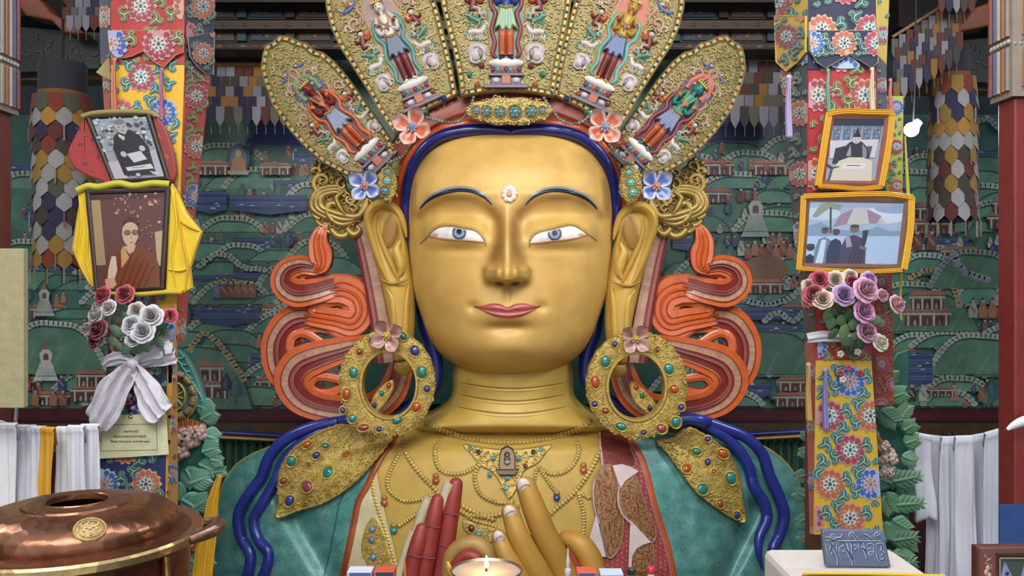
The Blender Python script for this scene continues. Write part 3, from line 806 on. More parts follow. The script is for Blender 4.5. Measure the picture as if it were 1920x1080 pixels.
earring(727, 717, 90, 99, 731, 720, 49, 60,
    [(700, 641, B_, 5, 9, -20), (676, 659, R_, 6, 7, 30), (665, 698, G_, 9, 11, 0), (652, 738, O_, 8, 11, 10), (645, 768, B_, 5, 6, 0), (663, 783, G_, 8, 8, 30), (684, 800, R_, 11, 6, -10), (713, 803, B_, 6, 5, -20),
     (746, 787, G_, 10, 7, -30), (782, 762, O_, 8, 10, 30), (802, 728, B_, 6, 7, 0), (792, 697, G_, 10, 12, 0), (779, 657, B_, 9, 10, -30), (758, 630, G_, 6, 8, -30)],
    [(655, 793), (690, 805), (737, 815), (722, 842), (700, 868), (672, 900), (640, 925), (604, 945), (560, 958), (517, 972), (522, 940), (520, 910), (526, 875), (545, 845), (575, 822), (612, 803)],
    [(578, 832, O_, 9, 6, -30), (612, 834, G_, 7, 5, 0), (595, 852, B_, 8, 6, -40), (651, 850, O_, 8, 5, -20), (548, 863, G_, 9, 10, 20), (616, 883, G_, 9, 12, 35), (580, 869, R_, 4, 4, 0), (534, 900, R_, 8, 6, -30), (577, 910, '8a4058', 10, 11, 30), (545, 937, B_, 8, 11, 30)],
    [(736, 712), (738, 728), (728, 748), (712, 768), (700, 780), (690, 776), (694, 760), (702, 740), (718, 722)], [(730, 722, O_), (717, 737, G_), (703, 759, B_)])
earring(1193, 721, 95, 101, 1192, 724, 51, 60,
    [(1151, 645, B_, 5, 6, 0), (1134, 677, G_, 9, 11, 0), (1115, 716, O_, 8, 12, -10), (1114, 756, B_, 6, 6, 0), (1134, 769, R_, 7, 6, 30), (1163, 798, G_, 11, 7, 20), (1205, 809, B_, 6, 5, 0), (1238, 802, R_, 10, 8, 20), (1265, 790, G_, 9, 10, -10),
     (1275, 762, B_, 6, 6, 0), (1262, 729, O_, 9, 8, 40), (1252, 691, G_, 9, 11, -30), (1231, 655, R_, 4, 6, 0), (1212, 648, B_, 4, 8, -10)],
    [(1232, 828), (1262, 822), (1290, 800), (1318, 812), (1348, 832), (1372, 860), (1388, 895), (1392, 935), (1398, 980), (1366, 968), (1330, 944), (1300, 918), (1272, 880), (1252, 852)],
    [(1325, 822, B_, 6, 5, 0), (1304, 845, G_, 9, 6, 20), (1354, 849, O_, 11, 8, 30), (1325, 865, B_, 6, 7, 0), (1286, 876, O_, 9, 8, 20), (1368, 895, G_, 10, 12, -20), (1316, 915, G_, 11, 10, 30), (1349, 942, R_, 6, 8, -20), (1380, 964, B_, 6, 7, -20), (1336, 882, R_, 4, 4, 0)],
    [(1182, 716), (1195, 720), (1215, 738), (1232, 760), (1238, 778), (1226, 780), (1205, 768), (1188, 750), (1182, 732)], [(1192, 725, O_), (1203, 741, G_), (1217, 764, B_)])

# ---------------- curling ribbons beside the ears
PK, OR_, RD, MV = 'b27e6c', 'd0622e', '84302a', 'a05a54'
def ribbon_col(x, y, k):
    return None
def ribbon(mb, S, pts, h=0, prof=None, cols=None, n=9):
    q = cr([tuple(p)+(0,)*(4-len(p)) for p in pts], n)
    prof = prof or [(-1, -12), (-1, 4), (-.96, 6), (-.62, 5), (-.6, 8), (-.56, 6), (-.2, 5), (-.17, 9), (-.1, 9), (-.08, 6), (.06, 6), (.08, 9), (.15, 9), (.18, 5), (.55, 6), (.6, 8), (.64, 5), (.95, 6), (1, 4), (1, -12)]
    cols = cols or ['5a241a', OR_, OR_, OR_, RD, PK, PK, RD, RD, MV, MV, MV, RD, RD, PK, RD, OR_, OR_, OR_, '5a241a'][:19]
    rows = []; vcs = []; cl = []
    m = len(q); base = len(mb.v)
    for i, p in enumerate(q):
        a, b = q[max(i-1, 0)], q[min(i+1, m-1)]; dx, dy = b[0]-a[0], b[1]-a[1]; l = math.hypot(dx, dy) or 1; nx, ny = -dy/l, dx/l; w_ = p[2]
        rows.append([S(p[0]+nx*w_*s, p[1]+ny*w_*s, h+z*(min(1, w_/14) if z > 0 else 1)+(p[3] if len(p) > 3 else 0)) for s, z in prof])
    for i in range(m-1):
        for j in range(len(prof)-1):
            c = cols[j]
            if c == PK:
                x, y = q[i][0], q[i][1]; c = mixc(PK, 'c4a07e', .5+.9*noise.noise(Vector((x*.9+j*7, y*.9, j*3.0))))
            mb.add([rows[i][j], rows[i][j+1], rows[i+1][j+1], rows[i+1][j]], [(0, 1, 2, 3)], c)
FLA = [(-1, -12), (-1, 4), (-.9, 7), (-.5, 6), (-.45, 9), (-.35, 6), (-.12, 6), (-.05, 9), (.05, 9), (.12, 6), (.4, 6), (.46, 9), (.55, 6), (.9, 7), (1, 4), (1, -12)]
FLC = ['6a2c1a', 'd06a44', 'd87048', 'd0622e', 'c05422', 'd0622e', 'c05422', 'b84c1e', 'c05422', 'd0622e', 'c05422', 'd0622e', 'd87048', 'd06a44', '6a2c1a']
def ribbons(S0, ):
    L1 = surf  # noqa
    mb = MB(); S = S0(8.12)
    # lower coil
    ribbon(mb, S0(8.10), [(760, 640, 20), (752, 690, 24), (735, 735, 27), (700, 763, 27), (650, 768, 27), (600, 762, 27), (565, 745, 31), (548, 715, 34), (562, 685, 34), (600, 668, 30), (645, 655, 24), (690, 640, 14), (715, 628, 6)])
    # left middle coil
    ribbon(mb, S0(8.16), [(560, 728, 20), (530, 700, 28), (520, 665, 30), (525, 632, 30), (550, 604, 31), (590, 598, 26), (625, 606, 22), (655, 625, 14), (675, 640, 5)])
    # right coil
    ribbon(mb, S0(8.10), [(535, 588, 16, -30), (565, 590, 18, -16), (592, 594, 20, -4), (630, 600, 22), (662, 606, 25), (678, 586, 25), (672, 558, 27), (645, 543, 28), (610, 548, 22), (580, 560, 10)], prof=FLA, cols=FLC)
    # upper left coil
    ribbon(mb, S0(8.06), [(690, 560, 14, -30), (664, 538, 20, -24), (630, 535, 22, -8), (590, 546, 24), (555, 549, 27), (532, 532, 24), (538, 508, 22), (565, 497, 19), (595, 503, 14), (618, 508, 6)])
    for pts in ([(600, 548), (620, 530), (645, 522), (662, 530), (672, 548), (670, 575), (640, 560)], [(664, 562), (684, 560), (695, 575), (695, 596), (684, 606), (662, 606)], [(600, 606), (640, 600), (668, 603), (664, 622), (650, 636), (632, 634), (612, 620)]):
        mb.prism(S0(8.13), resample(cr(pts, 4, True), 5), -10, 9, 'd87048', 5)
    for pts in ([(563, 521), (572, 515), (585, 516), (600, 521), (612, 528), (598, 530), (580, 531), (569, 529)], [(585, 580), (605, 573), (632, 567), (646, 572), (650, 583), (642, 594), (628, 597), (606, 590)],
                [(545, 650), (548, 635), (562, 626), (580, 630), (600, 643), (614, 652), (592, 658), (570, 668), (552, 668)], [(582, 722), (592, 709), (612, 708), (636, 713), (655, 718), (640, 727), (618, 735), (594, 735)]):
        ribbon(mb, S0(8.11), [(p[0], p[1], 9) for p in offs(pts+pts[:1], 0)+pts[1:2]], prof=[(-1, -10), (-1, 3), (-.7, 5), (0, 6), (.7, 3), (1, -6)], cols=['c05422', 'd0622e', 'd87048', 'd0622e', '9a3f1c'], n=5)
    o = mb.build('scrolling_ribbon', 'paint', statue)
    mb = MB(); ribbon(mb, S0(8.0), [(614, 418, 3), (603, 434, 12), (598, 455, 18), (602, 478, 22), (603, 498, 16), (590, 510, 6)], prof=FLA, cols=FLC)
    mb.build('ribbon_flame_tip', 'paint', o)
    mb = MB(); ribbon(mb, S0(8.05), [(672, 418, 13), (686, 470, 15), (697, 520, 16), (707, 570, 17), (716, 625, 18), (722, 680, 18)],
        prof=[(-1, -12), (-1, 4), (-.9, 5), (.1, 5), (.15, 8), (.3, 8), (.35, 5), (.7, 5), (.75, 8), (1, 6), (1, -12)], cols=[RD, RD, PK, RD, RD, RD, MV, RD, RD, RD])
    mb.build('ear_strap', 'paint', statue)
ribbons(lambda d: surf(d))
ribbons(lambda d: mirror(surf(d), 958.5))

# ---------------- carved gilt scroll wings behind the ears
def wing(S):
    mb = MB(); G = 'a68a4c'
    out = [(612, 300), (630, 312), (648, 330), (652, 350), (668, 365), (700, 372), (690, 400), (672, 420), (660, 440), (640, 444), (620, 436), (600, 425), (585, 405), (580, 380), (588, 360), (582, 340), (588, 318), (598, 300)]
    q = resample(cr(out, 3, True), 6); 
    mb.prism(S, inset(q, 4), -16, -5, '7d6636', 2)
    curls(mb, S, inset(q, 5), 15, [G, '94794a', 'b39a5c'], th=7, h=-5, seed=8)
    def st(pts, w_, h=0, th=7): mb.stroke(S, cr([(p[0], p[1], p[2]*1.22) for p in pts], 6), w_*1.22, G, h=h-3, th=th)
    # large volute
    for r0, h in ((46, 0), (37, 2), (28, 3)):
        st([(690, 372+(46-r0)*.6, 8), (672, 405, 12), (645, 376+r0*.98, 12), (618, 372+r0*.85, 12), (628-r0*.95, 380+r0*.2, 12), (622-r0*.55, 382-r0*.55, 11), (632, 378-r0*.62, 9), (642+r0*.2, 380-r0*.35, 7)], 12, h=h)
    st([(625, 415, 10), (614, 400, 12), (620, 382, 11), (634, 386, 9), (634, 398, 6)], 12, h=3)
    st([(650, 405, 5), (640, 392, 9), (632, 372, 9), (645, 360, 6)], 9, h=6)
    for (x, y, r, a, sg, w_) in ((606, 340, 22, 1.6, 1, 11), (640, 326, 12, .3, -1, 8), (610, 312, 13, 2.2, 1, 8), (642, 346, 12, 4.8, -1, 8), (598, 362, 12, 2.5, -1, 8), (655, 372, 14, 5.2, 1, 8), (594, 322, 9, 3, 1, 7), (628, 362, 11, 1.0, -1, 7), (662, 392, 9, 4, 1, 6)):
        curl(mb, S, x, y, r, a, sg, G, th=8, h=-3, turns=5.6, wd=w_*1.3, n=18)
    for k, (x, y) in enumerate(((586, 372), (582, 388), (586, 404), (594, 418), (606, 430), (584, 345), (588, 330))):
        st([(x+14, y+6, 9), (x+4, y+2, 9), (x-4, y-10, 3)], 9, h=-2, th=6)
    st([(620, 430, 10), (632, 442, 14), (646, 442, 12), (655, 432, 6)], 14, h=0)
    st([(650, 428, 8), (662, 440, 13), (674, 432, 8), (668, 424, 5)], 13, h=1)
    for x, y in ((588, 322), (592, 306), (606, 300), (650, 322), (655, 338)): mb.dome(S, x, y, 6, 6, G, h=0, th=6)
    mb.build('carved_scroll_wing', 'bronze', statue)
wing(surf(7.98)); wing(mirror(surf(7.98), 954))

# ---------------- crown leaves
def animal_elephant(mb, L, x, y, s, fl=1):
    T = xf(L, x, y, 0, s, fl)
    mb.dome(T, 0, 0, 15, 11, 'b5a8a6', th=6, n=16); mb.dome(T, -3, 7, 8, 8, 'bcb0ae', h=3, th=5)
    for a in (-10, 8): mb.stroke(T, [(a, 4), (a+1, 14)], 6, 'b5a8a6', h=0, th=4)
    mb.stroke(T, cr([(-8, 8), (-9, 15), (-2, 18), (4, 15)], 4), 4, 'c0b4b2', h=4, th=3)
    mb.dome(T, 4, 4, 4, 6, '8f8284', h=6, th=2); mb.stroke(T, cr([(-6, -2), (2, -3), (6, 4)], 4), 1.2, '77696a', h=8.2, th=.6)
def animal_horse(mb, L, x, y, s, fl=1, c='bdb2ac'):
    T = xf(L, x, y, 0, s, fl)
    mb.stroke(T, cr([(-12, 2, 8), (-4, 0, 10), (6, 1, 9), (11, -5, 7), (14, -12, 5)], 4), 9, c, h=1, th=5)
    mb.stroke(T, [(13, -12, 6), (19, -9, 3)], 6, c, h=2, th=4)
    for a in (-12, -8, 5, 9): mb.stroke(T, cr([(a, 3), (a-1, 9), (a+2, 13)], 3), 3, c, h=0, th=3)
    mb.stroke(T, cr([(-13, 1), (-17, 5), (-15, 10)], 3), 3, '3f7a68', h=1, th=2)
    mb.dome(T, 0, 12, 10, 2.5, '3f6f60', th=2)
def animal_lion(mb, L, x, y, s, fl=1):
    T = xf(L, x, y, 0, s, fl)
    mb.stroke(T, cr([(-13, -10, 6), (-8, -2, 10), (2, 3, 11), (9, 1, 8)], 4), 10, '44705e', h=1, th=5)
    mb.dome(T, 11, -3, 6, 6, 'b8b0a4', h=3, th=5); mb.dome(T, 12, -3, 3, 3, '4d7f6c', h=7, th=2)
    for a in (-10, -3, 5): mb.stroke(T, cr([(a, 3), (a+3, 9), (a-1, 13)], 3), 3.5, '4d7f6c', h=0, th=3)
    for a in (-12, -4, 4): curl(mb, T, a, -6 if a < 0 else 8, 4, a, 1, 'b3ada2', th=2, h=4, n=6)
def rider(mb, L, x, y, s, fl=1):
    T = xf(L, x, y, 0, s, fl)
    mb.stroke(T, cr([(-4, 14, 8), (-2, 4, 11), (0, -4, 10)], 4), 10, '6e2a2a', h=1, th=6)
    mb.stroke(T, cr([(-1, -2), (-9, 2), (-13, -3)], 4), 5, '6e2a2a', h=3, th=4); mb.stroke(T, cr([(1, -2), (9, 2), (12, -6)], 4), 5, 'a84a30', h=3, th=4)
    mb.stroke(T, cr([(-2, 10), (6, 12), (7, 20)], 4), 5, 'bda79a', h=4, th=4); mb.dome(T, 8, 22, 3, 2, '6e2a2a', h=4, th=3)
    mb.dome(T, 0, -10, 4.6, 5.5, 'c9b8ac', h=3, th=6); mb.dome(T, 0, -14, 4.8, 3, '22201f', h=4, th=5)
    mb.dome(T, 9, -9, 6, 6, 'b0562f', h=0, th=3)
def makara(mb, L, x, y, s, fl=1, c='a07868'):
    T = xf(L, x, y, 0, s, fl)
    curl(mb, T, 0, 0, 12, 2, 1, c, th=5, h=1, turns=6, wd=8, n=16); mb.stroke(T, cr([(10, 6, 4), (16, -4, 6), (12, -18, 8), (18, -28, 3)], 5), 8, c, h=1, th=5)
    curl(mb, T, -16, 4, 8, 1, -1, 'b5aca2', th=4, h=1, turns=5, wd=5, n=12)
def fishman(mb, L, x, y, s, fl=1):
    T = xf(L, x, y, 0, s, fl)
    mb.stroke(T, cr([(-18, 2, 3), (-8, 5, 8), (4, 3, 8), (12, -2, 5), (18, -8, 2)], 5), 8, '4d5f92', h=1, th=5)
    mb.dome(T, 0, -6, 4, 6, 'a85a3a', h=2, th=4); mb.dome(T, 0, -13, 3.4, 3.6, 'b8a89c', h=2, th=4); mb.dome(T, 8, -4, 4, 3, 'b8aeae', h=3, th=3)
def deity(mb, L, s, bg, body, cloth, skirt, legs, scarf, halo, shoes=None, H0=150):
    "standing figure, feet at t=0 going up (negative t)"
    T = xf(L, 0, 0, 0, s)
    pw = 24
    arch = [(-pw*.80, 8), (-pw, -60), (-pw-1, -105)]+[(-(pw+1)*cos(a), -105-34*sin(a)) for a in [pi*k/12/1 for k in range(1, 12)]]+[(pw+1, -105), (pw, -60), (pw*.80, 8)]
    mb.prism(T, arch, -2, 1.5, bg, .8)
    mb.stroke(T, arch+[arch[0]], 2, 'b3a058', h=1, th=2.5)
    if halo: mb.stroke(T, [(-13, -102), (-15, -116), (-9, -130), (0, -135), (9, -130), (15, -116), (13, -102)], 9, halo, h=1.5, th=2)
    for sg in (-1, 1):
        mb.stroke(T, cr([(sg*5, -98, 5), (sg*17, -92, 7), (sg*20, -72, 6), (sg*14, -60, 7), (sg*19, -40, 6), (sg*15, -22, 6), (sg*18, -8, 7), (sg*13, -2, 4)], 6), 7, scarf, h=2, th=4)
        mb.stroke(T, cr([(sg*4, -50, 12), (sg*5, -28, 11), (sg*5, -5, 10)], 4), 12, legs, h=2, th=8)
        for k in range(3): mb.stroke(T, [(sg*5-3+3*k, -30), (sg*5-3+3*k, -8)], 1, mixc(legs, '301008', .35), h=9, th=1)
        mb.stroke(T, cr([(sg*4, -3, 6), (sg*9, 1, 5)], 3), 6, shoes or body, h=5, th=5)
        mb.stroke(T, cr([(sg*8, -97, 8), (sg*14, -86, 7), (sg*12, -74, 6), (sg*3, -80, 5)], 5), 8, body, h=5, th=7)
        mb.stroke(T, [(sg*12, -88), (sg*15, -85)], 8, cloth, h=9, th=4); mb.dome(T, sg*4, -81, 3.4, 3.4, body, h=10, th=4)
    mb.prism(T, [(-8, -70), (-15, -38), (-9, -42), (-5, -34), (0, -40), (5, -34), (9, -42), (15, -38), (8, -70)], 3, 11, skirt, 3)
    for k in (-9, -5, -1, 3, 7): mb.stroke(T, [(k*.7, -68), (k, -42)], 1.4, mixc(skirt, 'ffffff', .18), h=10.5, th=1.6)
    mb.stroke(T, [(-9, -68), (0, -65), (9, -68)], 4, 'a8893f', h=9, th=5)
    mb.stroke(T, cr([(0, -68, 15), (0, -80, 14), (0, -92, 20), (0, -98, 12)], 4), 16, body, h=4, th=9)
    mb.stroke(T, cr([(-7, -98), (-5, -88), (0, -82), (5, -88), (7, -98)], 4), 2.6, 'b59a4a', h=11, th=3)
    mb.prism(T, [(-5, -84), (5, -84), (0, -72)], 10, 14, cloth, 1)
    mb.stroke(T, [(0, -98), (0, -104)], 6, body, h=6, th=5)
    mb.dome(T, 0, -110, 7, 8.5, body, h=5, th=10, n=14, rings=4)
    for sg in (-1, 1): mb.dome(T, sg*2.6, -111, 1.2, .6, '201818', h=14, th=1)
    mb.dome(T, 0, -106.5, 1.6, .7, '8a3028', h=14, th=1)
    for k in (-2, -1, 0, 1, 2): mb.prism(T, [(k*3.4-2, -116), (k*3.6, -123-(2-abs(k))*1.5), (k*3.4+2, -116)], 9, 13, 'b3903e', .6)
    mb.dome(T, 0, -119, 4, 6, '2b2a33', h=6, th=7)
    # lotus, pedestal
    mb.dome(T, 0, 5, 23, 6.5, 'cfc8c0', h=4, th=5, n=20)
    mb.prism(T, [(-20, 9), (20, 9), (17, 19), (-17, 19)], 1, 6, '3f4a6a', 1)
    for k in range(-3, 4): mb.dome(T, k*5.6, 14, 3.4, 4.5, ['6a2f4a', '4d8a78', 'a85a30'][k % 3], h=5, th=3, n=10)
    mb.prism(T, [(-23, 19), (23, 19), (23, 23), (-23, 23)], 1, 8, '6a5560', 1)
    mb.prism(T, [(-20, 23), (20, 23), (20, 34), (-20, 34)], 0, 4, '4a4a72', 1)
    mb.prism(T, [(-6, 22), (6, 22), (6, 34), (-6, 34)], 3, 8, 'a8552f', 1)
    for sg in (-1, 1): mb.dome(T, sg*13, 28, 5, 4, 'bdb2b0', h=4, th=3)
    mb.prism(T, [(-29, 34), (29, 34), (29, 39), (-29, 39)], 1, 9, '6b5862', 1)

def leaf_local(out_px, bx, by, rot):
    "picture outline to the leaf's own frame"
    a = math.radians(-rot); r = []
    for x, y in out_px:
        dx, dy = x-bx, y-by; r.append((dx*cos(a)-dy*sin(a), dx*sin(a)+dy*cos(a)))
    return r
def crown_leaf(S, out_px, bx, by, rot, sc, pal, feet, name='crown_leaf', base_gems=(), top=()):
    L0 = xf(S, bx, by, rot, 1.0)
    out = resample(leaf_local(out_px, bx, by, rot), 6)
    out = [(x*(1+.006*(-1)**(i//2)), y*(1+.006*(-1)**(i//2))) for i, (x, y) in enumerate(out)] if 0 else out
    mb = MB(); N_ = len(out)
    # scalloped solid board
    inn = inset(out, 10); inn2 = inset(out, 12.5)
    rings = [[L0(x, y, -12) for x, y in out], [L0(x, y, 2) for x, y in out], [L0(x, y, 5) for x, y in inset(out, 2.2)], [L0(x, y, 2.5) for x, y in inset(out, 4)], [L0(x, y, 2.5) for x, y in inset(out, 8)], [L0(x, y, 6) for x, y in inn], [L0(x, y, 0) for x, y in inn2]]
    mb.grid(rings, 'a8965e', close=True)
    cc_ = (sum(p[0] for p in out)/N_, sum(p[1] for p in out)/N_)
    mb.poly(L0, cinset(out, 11), '7a6a3c', h=.3); mb.poly(L0, out, '6a5a30', h=-12)
    fig = xf(L0, 0, feet)
    curls(mb, L0, inn2, 12.5, ['a0905a', '8f7f4c', 'ac9c64', '857444'], th=4, h=0, seed=int(bx), avoid=[(0, feet-k*15*sc, 20*sc) for k in range(0, 9)])
    o = mb.build(name, 'gild', statue)
    st = MB(); mid = resample(inset(out, 6), 13); cs = ['28366f', '9c4a2a', '2f6a5c', '7a3038', '9c5a30', '2a2f55']
    for i, (x, y) in enumerate(mid): st.dome(L0, x, y, 2.9, 2.9, cs[i % 6], h=2.5, th=3.2, n=10)
    st.build('gem_studs', 'gem', o)['kind'] = 'stuff'
    for gx, gy, c in base_gems: st = MB(); st.dome(L0, gx, gy, 6, 6, c, h=3, th=6, n=12); st.build('gem', 'gem', o)
    mf = MB(); deity(mf, fig, sc, *pal); mf.build('standing_figure', 'satin', o)
    return o, L0, fig
def flank(o, fig, sc, wide, rows, fl=1, inward=False, wt=None):
    for sg in (-1, 1):
        for t, kind, s in rows:
            ma = MB(); x = sg*(wide+wt*(-t)/100.0 if wt is not None else wide)
            {'e': animal_elephant, 'h': animal_horse, 'l': animal_lion, 'r': rider, 'm': makara, 'f': fishman}[kind](ma, fig, x*sc, t*sc, s*sc, -sg)
            ma.build({'e': 'white_elephant', 'h': 'white_horse', 'l': 'green_lion', 'r': 'red_rider', 'm': 'curling_sea_creature', 'f': 'blue_fish_spirit'}[kind], 'satin', o)
ROWS = [(-20, 'e', 1.0), (-46, 'h', 1.0), (-66, 'l', .95), (-92, 'r', 1.0), (-122, 'm', 1.0), (-150, 'f', .9)]
OL = [(735, 262), (712, 228), (690, 196), (668, 164), (650, 140), (628, 115), (607, 98), (590, 94), (575, 80), (558, 76), (543, 68), (524, 66), (512, 78), (498, 84), (492, 104), (489, 130), (495, 155), (503, 176), (510, 198), (525, 220), (545, 248), (572, 278), (605, 306), (650, 330), (712, 338), (740, 300)]
c0 = crown_leaf(surf(lambda x, y: 7.74), OL, 722, 316, -44, 1.34, ('2a2e52', '7d2c24', 'b0602f', '7c86a0', 'b0552c', 'b0552c', '5f7a48'), -56, base_gems=[(-26, -22, '26305f'), (24, -26, '28363f')])
flank(c0[0], c0[2], .95, 42, ROWS[:5], wt=3)
flank(c0[0], c0[2], 1.0, 19, [(-150, 'f', .8), (-172, 'm', 1.0), (-196, 'f', .7)], wt=0)
OLr = [(2*944-x, y) for x, y in OL]
c0 = crown_leaf(surf(lambda x, y: 7.74), OLr, 1166, 316, 44, 1.34, ('3a2a44', '2f8070', 'b0602f', '6f7a98', 'b0552c', '7a3038', 'b0583a'), -56, base_gems=[(-24, -26, '28363f'), (26, -22, '26305f')])
flank(c0[0], c0[2], .95, 42, ROWS[:5], wt=3)
flank(c0[0], c0[2], 1.0, 19, [(-150, 'f', .8), (-172, 'm', 1.0), (-196, 'f', .7)], wt=0)
IL = [(740, 254), (712, 212), (690, 172), (662, 128), (636, 88), (620, 52), (611, 15), (609, -20), (614, -50), (630, -82), (655, -105), (690, -122), (730, -110), (775, -70), (808, -25), (823, 20), (836, 70), (848, 120), (858, 178), (800, 206)]
c1 = crown_leaf(surf(lambda x, y: 7.58), IL, 800, 216, -24, 1.34, ('8a6a60', 'c9beb6', '7a2e2c', '56607a', '6e2c28', '4d8478', None, 'cfc8c0'), -70, base_gems=[(-45, -12, '26305f'), (42, -14, '26305f'), (-28, -30, '8a4a2c'), (28, -36, '8a4a2c'), (0, -6, '2f6a5c')])
flank(c1[0], c1[2], 1.15, 41, ROWS, wt=4)
ILr = [(2*947-x, y) for x, y in IL]
c1 = crown_leaf(surf(lambda x, y: 7.58), ILr, 1098, 216, 24, 1.34, ('b0583c', 'b08c38', '7a2e2c', '5c6890', '6e2c28', '5a9a8a', None, 'b08c38'), -70, base_gems=[(-45, -12, '26305f'), (42, -14, '26305f'), (-28, -30, '8a4a2c'), (28, -36, '8a4a2c'), (0, -6, '2f6a5c')])
flank(c1[0], c1[2], 1.15, 41, ROWS, wt=4)
CLF = [(864, 182), (858, 140), (850, 100), (838, 55), (828, 15), (822, -25), (828, -60), (850, -95), (885, -125), (930, -145), (948, -160), (966, -145), (1012, -125), (1045, -95), (1068, -60), (1074, -25), (1070, 15), (1062, 60), (1052, 105), (1045, 145), (1040, 182), (998, 174), (952, 171), (905, 174)]
c2 = crown_leaf(surf(lambda x, y: 7.52), CLF, 949, 174, 0, 1.42, ('356f66', '2b3f80', '3a4a8c', '84a27a', 'b8582c', '7a3438', 'b0583a', '242a55'), -62, base_gems=[(-68, -34, '2f7a60'), (68, -34, '2f7a60'), (-54, -14, 'a0522c'), (54, -14, 'a0522c'), (-46, -50, '6e2c38'), (46, -50, '6e2c38')])
flank(c2[0], c2[2], 1.25, 42, [(-14, 'e', 1.1), (-42, 'h', 1.0), (-62, 'l', 1.0), (-88, 'r', 1.1), (-120, 'm', 1.0)], wt=6)
# crown backing so no gap shows between leaves and head
mb = MB(); S = surf(7.8)
ring = cr([(735, 330), (745, 280), (790, 235), (850, 198), (905, 182), (950, 178), (1000, 182), (1055, 198), (1112, 235), (1160, 280), (1175, 330)], 5)
mb.stroke(S, ring, 34, '7d6a38', h=0, th=10); curls_poly = offs(ring, 8)
for i, (x, y) in enumerate(curls_poly): curl(mb, surf(7.66), x, y, 5, i, (-1)**i, GOLDS[i % 4], th=4, h=0, n=8)
mb.build('crown_base_beading', 'gild', statue)

# ---------------- teaching hands
def finger(mb, pts, cols, flat=1.0):
    "pts: (x, y, d, radius_px)"
    q = cr(pts, 6); P3 = [P(x, y, d) for x, y, d, r in q]; R = [r*d/FPX for x, y, d, r in q]
    # rounded tip
    t = (P3[0]-P3[1]).normalized()
    P3 = [P3[0]+t*R[0]*k for k in (.95, .75, .4)]+P3; R = [R[0]*k for k in (.25, .66, .92)]+R
    mb.tube(P3, R, cols, n=16, caps=True)
GF = 'b8893a'; RF = '9a3b34'
hand = MB()
for pts in (
    [(986, 912, 6.28, 19), (1000, 950, 6.25, 22), (1020, 1000, 6.25, 24), (1044, 1050, 6.28, 25), (1070, 1110, 6.33, 27), (1090, 1170, 6.4, 30)],
    [(957, 960, 6.20, 17), (970, 1000, 6.16, 20), (990, 1040, 6.16, 22), (1012, 1080, 6.18, 24), (1040, 1140, 6.25, 26), (1060, 1180, 6.35, 28)],
    [(936, 1008, 6.14, 15), (948, 1040, 6.10, 18), (968, 1075, 6.10, 20), (995, 1120, 6.15, 22), (1025, 1180, 6.3, 25)],
    [(1062, 1010, 6.5, 16), (1088, 1022, 6.46, 22), (1108, 1055, 6.44, 24), (1112, 1100, 6.44, 26), (1090, 1170, 6.45, 30)]):
    finger(hand, pts, GF)
hand.tube([P(1080, 1130, 6.35), P(1055, 1190, 6.35), P(1040, 1280, 6.5), P(1120, 1420, 6.8)], [.2, .26, .24, .26], GF, n=20)
HO = hand.build('left_hand', 'gold', statue)
for (x, y, d, rt, a, b) in ((984, 914, 6.28, -22, 13, 17), (957, 963, 6.20, -25, 12, 15), (936, 1009, 6.14, -28, 10.5, 13)):
    mb = MB(); S = surf(d-(18*d/FPX)); mb.dome(S, x-1, y, a, b, 'd8c4ba', h=-6, th=7, rot=rt, n=18, rings=4)
    mb.stroke(S, [(x-1+rot2((a-1)*cos(t), b*sin(t), rt)[0], y+rot2((a-1)*cos(t), b*sin(t), rt)[1]) for t in [.15*pi+.7*pi*k/8 for k in range(9)]], 2.2, 'a8888a', h=-2, th=2)
    mb.stroke(S, [(x-1+rot2((a-3)*cos(t), -8+(b-4)*sin(t)*.4+12, rt)[0], y+rot2((a-3)*cos(t), -8+(b-4)*sin(t)*.4+8, rt)[1]) for t in [pi+pi*k/8 for k in range(9)]], 1.6, 'a8888a', h=1, th=1.5)
    mb.build('fingernail', 'satin', HO)
hr = MB()
for pts in (
    [(855, 908, 6.62, 13), (850, 935, 6.60, 15.5), (843, 975, 6.58, 16.5), (836, 1020, 6.58, 17.5), (828, 1070, 6.6, 18.5), (822, 1130, 6.6, 20)],
    [(820, 938, 6.55, 12), (815, 965, 6.53, 15), (808, 1005, 6.52, 16), (800, 1045, 6.52, 17), (792, 1090, 6.54, 18), (790, 1140, 6.56, 20)],
    [(791, 992, 6.50, 12), (784, 1018, 6.48, 15), (776, 1050, 6.48, 16), (770, 1090, 6.5, 17), (772, 1140, 6.55, 19)],
    ):
    finger(hr, pts, RF)
hr.tube([P(800, 1120, 6.58), P(810, 1190, 6.6), P(800, 1290, 6.7), P(700, 1430, 6.9)], [.22, .27, .24, .27], RF, n=20)
HR = hr.build('right_hand', 'satin', statue)
mb = MB()
for pts in ([(846, 905), (838, 930), (832, 965), (824, 1000), (818, 1030)], [(808, 935), (795, 965), (785, 1000), (770, 1040), (755, 1090)], [(780, 1000), (768, 1030), (756, 1070), (750, 1100)]):
    q = cr(pts, 5); mb.tube([P(x-3, y, 6.60) for x, y in q], 11*6.6/FPX, 'cfc0a0', n=12)
mb.build('finger_back', 'satin', HR)
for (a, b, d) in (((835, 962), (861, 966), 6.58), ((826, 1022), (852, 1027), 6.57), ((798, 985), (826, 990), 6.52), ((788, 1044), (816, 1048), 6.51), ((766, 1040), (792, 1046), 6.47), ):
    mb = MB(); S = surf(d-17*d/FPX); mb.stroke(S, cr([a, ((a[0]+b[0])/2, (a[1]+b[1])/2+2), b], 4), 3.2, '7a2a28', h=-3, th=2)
    mb.build('knuckle_crease', 'satin', HR)
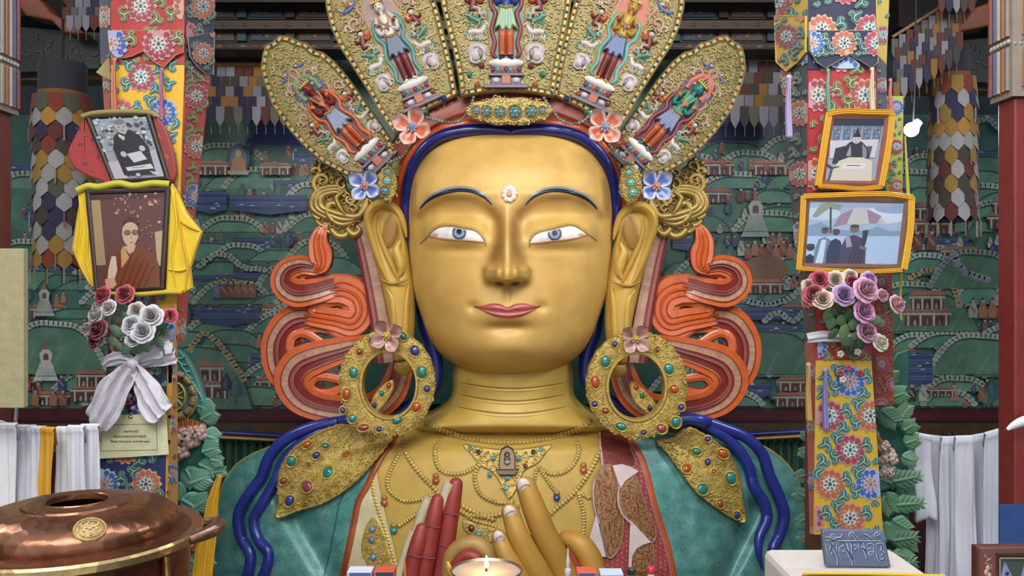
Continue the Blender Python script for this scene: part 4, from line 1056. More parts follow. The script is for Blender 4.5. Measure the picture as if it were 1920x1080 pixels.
# ring of index finger and thumb
mb = MB()
q = cr([(845, 1075, 6.48, 18), (848, 1045, 6.45, 17), (866, 1024, 6.42, 16), (890, 1020, 6.40, 16), (912, 1034, 6.38, 16), (925, 1060, 6.36, 16), (935, 1095, 6.36, 16)], 7)
mb.tube([P(x, y, d+.03) for x, y, d, r in q], [r*d/FPX for x, y, d, r in q], 'b08d50', n=16); mb.build('thumb', 'gold', HR)
mb = MB(); q = cr([(852, 1085, 6.4, 12), (858, 1058, 6.38, 12), (872, 1042, 6.35, 11), (890, 1044, 6.33, 11), (906, 1062, 6.32, 11), (915, 1090, 6.32, 11)], 7)
mb.tube([P(x, y, d) for x, y, d, r in q], [r*d/FPX for x, y, d, r in q], '9a3b34', n=16); mb.build('thumb_pad', 'satin', HR)
mb = MB(); q = cr([(1066, 1030, 3), (1075, 1050, 7), (1086, 1080, 10), (1092, 1110, 10)], 5)
mb.tube([P(x, y, 6.38) for x, y, r in q], [r*6.4/FPX for x, y, r in q], 'a03a32', n=12); mb.build('palm_edge', 'satin', HO)
# ================================================================ ROOM
def sbox(name, a, b, col, m='wood', parent=None):
    mb = MB(); mb.box(a, b, col); return mb.build(name, m, parent, smooth=False)
structure(sbox('floor', (-8.2, -13.5, -3.1), (8.2, 4.2, -3.0), '5a4a3c'))
structure(sbox('ceiling', (-8.2, -4.2, 6.6), (8.2, 4.2, 6.7), '3b2f26'))
structure(sbox('wall_left', (-8.3, -13.5, -3.0), (-8.1, 4.2, 6.6), '3f5a50', 'mural'))
structure(sbox('wall_right', (8.1, -13.5, -3.0), (8.3, 4.2, 6.6), '3f5a50', 'mural'))
# painted back wall
mb = MB()
MD = 12.0
WS = surf(MD)
rnd = random.Random(11)
mb.box((-8.1, 4.0, -3.0), (8.1, 4.2, 6.6), '3d6a5a')
def dk(c, t=.35): return mixc(c, '05080c', t)
_ml = [0]
_hold = [0]
def L_():
    if not _hold[0]: _ml[0] += .0035
    return 0.4+_ml[0]
def mp(pts, c):
    c = H(c); g = .3*c[0]+.6*c[1]+.1*c[2]; c = tuple(min(1, (v*.70+g*.30)*1.6+.004) for v in c[:3])+(1,)
    mb.poly(WS, pts, c, h=L_())
def ell(x, y, rx, ry, c, n=14): mp([(x+rx*cos(2*pi*i/n), y+ry*sin(2*pi*i/n)) for i in range(n)], c)
def seq(items, c, n):
    L_(); _hold[0] = 1
    for x, y, a, b in items: ell(x, y, a, b, c, n)
    _hold[0] = 0
def hill(x, y, w_, h_, c='3d7560', cloud=None, edge='1d3a33'):
    top = [(x-w_/2+w_*t, y-h_*(sin(pi*t)**.8)*(1+.10*sin(9*t))) for t in [i/20 for i in range(21)]]
    mp(top, c)
    q = resample(top, 6, closed=False)
    seq([(p[0], p[1]+3, 3.2, 2.2) for p in q], edge, 6)
    for k in range(3):
        t = .2+.25*k; mp([(x-w_/2+w_*t, y), (x-w_/2+w_*(t+.12), y-h_*.5), (x-w_/2+w_*(t+.14), y-h_*.5), (x-w_/2+w_*(t+.03), y)], mixc(c, '8fb8a0', .12))
    if cloud:
        r9 = resample(top, 9, closed=False); seq([(p[0], p[1]-4, 6.5, 5) for p in r9], cloud, 10); seq([(p[0], p[1]-3.5, 4, 3) for p in r9], dk(cloud, .2), 8)
def water(x0, x1, y0, y1):
    mp([(x0, y0), (x1, y0), (x1, y1), ((x0+x1)/2, y1+8), (x0, y1)], '2b4070')
    y = y0+3; k = 0
    while y < y1:
        mp([(x0, y), (x1, y), (x1, y+1.8), (x0, y+1.8)], ['3f5a8c', '25356a', '4a6592'][k % 3]); y += 5; k += 1
    for _ in range(4):
        x = rnd.uniform(x0+10, max(x0+11, x1-10)); yy = rnd.uniform(y0, y1); mp([(x, yy), (x+8, yy-3), (x+12, yy)], '8fa0a8')
def tree(x, y, s, c='24505a'):
    mp([(x-1, y), (x-1, y-14*s), (x+1, y-14*s), (x+1, y)], '2a2a22')
    mp([(x-8*s, y-10*s), (x-9*s, y-20*s), (x-4*s, y-30*s), (x, y-36*s), (x+4*s, y-30*s), (x+9*s, y-20*s), (x+8*s, y-10*s), (x, y-7*s)], c)
    mp([(x-5*s, y-12*s), (x-6*s, y-20*s), (x, y-30*s), (x+2*s, y-20*s), (x, y-10*s)], mixc(c, '7fae9a', .15))
def person(x, y, s, c, c2='8a6a4a'):
    mp([(x-5*s, y), (x-6*s, y-9*s), (x-3*s, y-18*s), (x+3*s, y-18*s), (x+6*s, y-9*s), (x+5*s, y)], c)
    mp([(x-3*s, y-17*s), (x+4*s, y-7*s), (x+2*s, y-5*s), (x-4*s, y-13*s)], c2)
    ell(x, y-21*s, 2.7*s, 3.2*s, 'a08870', 8); mp([(x-2.5*s, y-22*s), (x, y-25*s), (x+2.5*s, y-22*s)], '2a2320')
def stupa(x, y, s, c='a9b0a8'):
    mp([(x-24*s, y), (x+24*s, y), (x+20*s, y-8*s), (x-20*s, y-8*s)], c)
    mp([(x-20*s, y-9*s), (x+20*s, y-9*s), (x+15*s, y-22*s), (x-15*s, y-22*s)], mixc(c, '6f8a86', .3))
    mp([(x-15*s, y-22*s), (x+15*s, y-22*s), (x+11*s, y-34*s), (x-11*s, y-34*s)], c)
    mp([(x-9*s, y-34*s), (x+9*s, y-34*s), (x+12*s, y-50*s), (x+6*s, y-58*s), (x-6*s, y-58*s), (x-12*s, y-50*s)], mixc(c, 'ffffff', .08))
    mp([(x-5*s, y-38*s), (x+5*s, y-38*s), (x+5*s, y-48*s), (x, y-52*s), (x-5*s, y-48*s)], '7a3a26')
    mp([(x-4*s, y-58*s), (x+4*s, y-58*s), (x+1*s, y-76*s), (x-1*s, y-76*s)], '9c4f26')
def temple(x, y, s, storeys=2):
    for k in range(storeys):
        w_ = (46-12*k)*s; yy = y-k*34*s
        mp([(x-w_, yy), (x+w_, yy), (x+w_, yy-22*s), (x-w_, yy-22*s)], '5f3328')
        for q in (-.85, -.3, .3, .85): mp([(x+q*w_-2*s, yy), (x+q*w_+2*s, yy), (x+q*w_+2*s, yy-22*s), (x+q*w_-2*s, yy-22*s)], 'a8a294')
        for q in (-.55, 0, .55):
            mp([(x+q*w_-6*s, yy), (x+q*w_+6*s, yy), (x+q*w_+6*s, yy-17*s), (x+q*w_-6*s, yy-17*s)], '3a2a2a'); person(x+q*w_, yy-1, .55*s, rnd.choice(['8a3f2c', 'a86a38', '8f9894']))
        mp([(x-w_*1.12, yy-22*s), (x+w_*1.12, yy-22*s), (x+w_*1.05, yy-27*s), (x-w_*1.05, yy-27*s)], '9c9486')
        for q in range(9): mp([(x-w_*1.05+q*w_*.235, yy-27*s), (x-w_*1.05+(q+.6)*w_*.235, yy-27*s), (x-w_*1.05+(q+.3)*w_*.235, yy-31*s)], '2c2230')
        mp([(x-w_*1.15, yy-29*s), (x+w_*1.15, yy-29*s), (x+w_*.8, yy-38*s), (x-w_*.8, yy-38*s)], 'a0582c')
def cloudline(pts, c='9aa79c', s=1):
    r8 = resample(cr(pts, 4), 8*s, closed=False); seq([(p[0]+rnd.uniform(-1, 1), p[1]+rnd.uniform(-2, 2), 6.5*s, 5*s) for p in r8], c, 10); seq([(p[0], p[1]+1, 4*s, 3*s) for p in r8], dk(c, .2), 8)
def buddha_shrine(x, y, s):
    ell(x, y-20*s, 20*s, 26*s, '1f2a5c', 20); ell(x, y-18*s, 15*s, 20*s, '2f6a68', 18)
    mp([(x-14*s, y), (x-10*s, y-18*s), (x-5*s, y-24*s), (x+5*s, y-24*s), (x+10*s, y-18*s), (x+14*s, y)], 'a8642c'); ell(x, y-29*s, 5*s, 6*s, 'b88a48')
    mp([(x-20*s, y), (x+20*s, y), (x+16*s, y+7*s), (x-16*s, y+7*s)], '9a8f7c')
# broad colour fields
for x0, x1 in ((-250, 640), (1250, 2200)):
    for y0, y1, c in ((-60, 215, '24303c'), (215, 330, '2b5c54'), (330, 430, '3b7060'), (430, 600, '356656'), (600, 765, '406f5e')):
        mp([(x0, y0), (x1, y0), (x1, y1), (x0, y1)], c)
mp([(500, 200), (660, 200), (660, 280), (470, 270)], '20306c'); mp([(1250, 150), (1480, 150), (1480, 260), (1300, 270)], '1d2a55')
# seeded scatter of countryside first
for (xa, xb) in ((40, 620), (1280, 1900)):
    y = 300
    while y < 765:
        x = xa+rnd.uniform(0, 60)
        while x < xb:
            k = rnd.random()
            if k < .38: hill(x, y, rnd.uniform(90, 160), rnd.uniform(22, 42), rnd.choice(['3d7a66', '46806a', '35705c', '4a8468']), rnd.choice([None, '9aa79c', None, '8f9c80']))
            elif k < .55: water(x-45, x+45, y-16, y+4)
            elif k < .68: tree(x, y, rnd.uniform(.8, 1.3), rnd.choice(['1f4858', '2a5a48', '24386a', '2f6450']))
            elif k < .93:
                for q in range(rnd.randint(2, 5)): person(x+q*13, y+rnd.uniform(-4, 4), rnd.uniform(.8, 1.15), rnd.choice(['8a3f2c', 'a05a30', '2c3c70', '7a3028', '9a9a90']), rnd.choice(['a86a3a', '6a2a2a', '4a6a9a']))
            else: temple(x, y, .7, 1)
            if rnd.random() < .5: person(x+30, y+3, rnd.uniform(.8, 1.1), rnd.choice(['8a3f2c', 'a05a30', '2c3c70', '9a9a90']))
            x += rnd.uniform(42, 74)
        y += 27
# features that stand out
buddha_shrine(452, 322, 1.1); temple(400, 330, .7, 1); temple(520, 330, .6, 1)
for q in range(6): person(395+q*26, 380+(q % 3)*6, 1.1, rnd.choice(['8a3f2c', 'a05a30', '2c3c70']))
water(372, 430, 360, 395); water(440, 580, 368, 396)
cloudline([(380, 500), (405, 480), (430, 478), (460, 500), (500, 505)], '8f9c94')
for q in range(6): person(412+q*13, 558, 1.4, rnd.choice(['7a3028', 'a05a30', '4d6a9a', '8a3f2c']))
water(380, 490, 575, 602); tree(350, 616, 1.6); tree(545, 470, 1.1, '24386a')
hill(385, 765, 190, 130, '44745c', None); cloudline([(345, 690), (370, 640), (395, 625), (430, 660), (462, 710)], '9c8c54')
temple(390, 745, .95, 2); tree(448, 755, 1.5, '2f5a5a'); tree(430, 740, 1.2, '202c58')
hill(110, 700, 200, 100, '44775f', 'a0ab9c'); stupa(95, 712, 1.0); stupa(92, 592, .85, '8f958e')
for q, c in ((50, '28407c'), (75, 'a05a30'), (108, 'a05a30'), (126, '8a3f2c'), (60, '8a3038'), (124, '2c3c80')): person(q, 758 if q in (50, 75, 108, 126) else 730, 1.25, c)
temple(180, 750, .8, 2)
stupa(1412, 445, 1.15, '8a938e'); temple(1335, 330, .75, 1); temple(1440, 330, .7, 1)
for q in range(8): person(1385+q*13, 480+(q % 2)*6, 1.25, rnd.choice(['8a3f2c', 'a05a30', '9a9a90']))
ell(1430, 505, 42, 26, '7c5228', 18); temple(1430, 550, .7, 1); cloudline([(1370, 545), (1400, 565), (1440, 572), (1480, 555), (1505, 530)], '8a9494', 1.1)
water(1330, 1520, 575, 592); cloudline([(1430, 600), (1450, 585), (1480, 600), (1500, 585)], '8a9890'); hill(1440, 700, 200, 90, '3a6c54')
temple(1480, 760, .7, 1); stupa(1395, 720, .6)
hill(1730, 620, 200, 80, '3f6e50'); cloudline([(1700, 520), (1740, 505), (1775, 530), (1790, 570)], '9c8444'); temple(1730, 610, .9, 2)
hill(1820, 540, 170, 70, '3c6c52', '7c878c'); cloudline([(1780, 480), (1790, 500), (1810, 515), (1840, 525)], '7c8494', 1.2)
for q in range(5): person(1815+q*18, 595, 1.5, rnd.choice(['8a3f2c', 'a05a30', '8f9894']))
hill(1830, 700, 200, 75, '44765a', '9aa69c'); water(1680, 1740, 660, 715); tree(1850, 760, 1.5, '27505c'); tree(1840, 765, 1.2, '2a5a60')
for q, c in ((1702, '22303a'), (1722, '9a9a92'), (1780, '9a6a50'), (1832, '8a4a30')): person(q, 750, 1.4, c)
temple(1757, 742, .5, 1); temple(1740, 440, .8, 2); temple(1880, 430, .8, 2); cloudline([(1820, 235), (1840, 225), (1865, 245), (1880, 250)], '7a8a90')
for q in (1712, 1738): person(q, 470, 1.6, '6f3428')
for q in range(12): person(rnd.uniform(1290, 1500), rnd.uniform(290, 330), .9, rnd.choice(['8a3f2c', '9a9a90', '2c3c70']))
tree(1345, 500, 1.5, '2a5c50'); tree(1365, 505, 1.3, '25584c')
back = structure(mb.build('wall_back', 'mural', smooth=False))
# painted bands under the mural
mb = MB()
for y0, y1, c, h in ((766, 788, '5a2028', 3), (788, 792, '2a1a20', 5), (792, 840, '5a4028', 4), (840, 846, '7a5a30', 6), (846, 1200, '43201e', 3)):
    mb.add([WS(-250, y0, h), WS(2200, y0, h), WS(2200, y1, h), WS(-250, y1, h)], [(0, 1, 2, 3)], c)
x = -200
while x < 2200:
    mb.dome(WS, x, 815, 6, 6, '1c2240', h=5, th=2, n=10, rings=2)
    for sg in (-1, 1):
        for k, c in enumerate(['5f4a2c', '7a5f3a', '5a3a30']): curl(mb, WS, x+sg*(18+10*k), 815-4+8*(k % 2), 6, k, sg, c, th=2, h=4)
    x += 90
structure(mb.build('trim_1', 'mural'))

# ---------------- throne back curtain and its rail
mb = MB()
cf = surf(lambda x, y: 9.6+.05*sin(x*.42)+.02*sin(x*1.1))
for x0, x1 in ((330, 700), (1200, 1560)):
    rows = [[cf(x, y) for x in range(x0, x1, 2)] for y in (818, 860, 920, 1000, 1150)]
    mb2 = MB(); mb2.grid(rows, '2a5a44'); 
    o = mb2.build('pleated_curtain', 'silk')
    side = 'left' if x0 < 900 else 'right'
    tag(o, 'dark green pleated curtain above the teal shoulder, %s of the statue in the photo' % ('left' if x0 < 900 else 'right'), 'curtain')
    mr = MB(); S = surf(9.5); sl = -.07 if x0 < 900 else .055
    def RS(x, y, h=0, x0=x0, sl=sl): return S(x, y+(x-450)*.055 if x0 < 900 else y-(x-1430)*.055, h)
    for y, w_, c, h in ((812, 9, '27307c', 4), (821, 8, 'b5863a', 2)):
        mr.stroke(RS, [(x, y) for x in range(x0-10, x1+10, 20)], w_, c, h=h, th=6)
    t_ = mr.build('curtain_rail', 'paint'); tag(t_, 'blue and gold rail over the green curtain on the %s of the statue' % side, 'rail')

# ---------------- beams and hangings near the ceiling
def beam(name, label, y0, y1, d, base, kind, x0=370, x1=1500, dep=.5):
    S = surf(d); mb = MB(); a, b = P(x0, y1, d), P(x1, y0, d)
    mb.box((a.x, a.y, a.z), (b.x, a.y+dep, b.z), base); o = mb.build('ceiling_beam', 'wood', smooth=False)
    tag(o, label, 'beam')
    m2 = MB(); x = x0+10; k = 0; r = random.Random(int(y0)); hh = y1-y0
    while x < x1-60:
        if kind == 'panel':
            c = ['4a4438', '2c3548', '4a3a2a'][k % 3]
            m2.prism(S, [(x, y0+3), (x+60, y0+3), (x+60, y1-3), (x, y1-3)], 0, 3, c, 1)
            for q in (12, 30, 48): curl(m2, S, x+q, (y0+y1)/2, hh*.28, q, 1, '6f6656', th=2, h=3); 
            m2.dome(S, x+30, (y0+y1)/2, hh*.2, hh*.2, '7a5a44', h=3, th=2, n=10)
            m2.prism(S, [(x+66, y0+1), (x+84, y0+1), (x+84, y1-1), (x+66, y1-1)], 0, 7, ['2a4640', '3a2622', '22303c'][k % 3], 1.5)
            x += 90
        elif kind == 'tri':
            m2.prism(S, [(x, y1-2), (x+10, y0+2), (x+20, y1-2)], 0, 2.5, ['5a2c22', '6a5a38'][k % 2], 1); x += 22
        else:
            m2.dome(S, x, (y0+y1)/2, 5, hh*.25, '5a4a34', h=0, th=3, n=8); x += 40
        k += 1
    m2.build('painted_panel', 'satin', o)
beam('', 'dark topmost painted beam above the crown', -60, 4, 10.2, '2c231c', 'dot')
beam('', 'beam with scroll-painted panels, upper row behind crown', 6, 36, 10.6, '33302a', 'panel')
beam('', 'plain brown beam between two painted rows', 38, 54, 10.4, '4a3424', 'dot')
beam('', 'beam with flower-painted panels, lower row behind crown', 56, 80, 10.6, '2c2c30', 'panel')
beam('', 'thin beam edged with small painted triangles', 81, 92, 10.5, '3a2a22', 'tri')
def valance(label, x0, x1, y0, rows, d, dd=None, rowh=23, slope=0, wtab=24, dark=0, seed=2, top=True, side=None):
    dd = dd or (lambda x: d)
    S = surf(lambda x, y: dd(x)); r = random.Random(seed)
    mb = MB()
    if top:
        mb.stroke(S, [(x, y0-23+slope*(x-x0)) for x in (x0, (x0+x1)/2, x1)], 42, '221f30', h=0, th=3)
        mb.stroke(S, [(x, y0-1+slope*(x-x0)) for x in (x0, (x0+x1)/2, x1)], 7, '8a5a30', h=2, th=4)
    else: mb.stroke(S, [(x0, y0), (x1, y0+slope*(x1-x0))], 6, '8a6a48', h=0, th=4)
    o = mb.build('tabbed_valance', 'cloth'); tag(o, label, 'valance')
    m3 = MB()
    pal = ['8a8890', 'a07038', '3a3350', '6a3a30', '706a60', '9a97a0', '4c4440']
    for k in range(rows):
        y = y0+2+k*rowh*.8; x = x0+(k % 2)*wtab/2
        while x < x1-wtab*.6:
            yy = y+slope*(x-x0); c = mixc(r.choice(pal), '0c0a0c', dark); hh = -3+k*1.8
            m3.prism(S, [(x+.5, yy), (x+wtab-1, yy), (x+wtab-1, yy+rowh*1.0), (x+wtab/2, yy+rowh*1.55), (x+.5, yy+rowh*1.0)], hh, hh+1.6, c, .5)
            if k == rows-1: m3.stroke(S, [(x+wtab/2, yy+rowh*1.55), (x+wtab/2+.5, yy+rowh*1.55+15)], 1.3, mixc('9a9280', '0c0a0c', dark), h=hh, th=2)
            x += wtab
    m3.build('fabric_tabs', 'cloth', o)
valance('grey and orange tabbed valance hanging left of the crown', 372, 560, 122, 5, 11.02, rowh=24, wtab=17, seed=4)
valance('brown and orange tabbed valance hanging right of the crown', 1350, 1520, 112, 5, 11.02, rowh=27, wtab=18, seed=6, dark=.25)
# far left / right corners: carved lintels, sloping beams
def corner(fl, cx=948):
    def T(d): 
        S = surf(d); return (lambda x, y, h=0: S(x, y, h)) if fl == 1 else (lambda x, y, h=0: S(1900-x, y+(20), h))
    lab = 'left' if fl == 1 else 'right'
    mb = MB(); S = T(9.6)
    mb.prism(S, [(20, 50), (190, 62), (190, 132), (20, 140)], -30, 8, '2c2e2e', 3)
    for k in range(8): curl(mb, S, 40+20*k, 70+(k % 2)*6, 8, k, (-1)**k, '4a4f4c', th=3, h=8); curl(mb, S, 36+21*k, 108-(k % 2)*10, 11, k+2, (-1)**k, '4a5048', th=3, h=8)
    o = mb.build('carved_lintel', 'wood'); tag(o, 'dark scroll-carved lintel in the upper %s corner' % lab, 'lintel')
    mb = MB(); S = T(9.2)
    mb.prism(S, [(32, -20), (70, -6), (95, 22), (160, 62), (142, 64), (118, 60), (96, 38), (48, 28), (32, 6)], -40, 0, '8a5038', 3)
    o = mb.build('bracket_beam', 'wood'); tag(o, 'sloping orange bracket beam in the upper %s corner' % lab, 'beam')
    mb = MB(); a = T(10.6)(10, 150); b = T(10.6)(190, 136)
    mb.box((min(a.x, b.x), a.y, min(a.z, b.z)), (max(a.x, b.x), a.y+.3, max(a.z, b.z)), '7a4a2a'); o = mb.build('lintel_beam', 'wood', smooth=False)
    tag(o, 'thin orange-brown crossbeam under the %s carved lintel' % lab, 'beam')
    mb = MB(); a = T(11)(-140, 30); b = T(11)(215, -120)
    mb.box((min(a.x, b.x), a.y, min(a.z, b.z)), (max(a.x, b.x), a.y+.4, max(a.z, b.z)), '2a211b'); o = mb.build('ceiling_beam', 'wood', smooth=False)
    tag(o, 'dark wooden beam at the very top %s of the hall' % lab, 'beam')
corner(1); corner(-1)
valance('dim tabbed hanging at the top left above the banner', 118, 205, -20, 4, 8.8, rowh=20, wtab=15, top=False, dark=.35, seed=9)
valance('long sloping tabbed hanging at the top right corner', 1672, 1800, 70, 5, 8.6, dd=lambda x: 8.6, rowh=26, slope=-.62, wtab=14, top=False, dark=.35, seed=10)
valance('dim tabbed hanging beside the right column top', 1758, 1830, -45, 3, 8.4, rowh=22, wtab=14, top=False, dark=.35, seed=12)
# cylinder banners of pointed tabs
def banner(label, cx, ytop, ycap, ybot, r0, r1, D, seed, dark=0):
    o = MB(); r = random.Random(seed)
    c = P(cx, ytop, D); zt = c.z; zb = P(cx, ycap, D).z; k = D/FPX
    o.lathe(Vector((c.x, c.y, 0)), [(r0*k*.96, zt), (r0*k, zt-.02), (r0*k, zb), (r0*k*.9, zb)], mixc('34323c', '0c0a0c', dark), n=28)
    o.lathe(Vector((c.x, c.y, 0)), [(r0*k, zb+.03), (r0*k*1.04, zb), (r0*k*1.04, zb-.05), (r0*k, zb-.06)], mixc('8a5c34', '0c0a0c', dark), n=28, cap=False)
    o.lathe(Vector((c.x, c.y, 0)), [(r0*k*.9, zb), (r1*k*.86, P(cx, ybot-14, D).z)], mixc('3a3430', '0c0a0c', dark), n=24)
    o.tube([Vector((c.x, c.y, zt)), Vector((c.x, c.y, 6.6))], .015, '2a2420', n=8)
    b = o.build('tab_banner', 'cloth'); tag(b, label, 'banner')
    m = MB(); rows = int((ybot-ycap)/26); pal = ['a8a4a0', '6a2f2a', '343050', 'a8803c', '5a5a48', '8a3a2c', 'b0acae', '4a4038', 'c08a3c']
    for i in range(rows):
        y0 = ycap+4+i*26; rr = (r0+(r1-r0)*i/rows)*k*(1+.0); n = 12; col = [r.choice(pal) for _ in range(2)]
        for j in range(n):
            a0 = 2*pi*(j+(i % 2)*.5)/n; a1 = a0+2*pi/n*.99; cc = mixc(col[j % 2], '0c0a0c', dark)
            z0 = P(cx, y0, D).z; h_ = 24*k
            def q(a, z, e=0): return Vector((c.x+(rr+e+.05-.003*i)*cos(a), c.y+(rr+e+.05-.003*i)*sin(a), z))
            am = (a0+a1)/2
            vs = [q(a0, z0), q(am, z0, .01), q(a1, z0), q(a1, z0-h_, .012), q(am, z0-h_*1.5, .03), q(a0, z0-h_, .012)]
            m.add(vs, [(0, 1, 4, 5), (1, 2, 3, 4)], cc)
            if i == rows-1 or (i % 3 == 1 and j % 3 == 0):
                m.tube([q(am, z0-h_*1.45, .03), q(am, z0-h_*2.6, .03)], .008, mixc(r.choice(['a8a4a0', 'b08a4a', '9a6a80']), '0c0a0c', dark), n=5)
    m.build('fabric_tabs', 'cloth', b)
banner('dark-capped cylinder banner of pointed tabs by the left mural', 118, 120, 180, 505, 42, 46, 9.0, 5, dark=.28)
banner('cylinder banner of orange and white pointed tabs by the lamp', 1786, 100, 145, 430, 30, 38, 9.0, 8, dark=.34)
for pts, D, lab in (([(1668, 0), (1672, 90), (1678, 200)], 8.8, ''),): pass

# ---------------- pillars: right red column and left painted column edge
def column(label, x0, x1, ycap, d, seam, col, col2, low=None):
    "square column, px edges at distance d, its carved head above ycap"
    a, b = P(x0, 540, d), P(x1, 540, d); zc = P(x0, ycap, d).z
    o = MB(); DP = .18
    o.box((a.x, a.y, -3.0), (b.x, a.y+DP, zc), col); c = o.build('red_column', 'satin', smooth=False, bevel=.012); tag(c, label, 'column')
    m = MB(); S = surf(d); zt = 6.5
    m.box((a.x-.03, a.y-.03, zc), (b.x+.03, a.y+DP+.03, zt), '8a7e70')
    n = 7; 
    for i in range(n):
        x = x0+(x1-x0)*(i+.5)/n; w_ = (x1-x0)/n*.75
        for (ya, yb) in ((ycap-12, ycap-88), (ycap-108, ycap-260)):
            m.stroke(S, cr([(x, ya, w_*.9), (x, ya-8, w_), (x, yb, w_), (x, yb-6, w_*.4)], 4), w_, '7a7068', h=6, th=4)
            m.stroke(S, cr([(x, ya-6, w_*.5), (x, yb+6, w_*.5)], 4), w_*.5, ['8a5530', '34365c', '6a2f2a'][i % 3], h=9, th=3)
    for sx in (a.x-.035, b.x+.035):
        for k in range(5):
            y_ = a.y+.01+DP*k/4
            for z0, z1 in ((zc+.04, zc+.30), (zc+.37, zt)):
                m.tube([Vector((sx, y_, z0)), Vector((sx, y_, z1))], .018, ['7a7068', '8a5530', '9a9088', '4a4a6c', '7a3a34'][k], n=8)
        for k in range(6): m.ball(Vector((sx, a.y+DP*k/5, zc+.335)), .017, '9a938a', n=8, m=6)
    m.build('carved_capital', 'satin', c)
    mbb = MB(); x = x0-4
    while x < x1+6: mbb.dome(S, x, ycap-98-(x-x0)*.0, 5, 5, '8a837a', h=6, th=5, n=10); x += 11
    mbb.build('bead_moulding', 'satin', c)
    return c, S
c, S = column('tall red column at the right edge of the hall', 1902, 2040, 182, 5.2, 0, '7c2a26', '')
mb = MB(); a = P(1872, 945, 5.2)
mb.box((a.x-.0, a.y-.015, -2.9), (P(2012, 540, 5.2).x, a.y+.0, P(0, 945, 5.2).z), '2f4f88'); mb.build('blue_base_band', 'satin', c, smooth=False)
c, S = column('painted column at the left edge, mostly out of frame', -150, -8, 205, 5.6, 0, '6a3a34', '')
# beige board at the left
mb = MB(); a, b = P(-80, 765, 5.0), P(44, 466, 5.0); mb.box((a.x, a.y, a.z), (b.x, a.y+.05, b.z), 'a39a74'); o = mb.build('beige_board', 'matte', smooth=False, bevel=.004); tag(o, 'plain beige board standing at the left edge', 'board')
mb = MB(); mb.tube([P(33, 715, 5.38), P(32, 745, 5.38)],   .013, '202024', n=10); mb.tube([P(32, 745, 5.38), P(28, 803, 5.4)], .012, 'b5b8bc', n=10)
o = mb.build('rope_hook_rod', 'steel'); tag(o, 'thin metal rod with a black grip holding up the scarf rope', 'rod')

# ---------------- white offering scarves on ropes
def rope(label, pts, d):
    mb = MB(); mb.tube([P(x, y, d) for x, y in cr(pts, 6)], .008, 'cfc8c4', n=8); o = mb.build('rope', 'cloth'); tag(o, label, 'rope')
def scarf(S, x0, x1, yt0, yt1, yb, col, seed, name='white_scarf', label='', group=None, amp=6, flare=0):
    r = random.Random(seed); mb = MB(); n = max(10, int((x1-x0)/2)); ph = [r.uniform(0, 6.3) for _ in range(4)]; fr = [r.uniform(.12, .2), r.uniform(.25, .42), r.uniform(.5, .7)]
    rows = []; m = 26
    for i in range(m+1):
        t = i/m; row = []
        for j in range(n+1):
            q = j/n; x = x0+(x1-x0)*q+flare*t*(q-.5)*14+2*sin(t*5+ph[3]); yt = yt0+(yt1-yt0)*q; y = yt+(yb+5*sin(q*7+ph[0])-yt)*t
            h = (amp*.25+amp*t*.75)*(sin(x*fr[0]+ph[0])+.7*sin(x*fr[1]+ph[1]+t)+.35*sin(x*fr[2]+ph[2]-t*2))+3*sin(y*.03+ph[2])*t
            row.append(S(x, y, h+(4 if i == 0 else 0)))
        rows.append(row)
    mb.grid(rows, col)
    top = [r_ for r_ in rows[0]]; mb.grid([[p+Vector((0, .05, -.10)) for p in top], [p+Vector((0, .03, .012)) for p in top], top], col)
    o = mb.build(name, 'silk'); tag(o, label, 'scarf', group); sd = o.modifiers.new('s', 'SOLIDIFY'); sd.thickness = .004
rope('slack rope carrying white scarves on the left', [(-60, 786), (0, 790), (28, 800), (100, 806), (160, 801), (188, 797)], 5.4)
sp = [(-50, -8), (-10, 28), (24, 66), (58, 82), (104, 132), (126, 160), (152, 187)]
for i, (a, b) in enumerate(sp):
    y = interp([(-60, 790), (28, 800), (100, 806), (200, 797)], (a+b)/2)
    scarf(surf(5.4-.07*(i % 2)), a, b, y, y, 1000+20*(i % 3), ['d4d2d8', 'dcdadc', 'cccbd4'][i % 3], i+3, amp=4.5, label='thin white offering scarf on the left rope, among its look-alikes', group='white scarves on the left rope')
scarf(surf(5.26), 74, 100, 805, 806, 960, 'c8901c', 33, name='yellow_scarf', label='narrow golden-yellow scarf among white scarves on left rope', amp=3)
rope('slack rope carrying white scarves on the right', [(1650, 800), (1700, 811), (1760, 822), (1820, 821), (1860, 812), (1890, 802)], 7.0)
sp = [(1693, 1716), (1704, 1730), (1716, 1746), (1738, 1772), (1764, 1800), (1792, 1826), (1818, 1852), (1846, 1893)]
yb = [930, 960, 975, 1085, 1120, 1100, 1120, 1060]
for i, (a, b) in enumerate(sp):
    yy = [interp([(1650, 800), (1700, 811), (1760, 822), (1820, 821), (1860, 812), (1890, 802)], v) for v in (a, b)]
    scarf(surf(7.0-.07*(i % 3)), a, b, yy[0], yy[1], yb[i], ['c8cad6', 'd2d5e2', 'dcdce6'][i % 3], i+50, amp=4.5, label='thin white offering scarf on the right rope, among its look-alikes', group='white scarves on the right rope', flare=1)
mb = MB(); q = cr([(1888, 806, 6), (1900, 798, 14), (1920, 790, 20), (1950, 786, 22)], 5); mb.stroke(surf(5.1), q, 20, 'd0cdd2', h=0, th=10)
o = mb.build('knotted_scarf', 'silk'); tag(o, 'white scarf knotted around the red column', 'scarf')
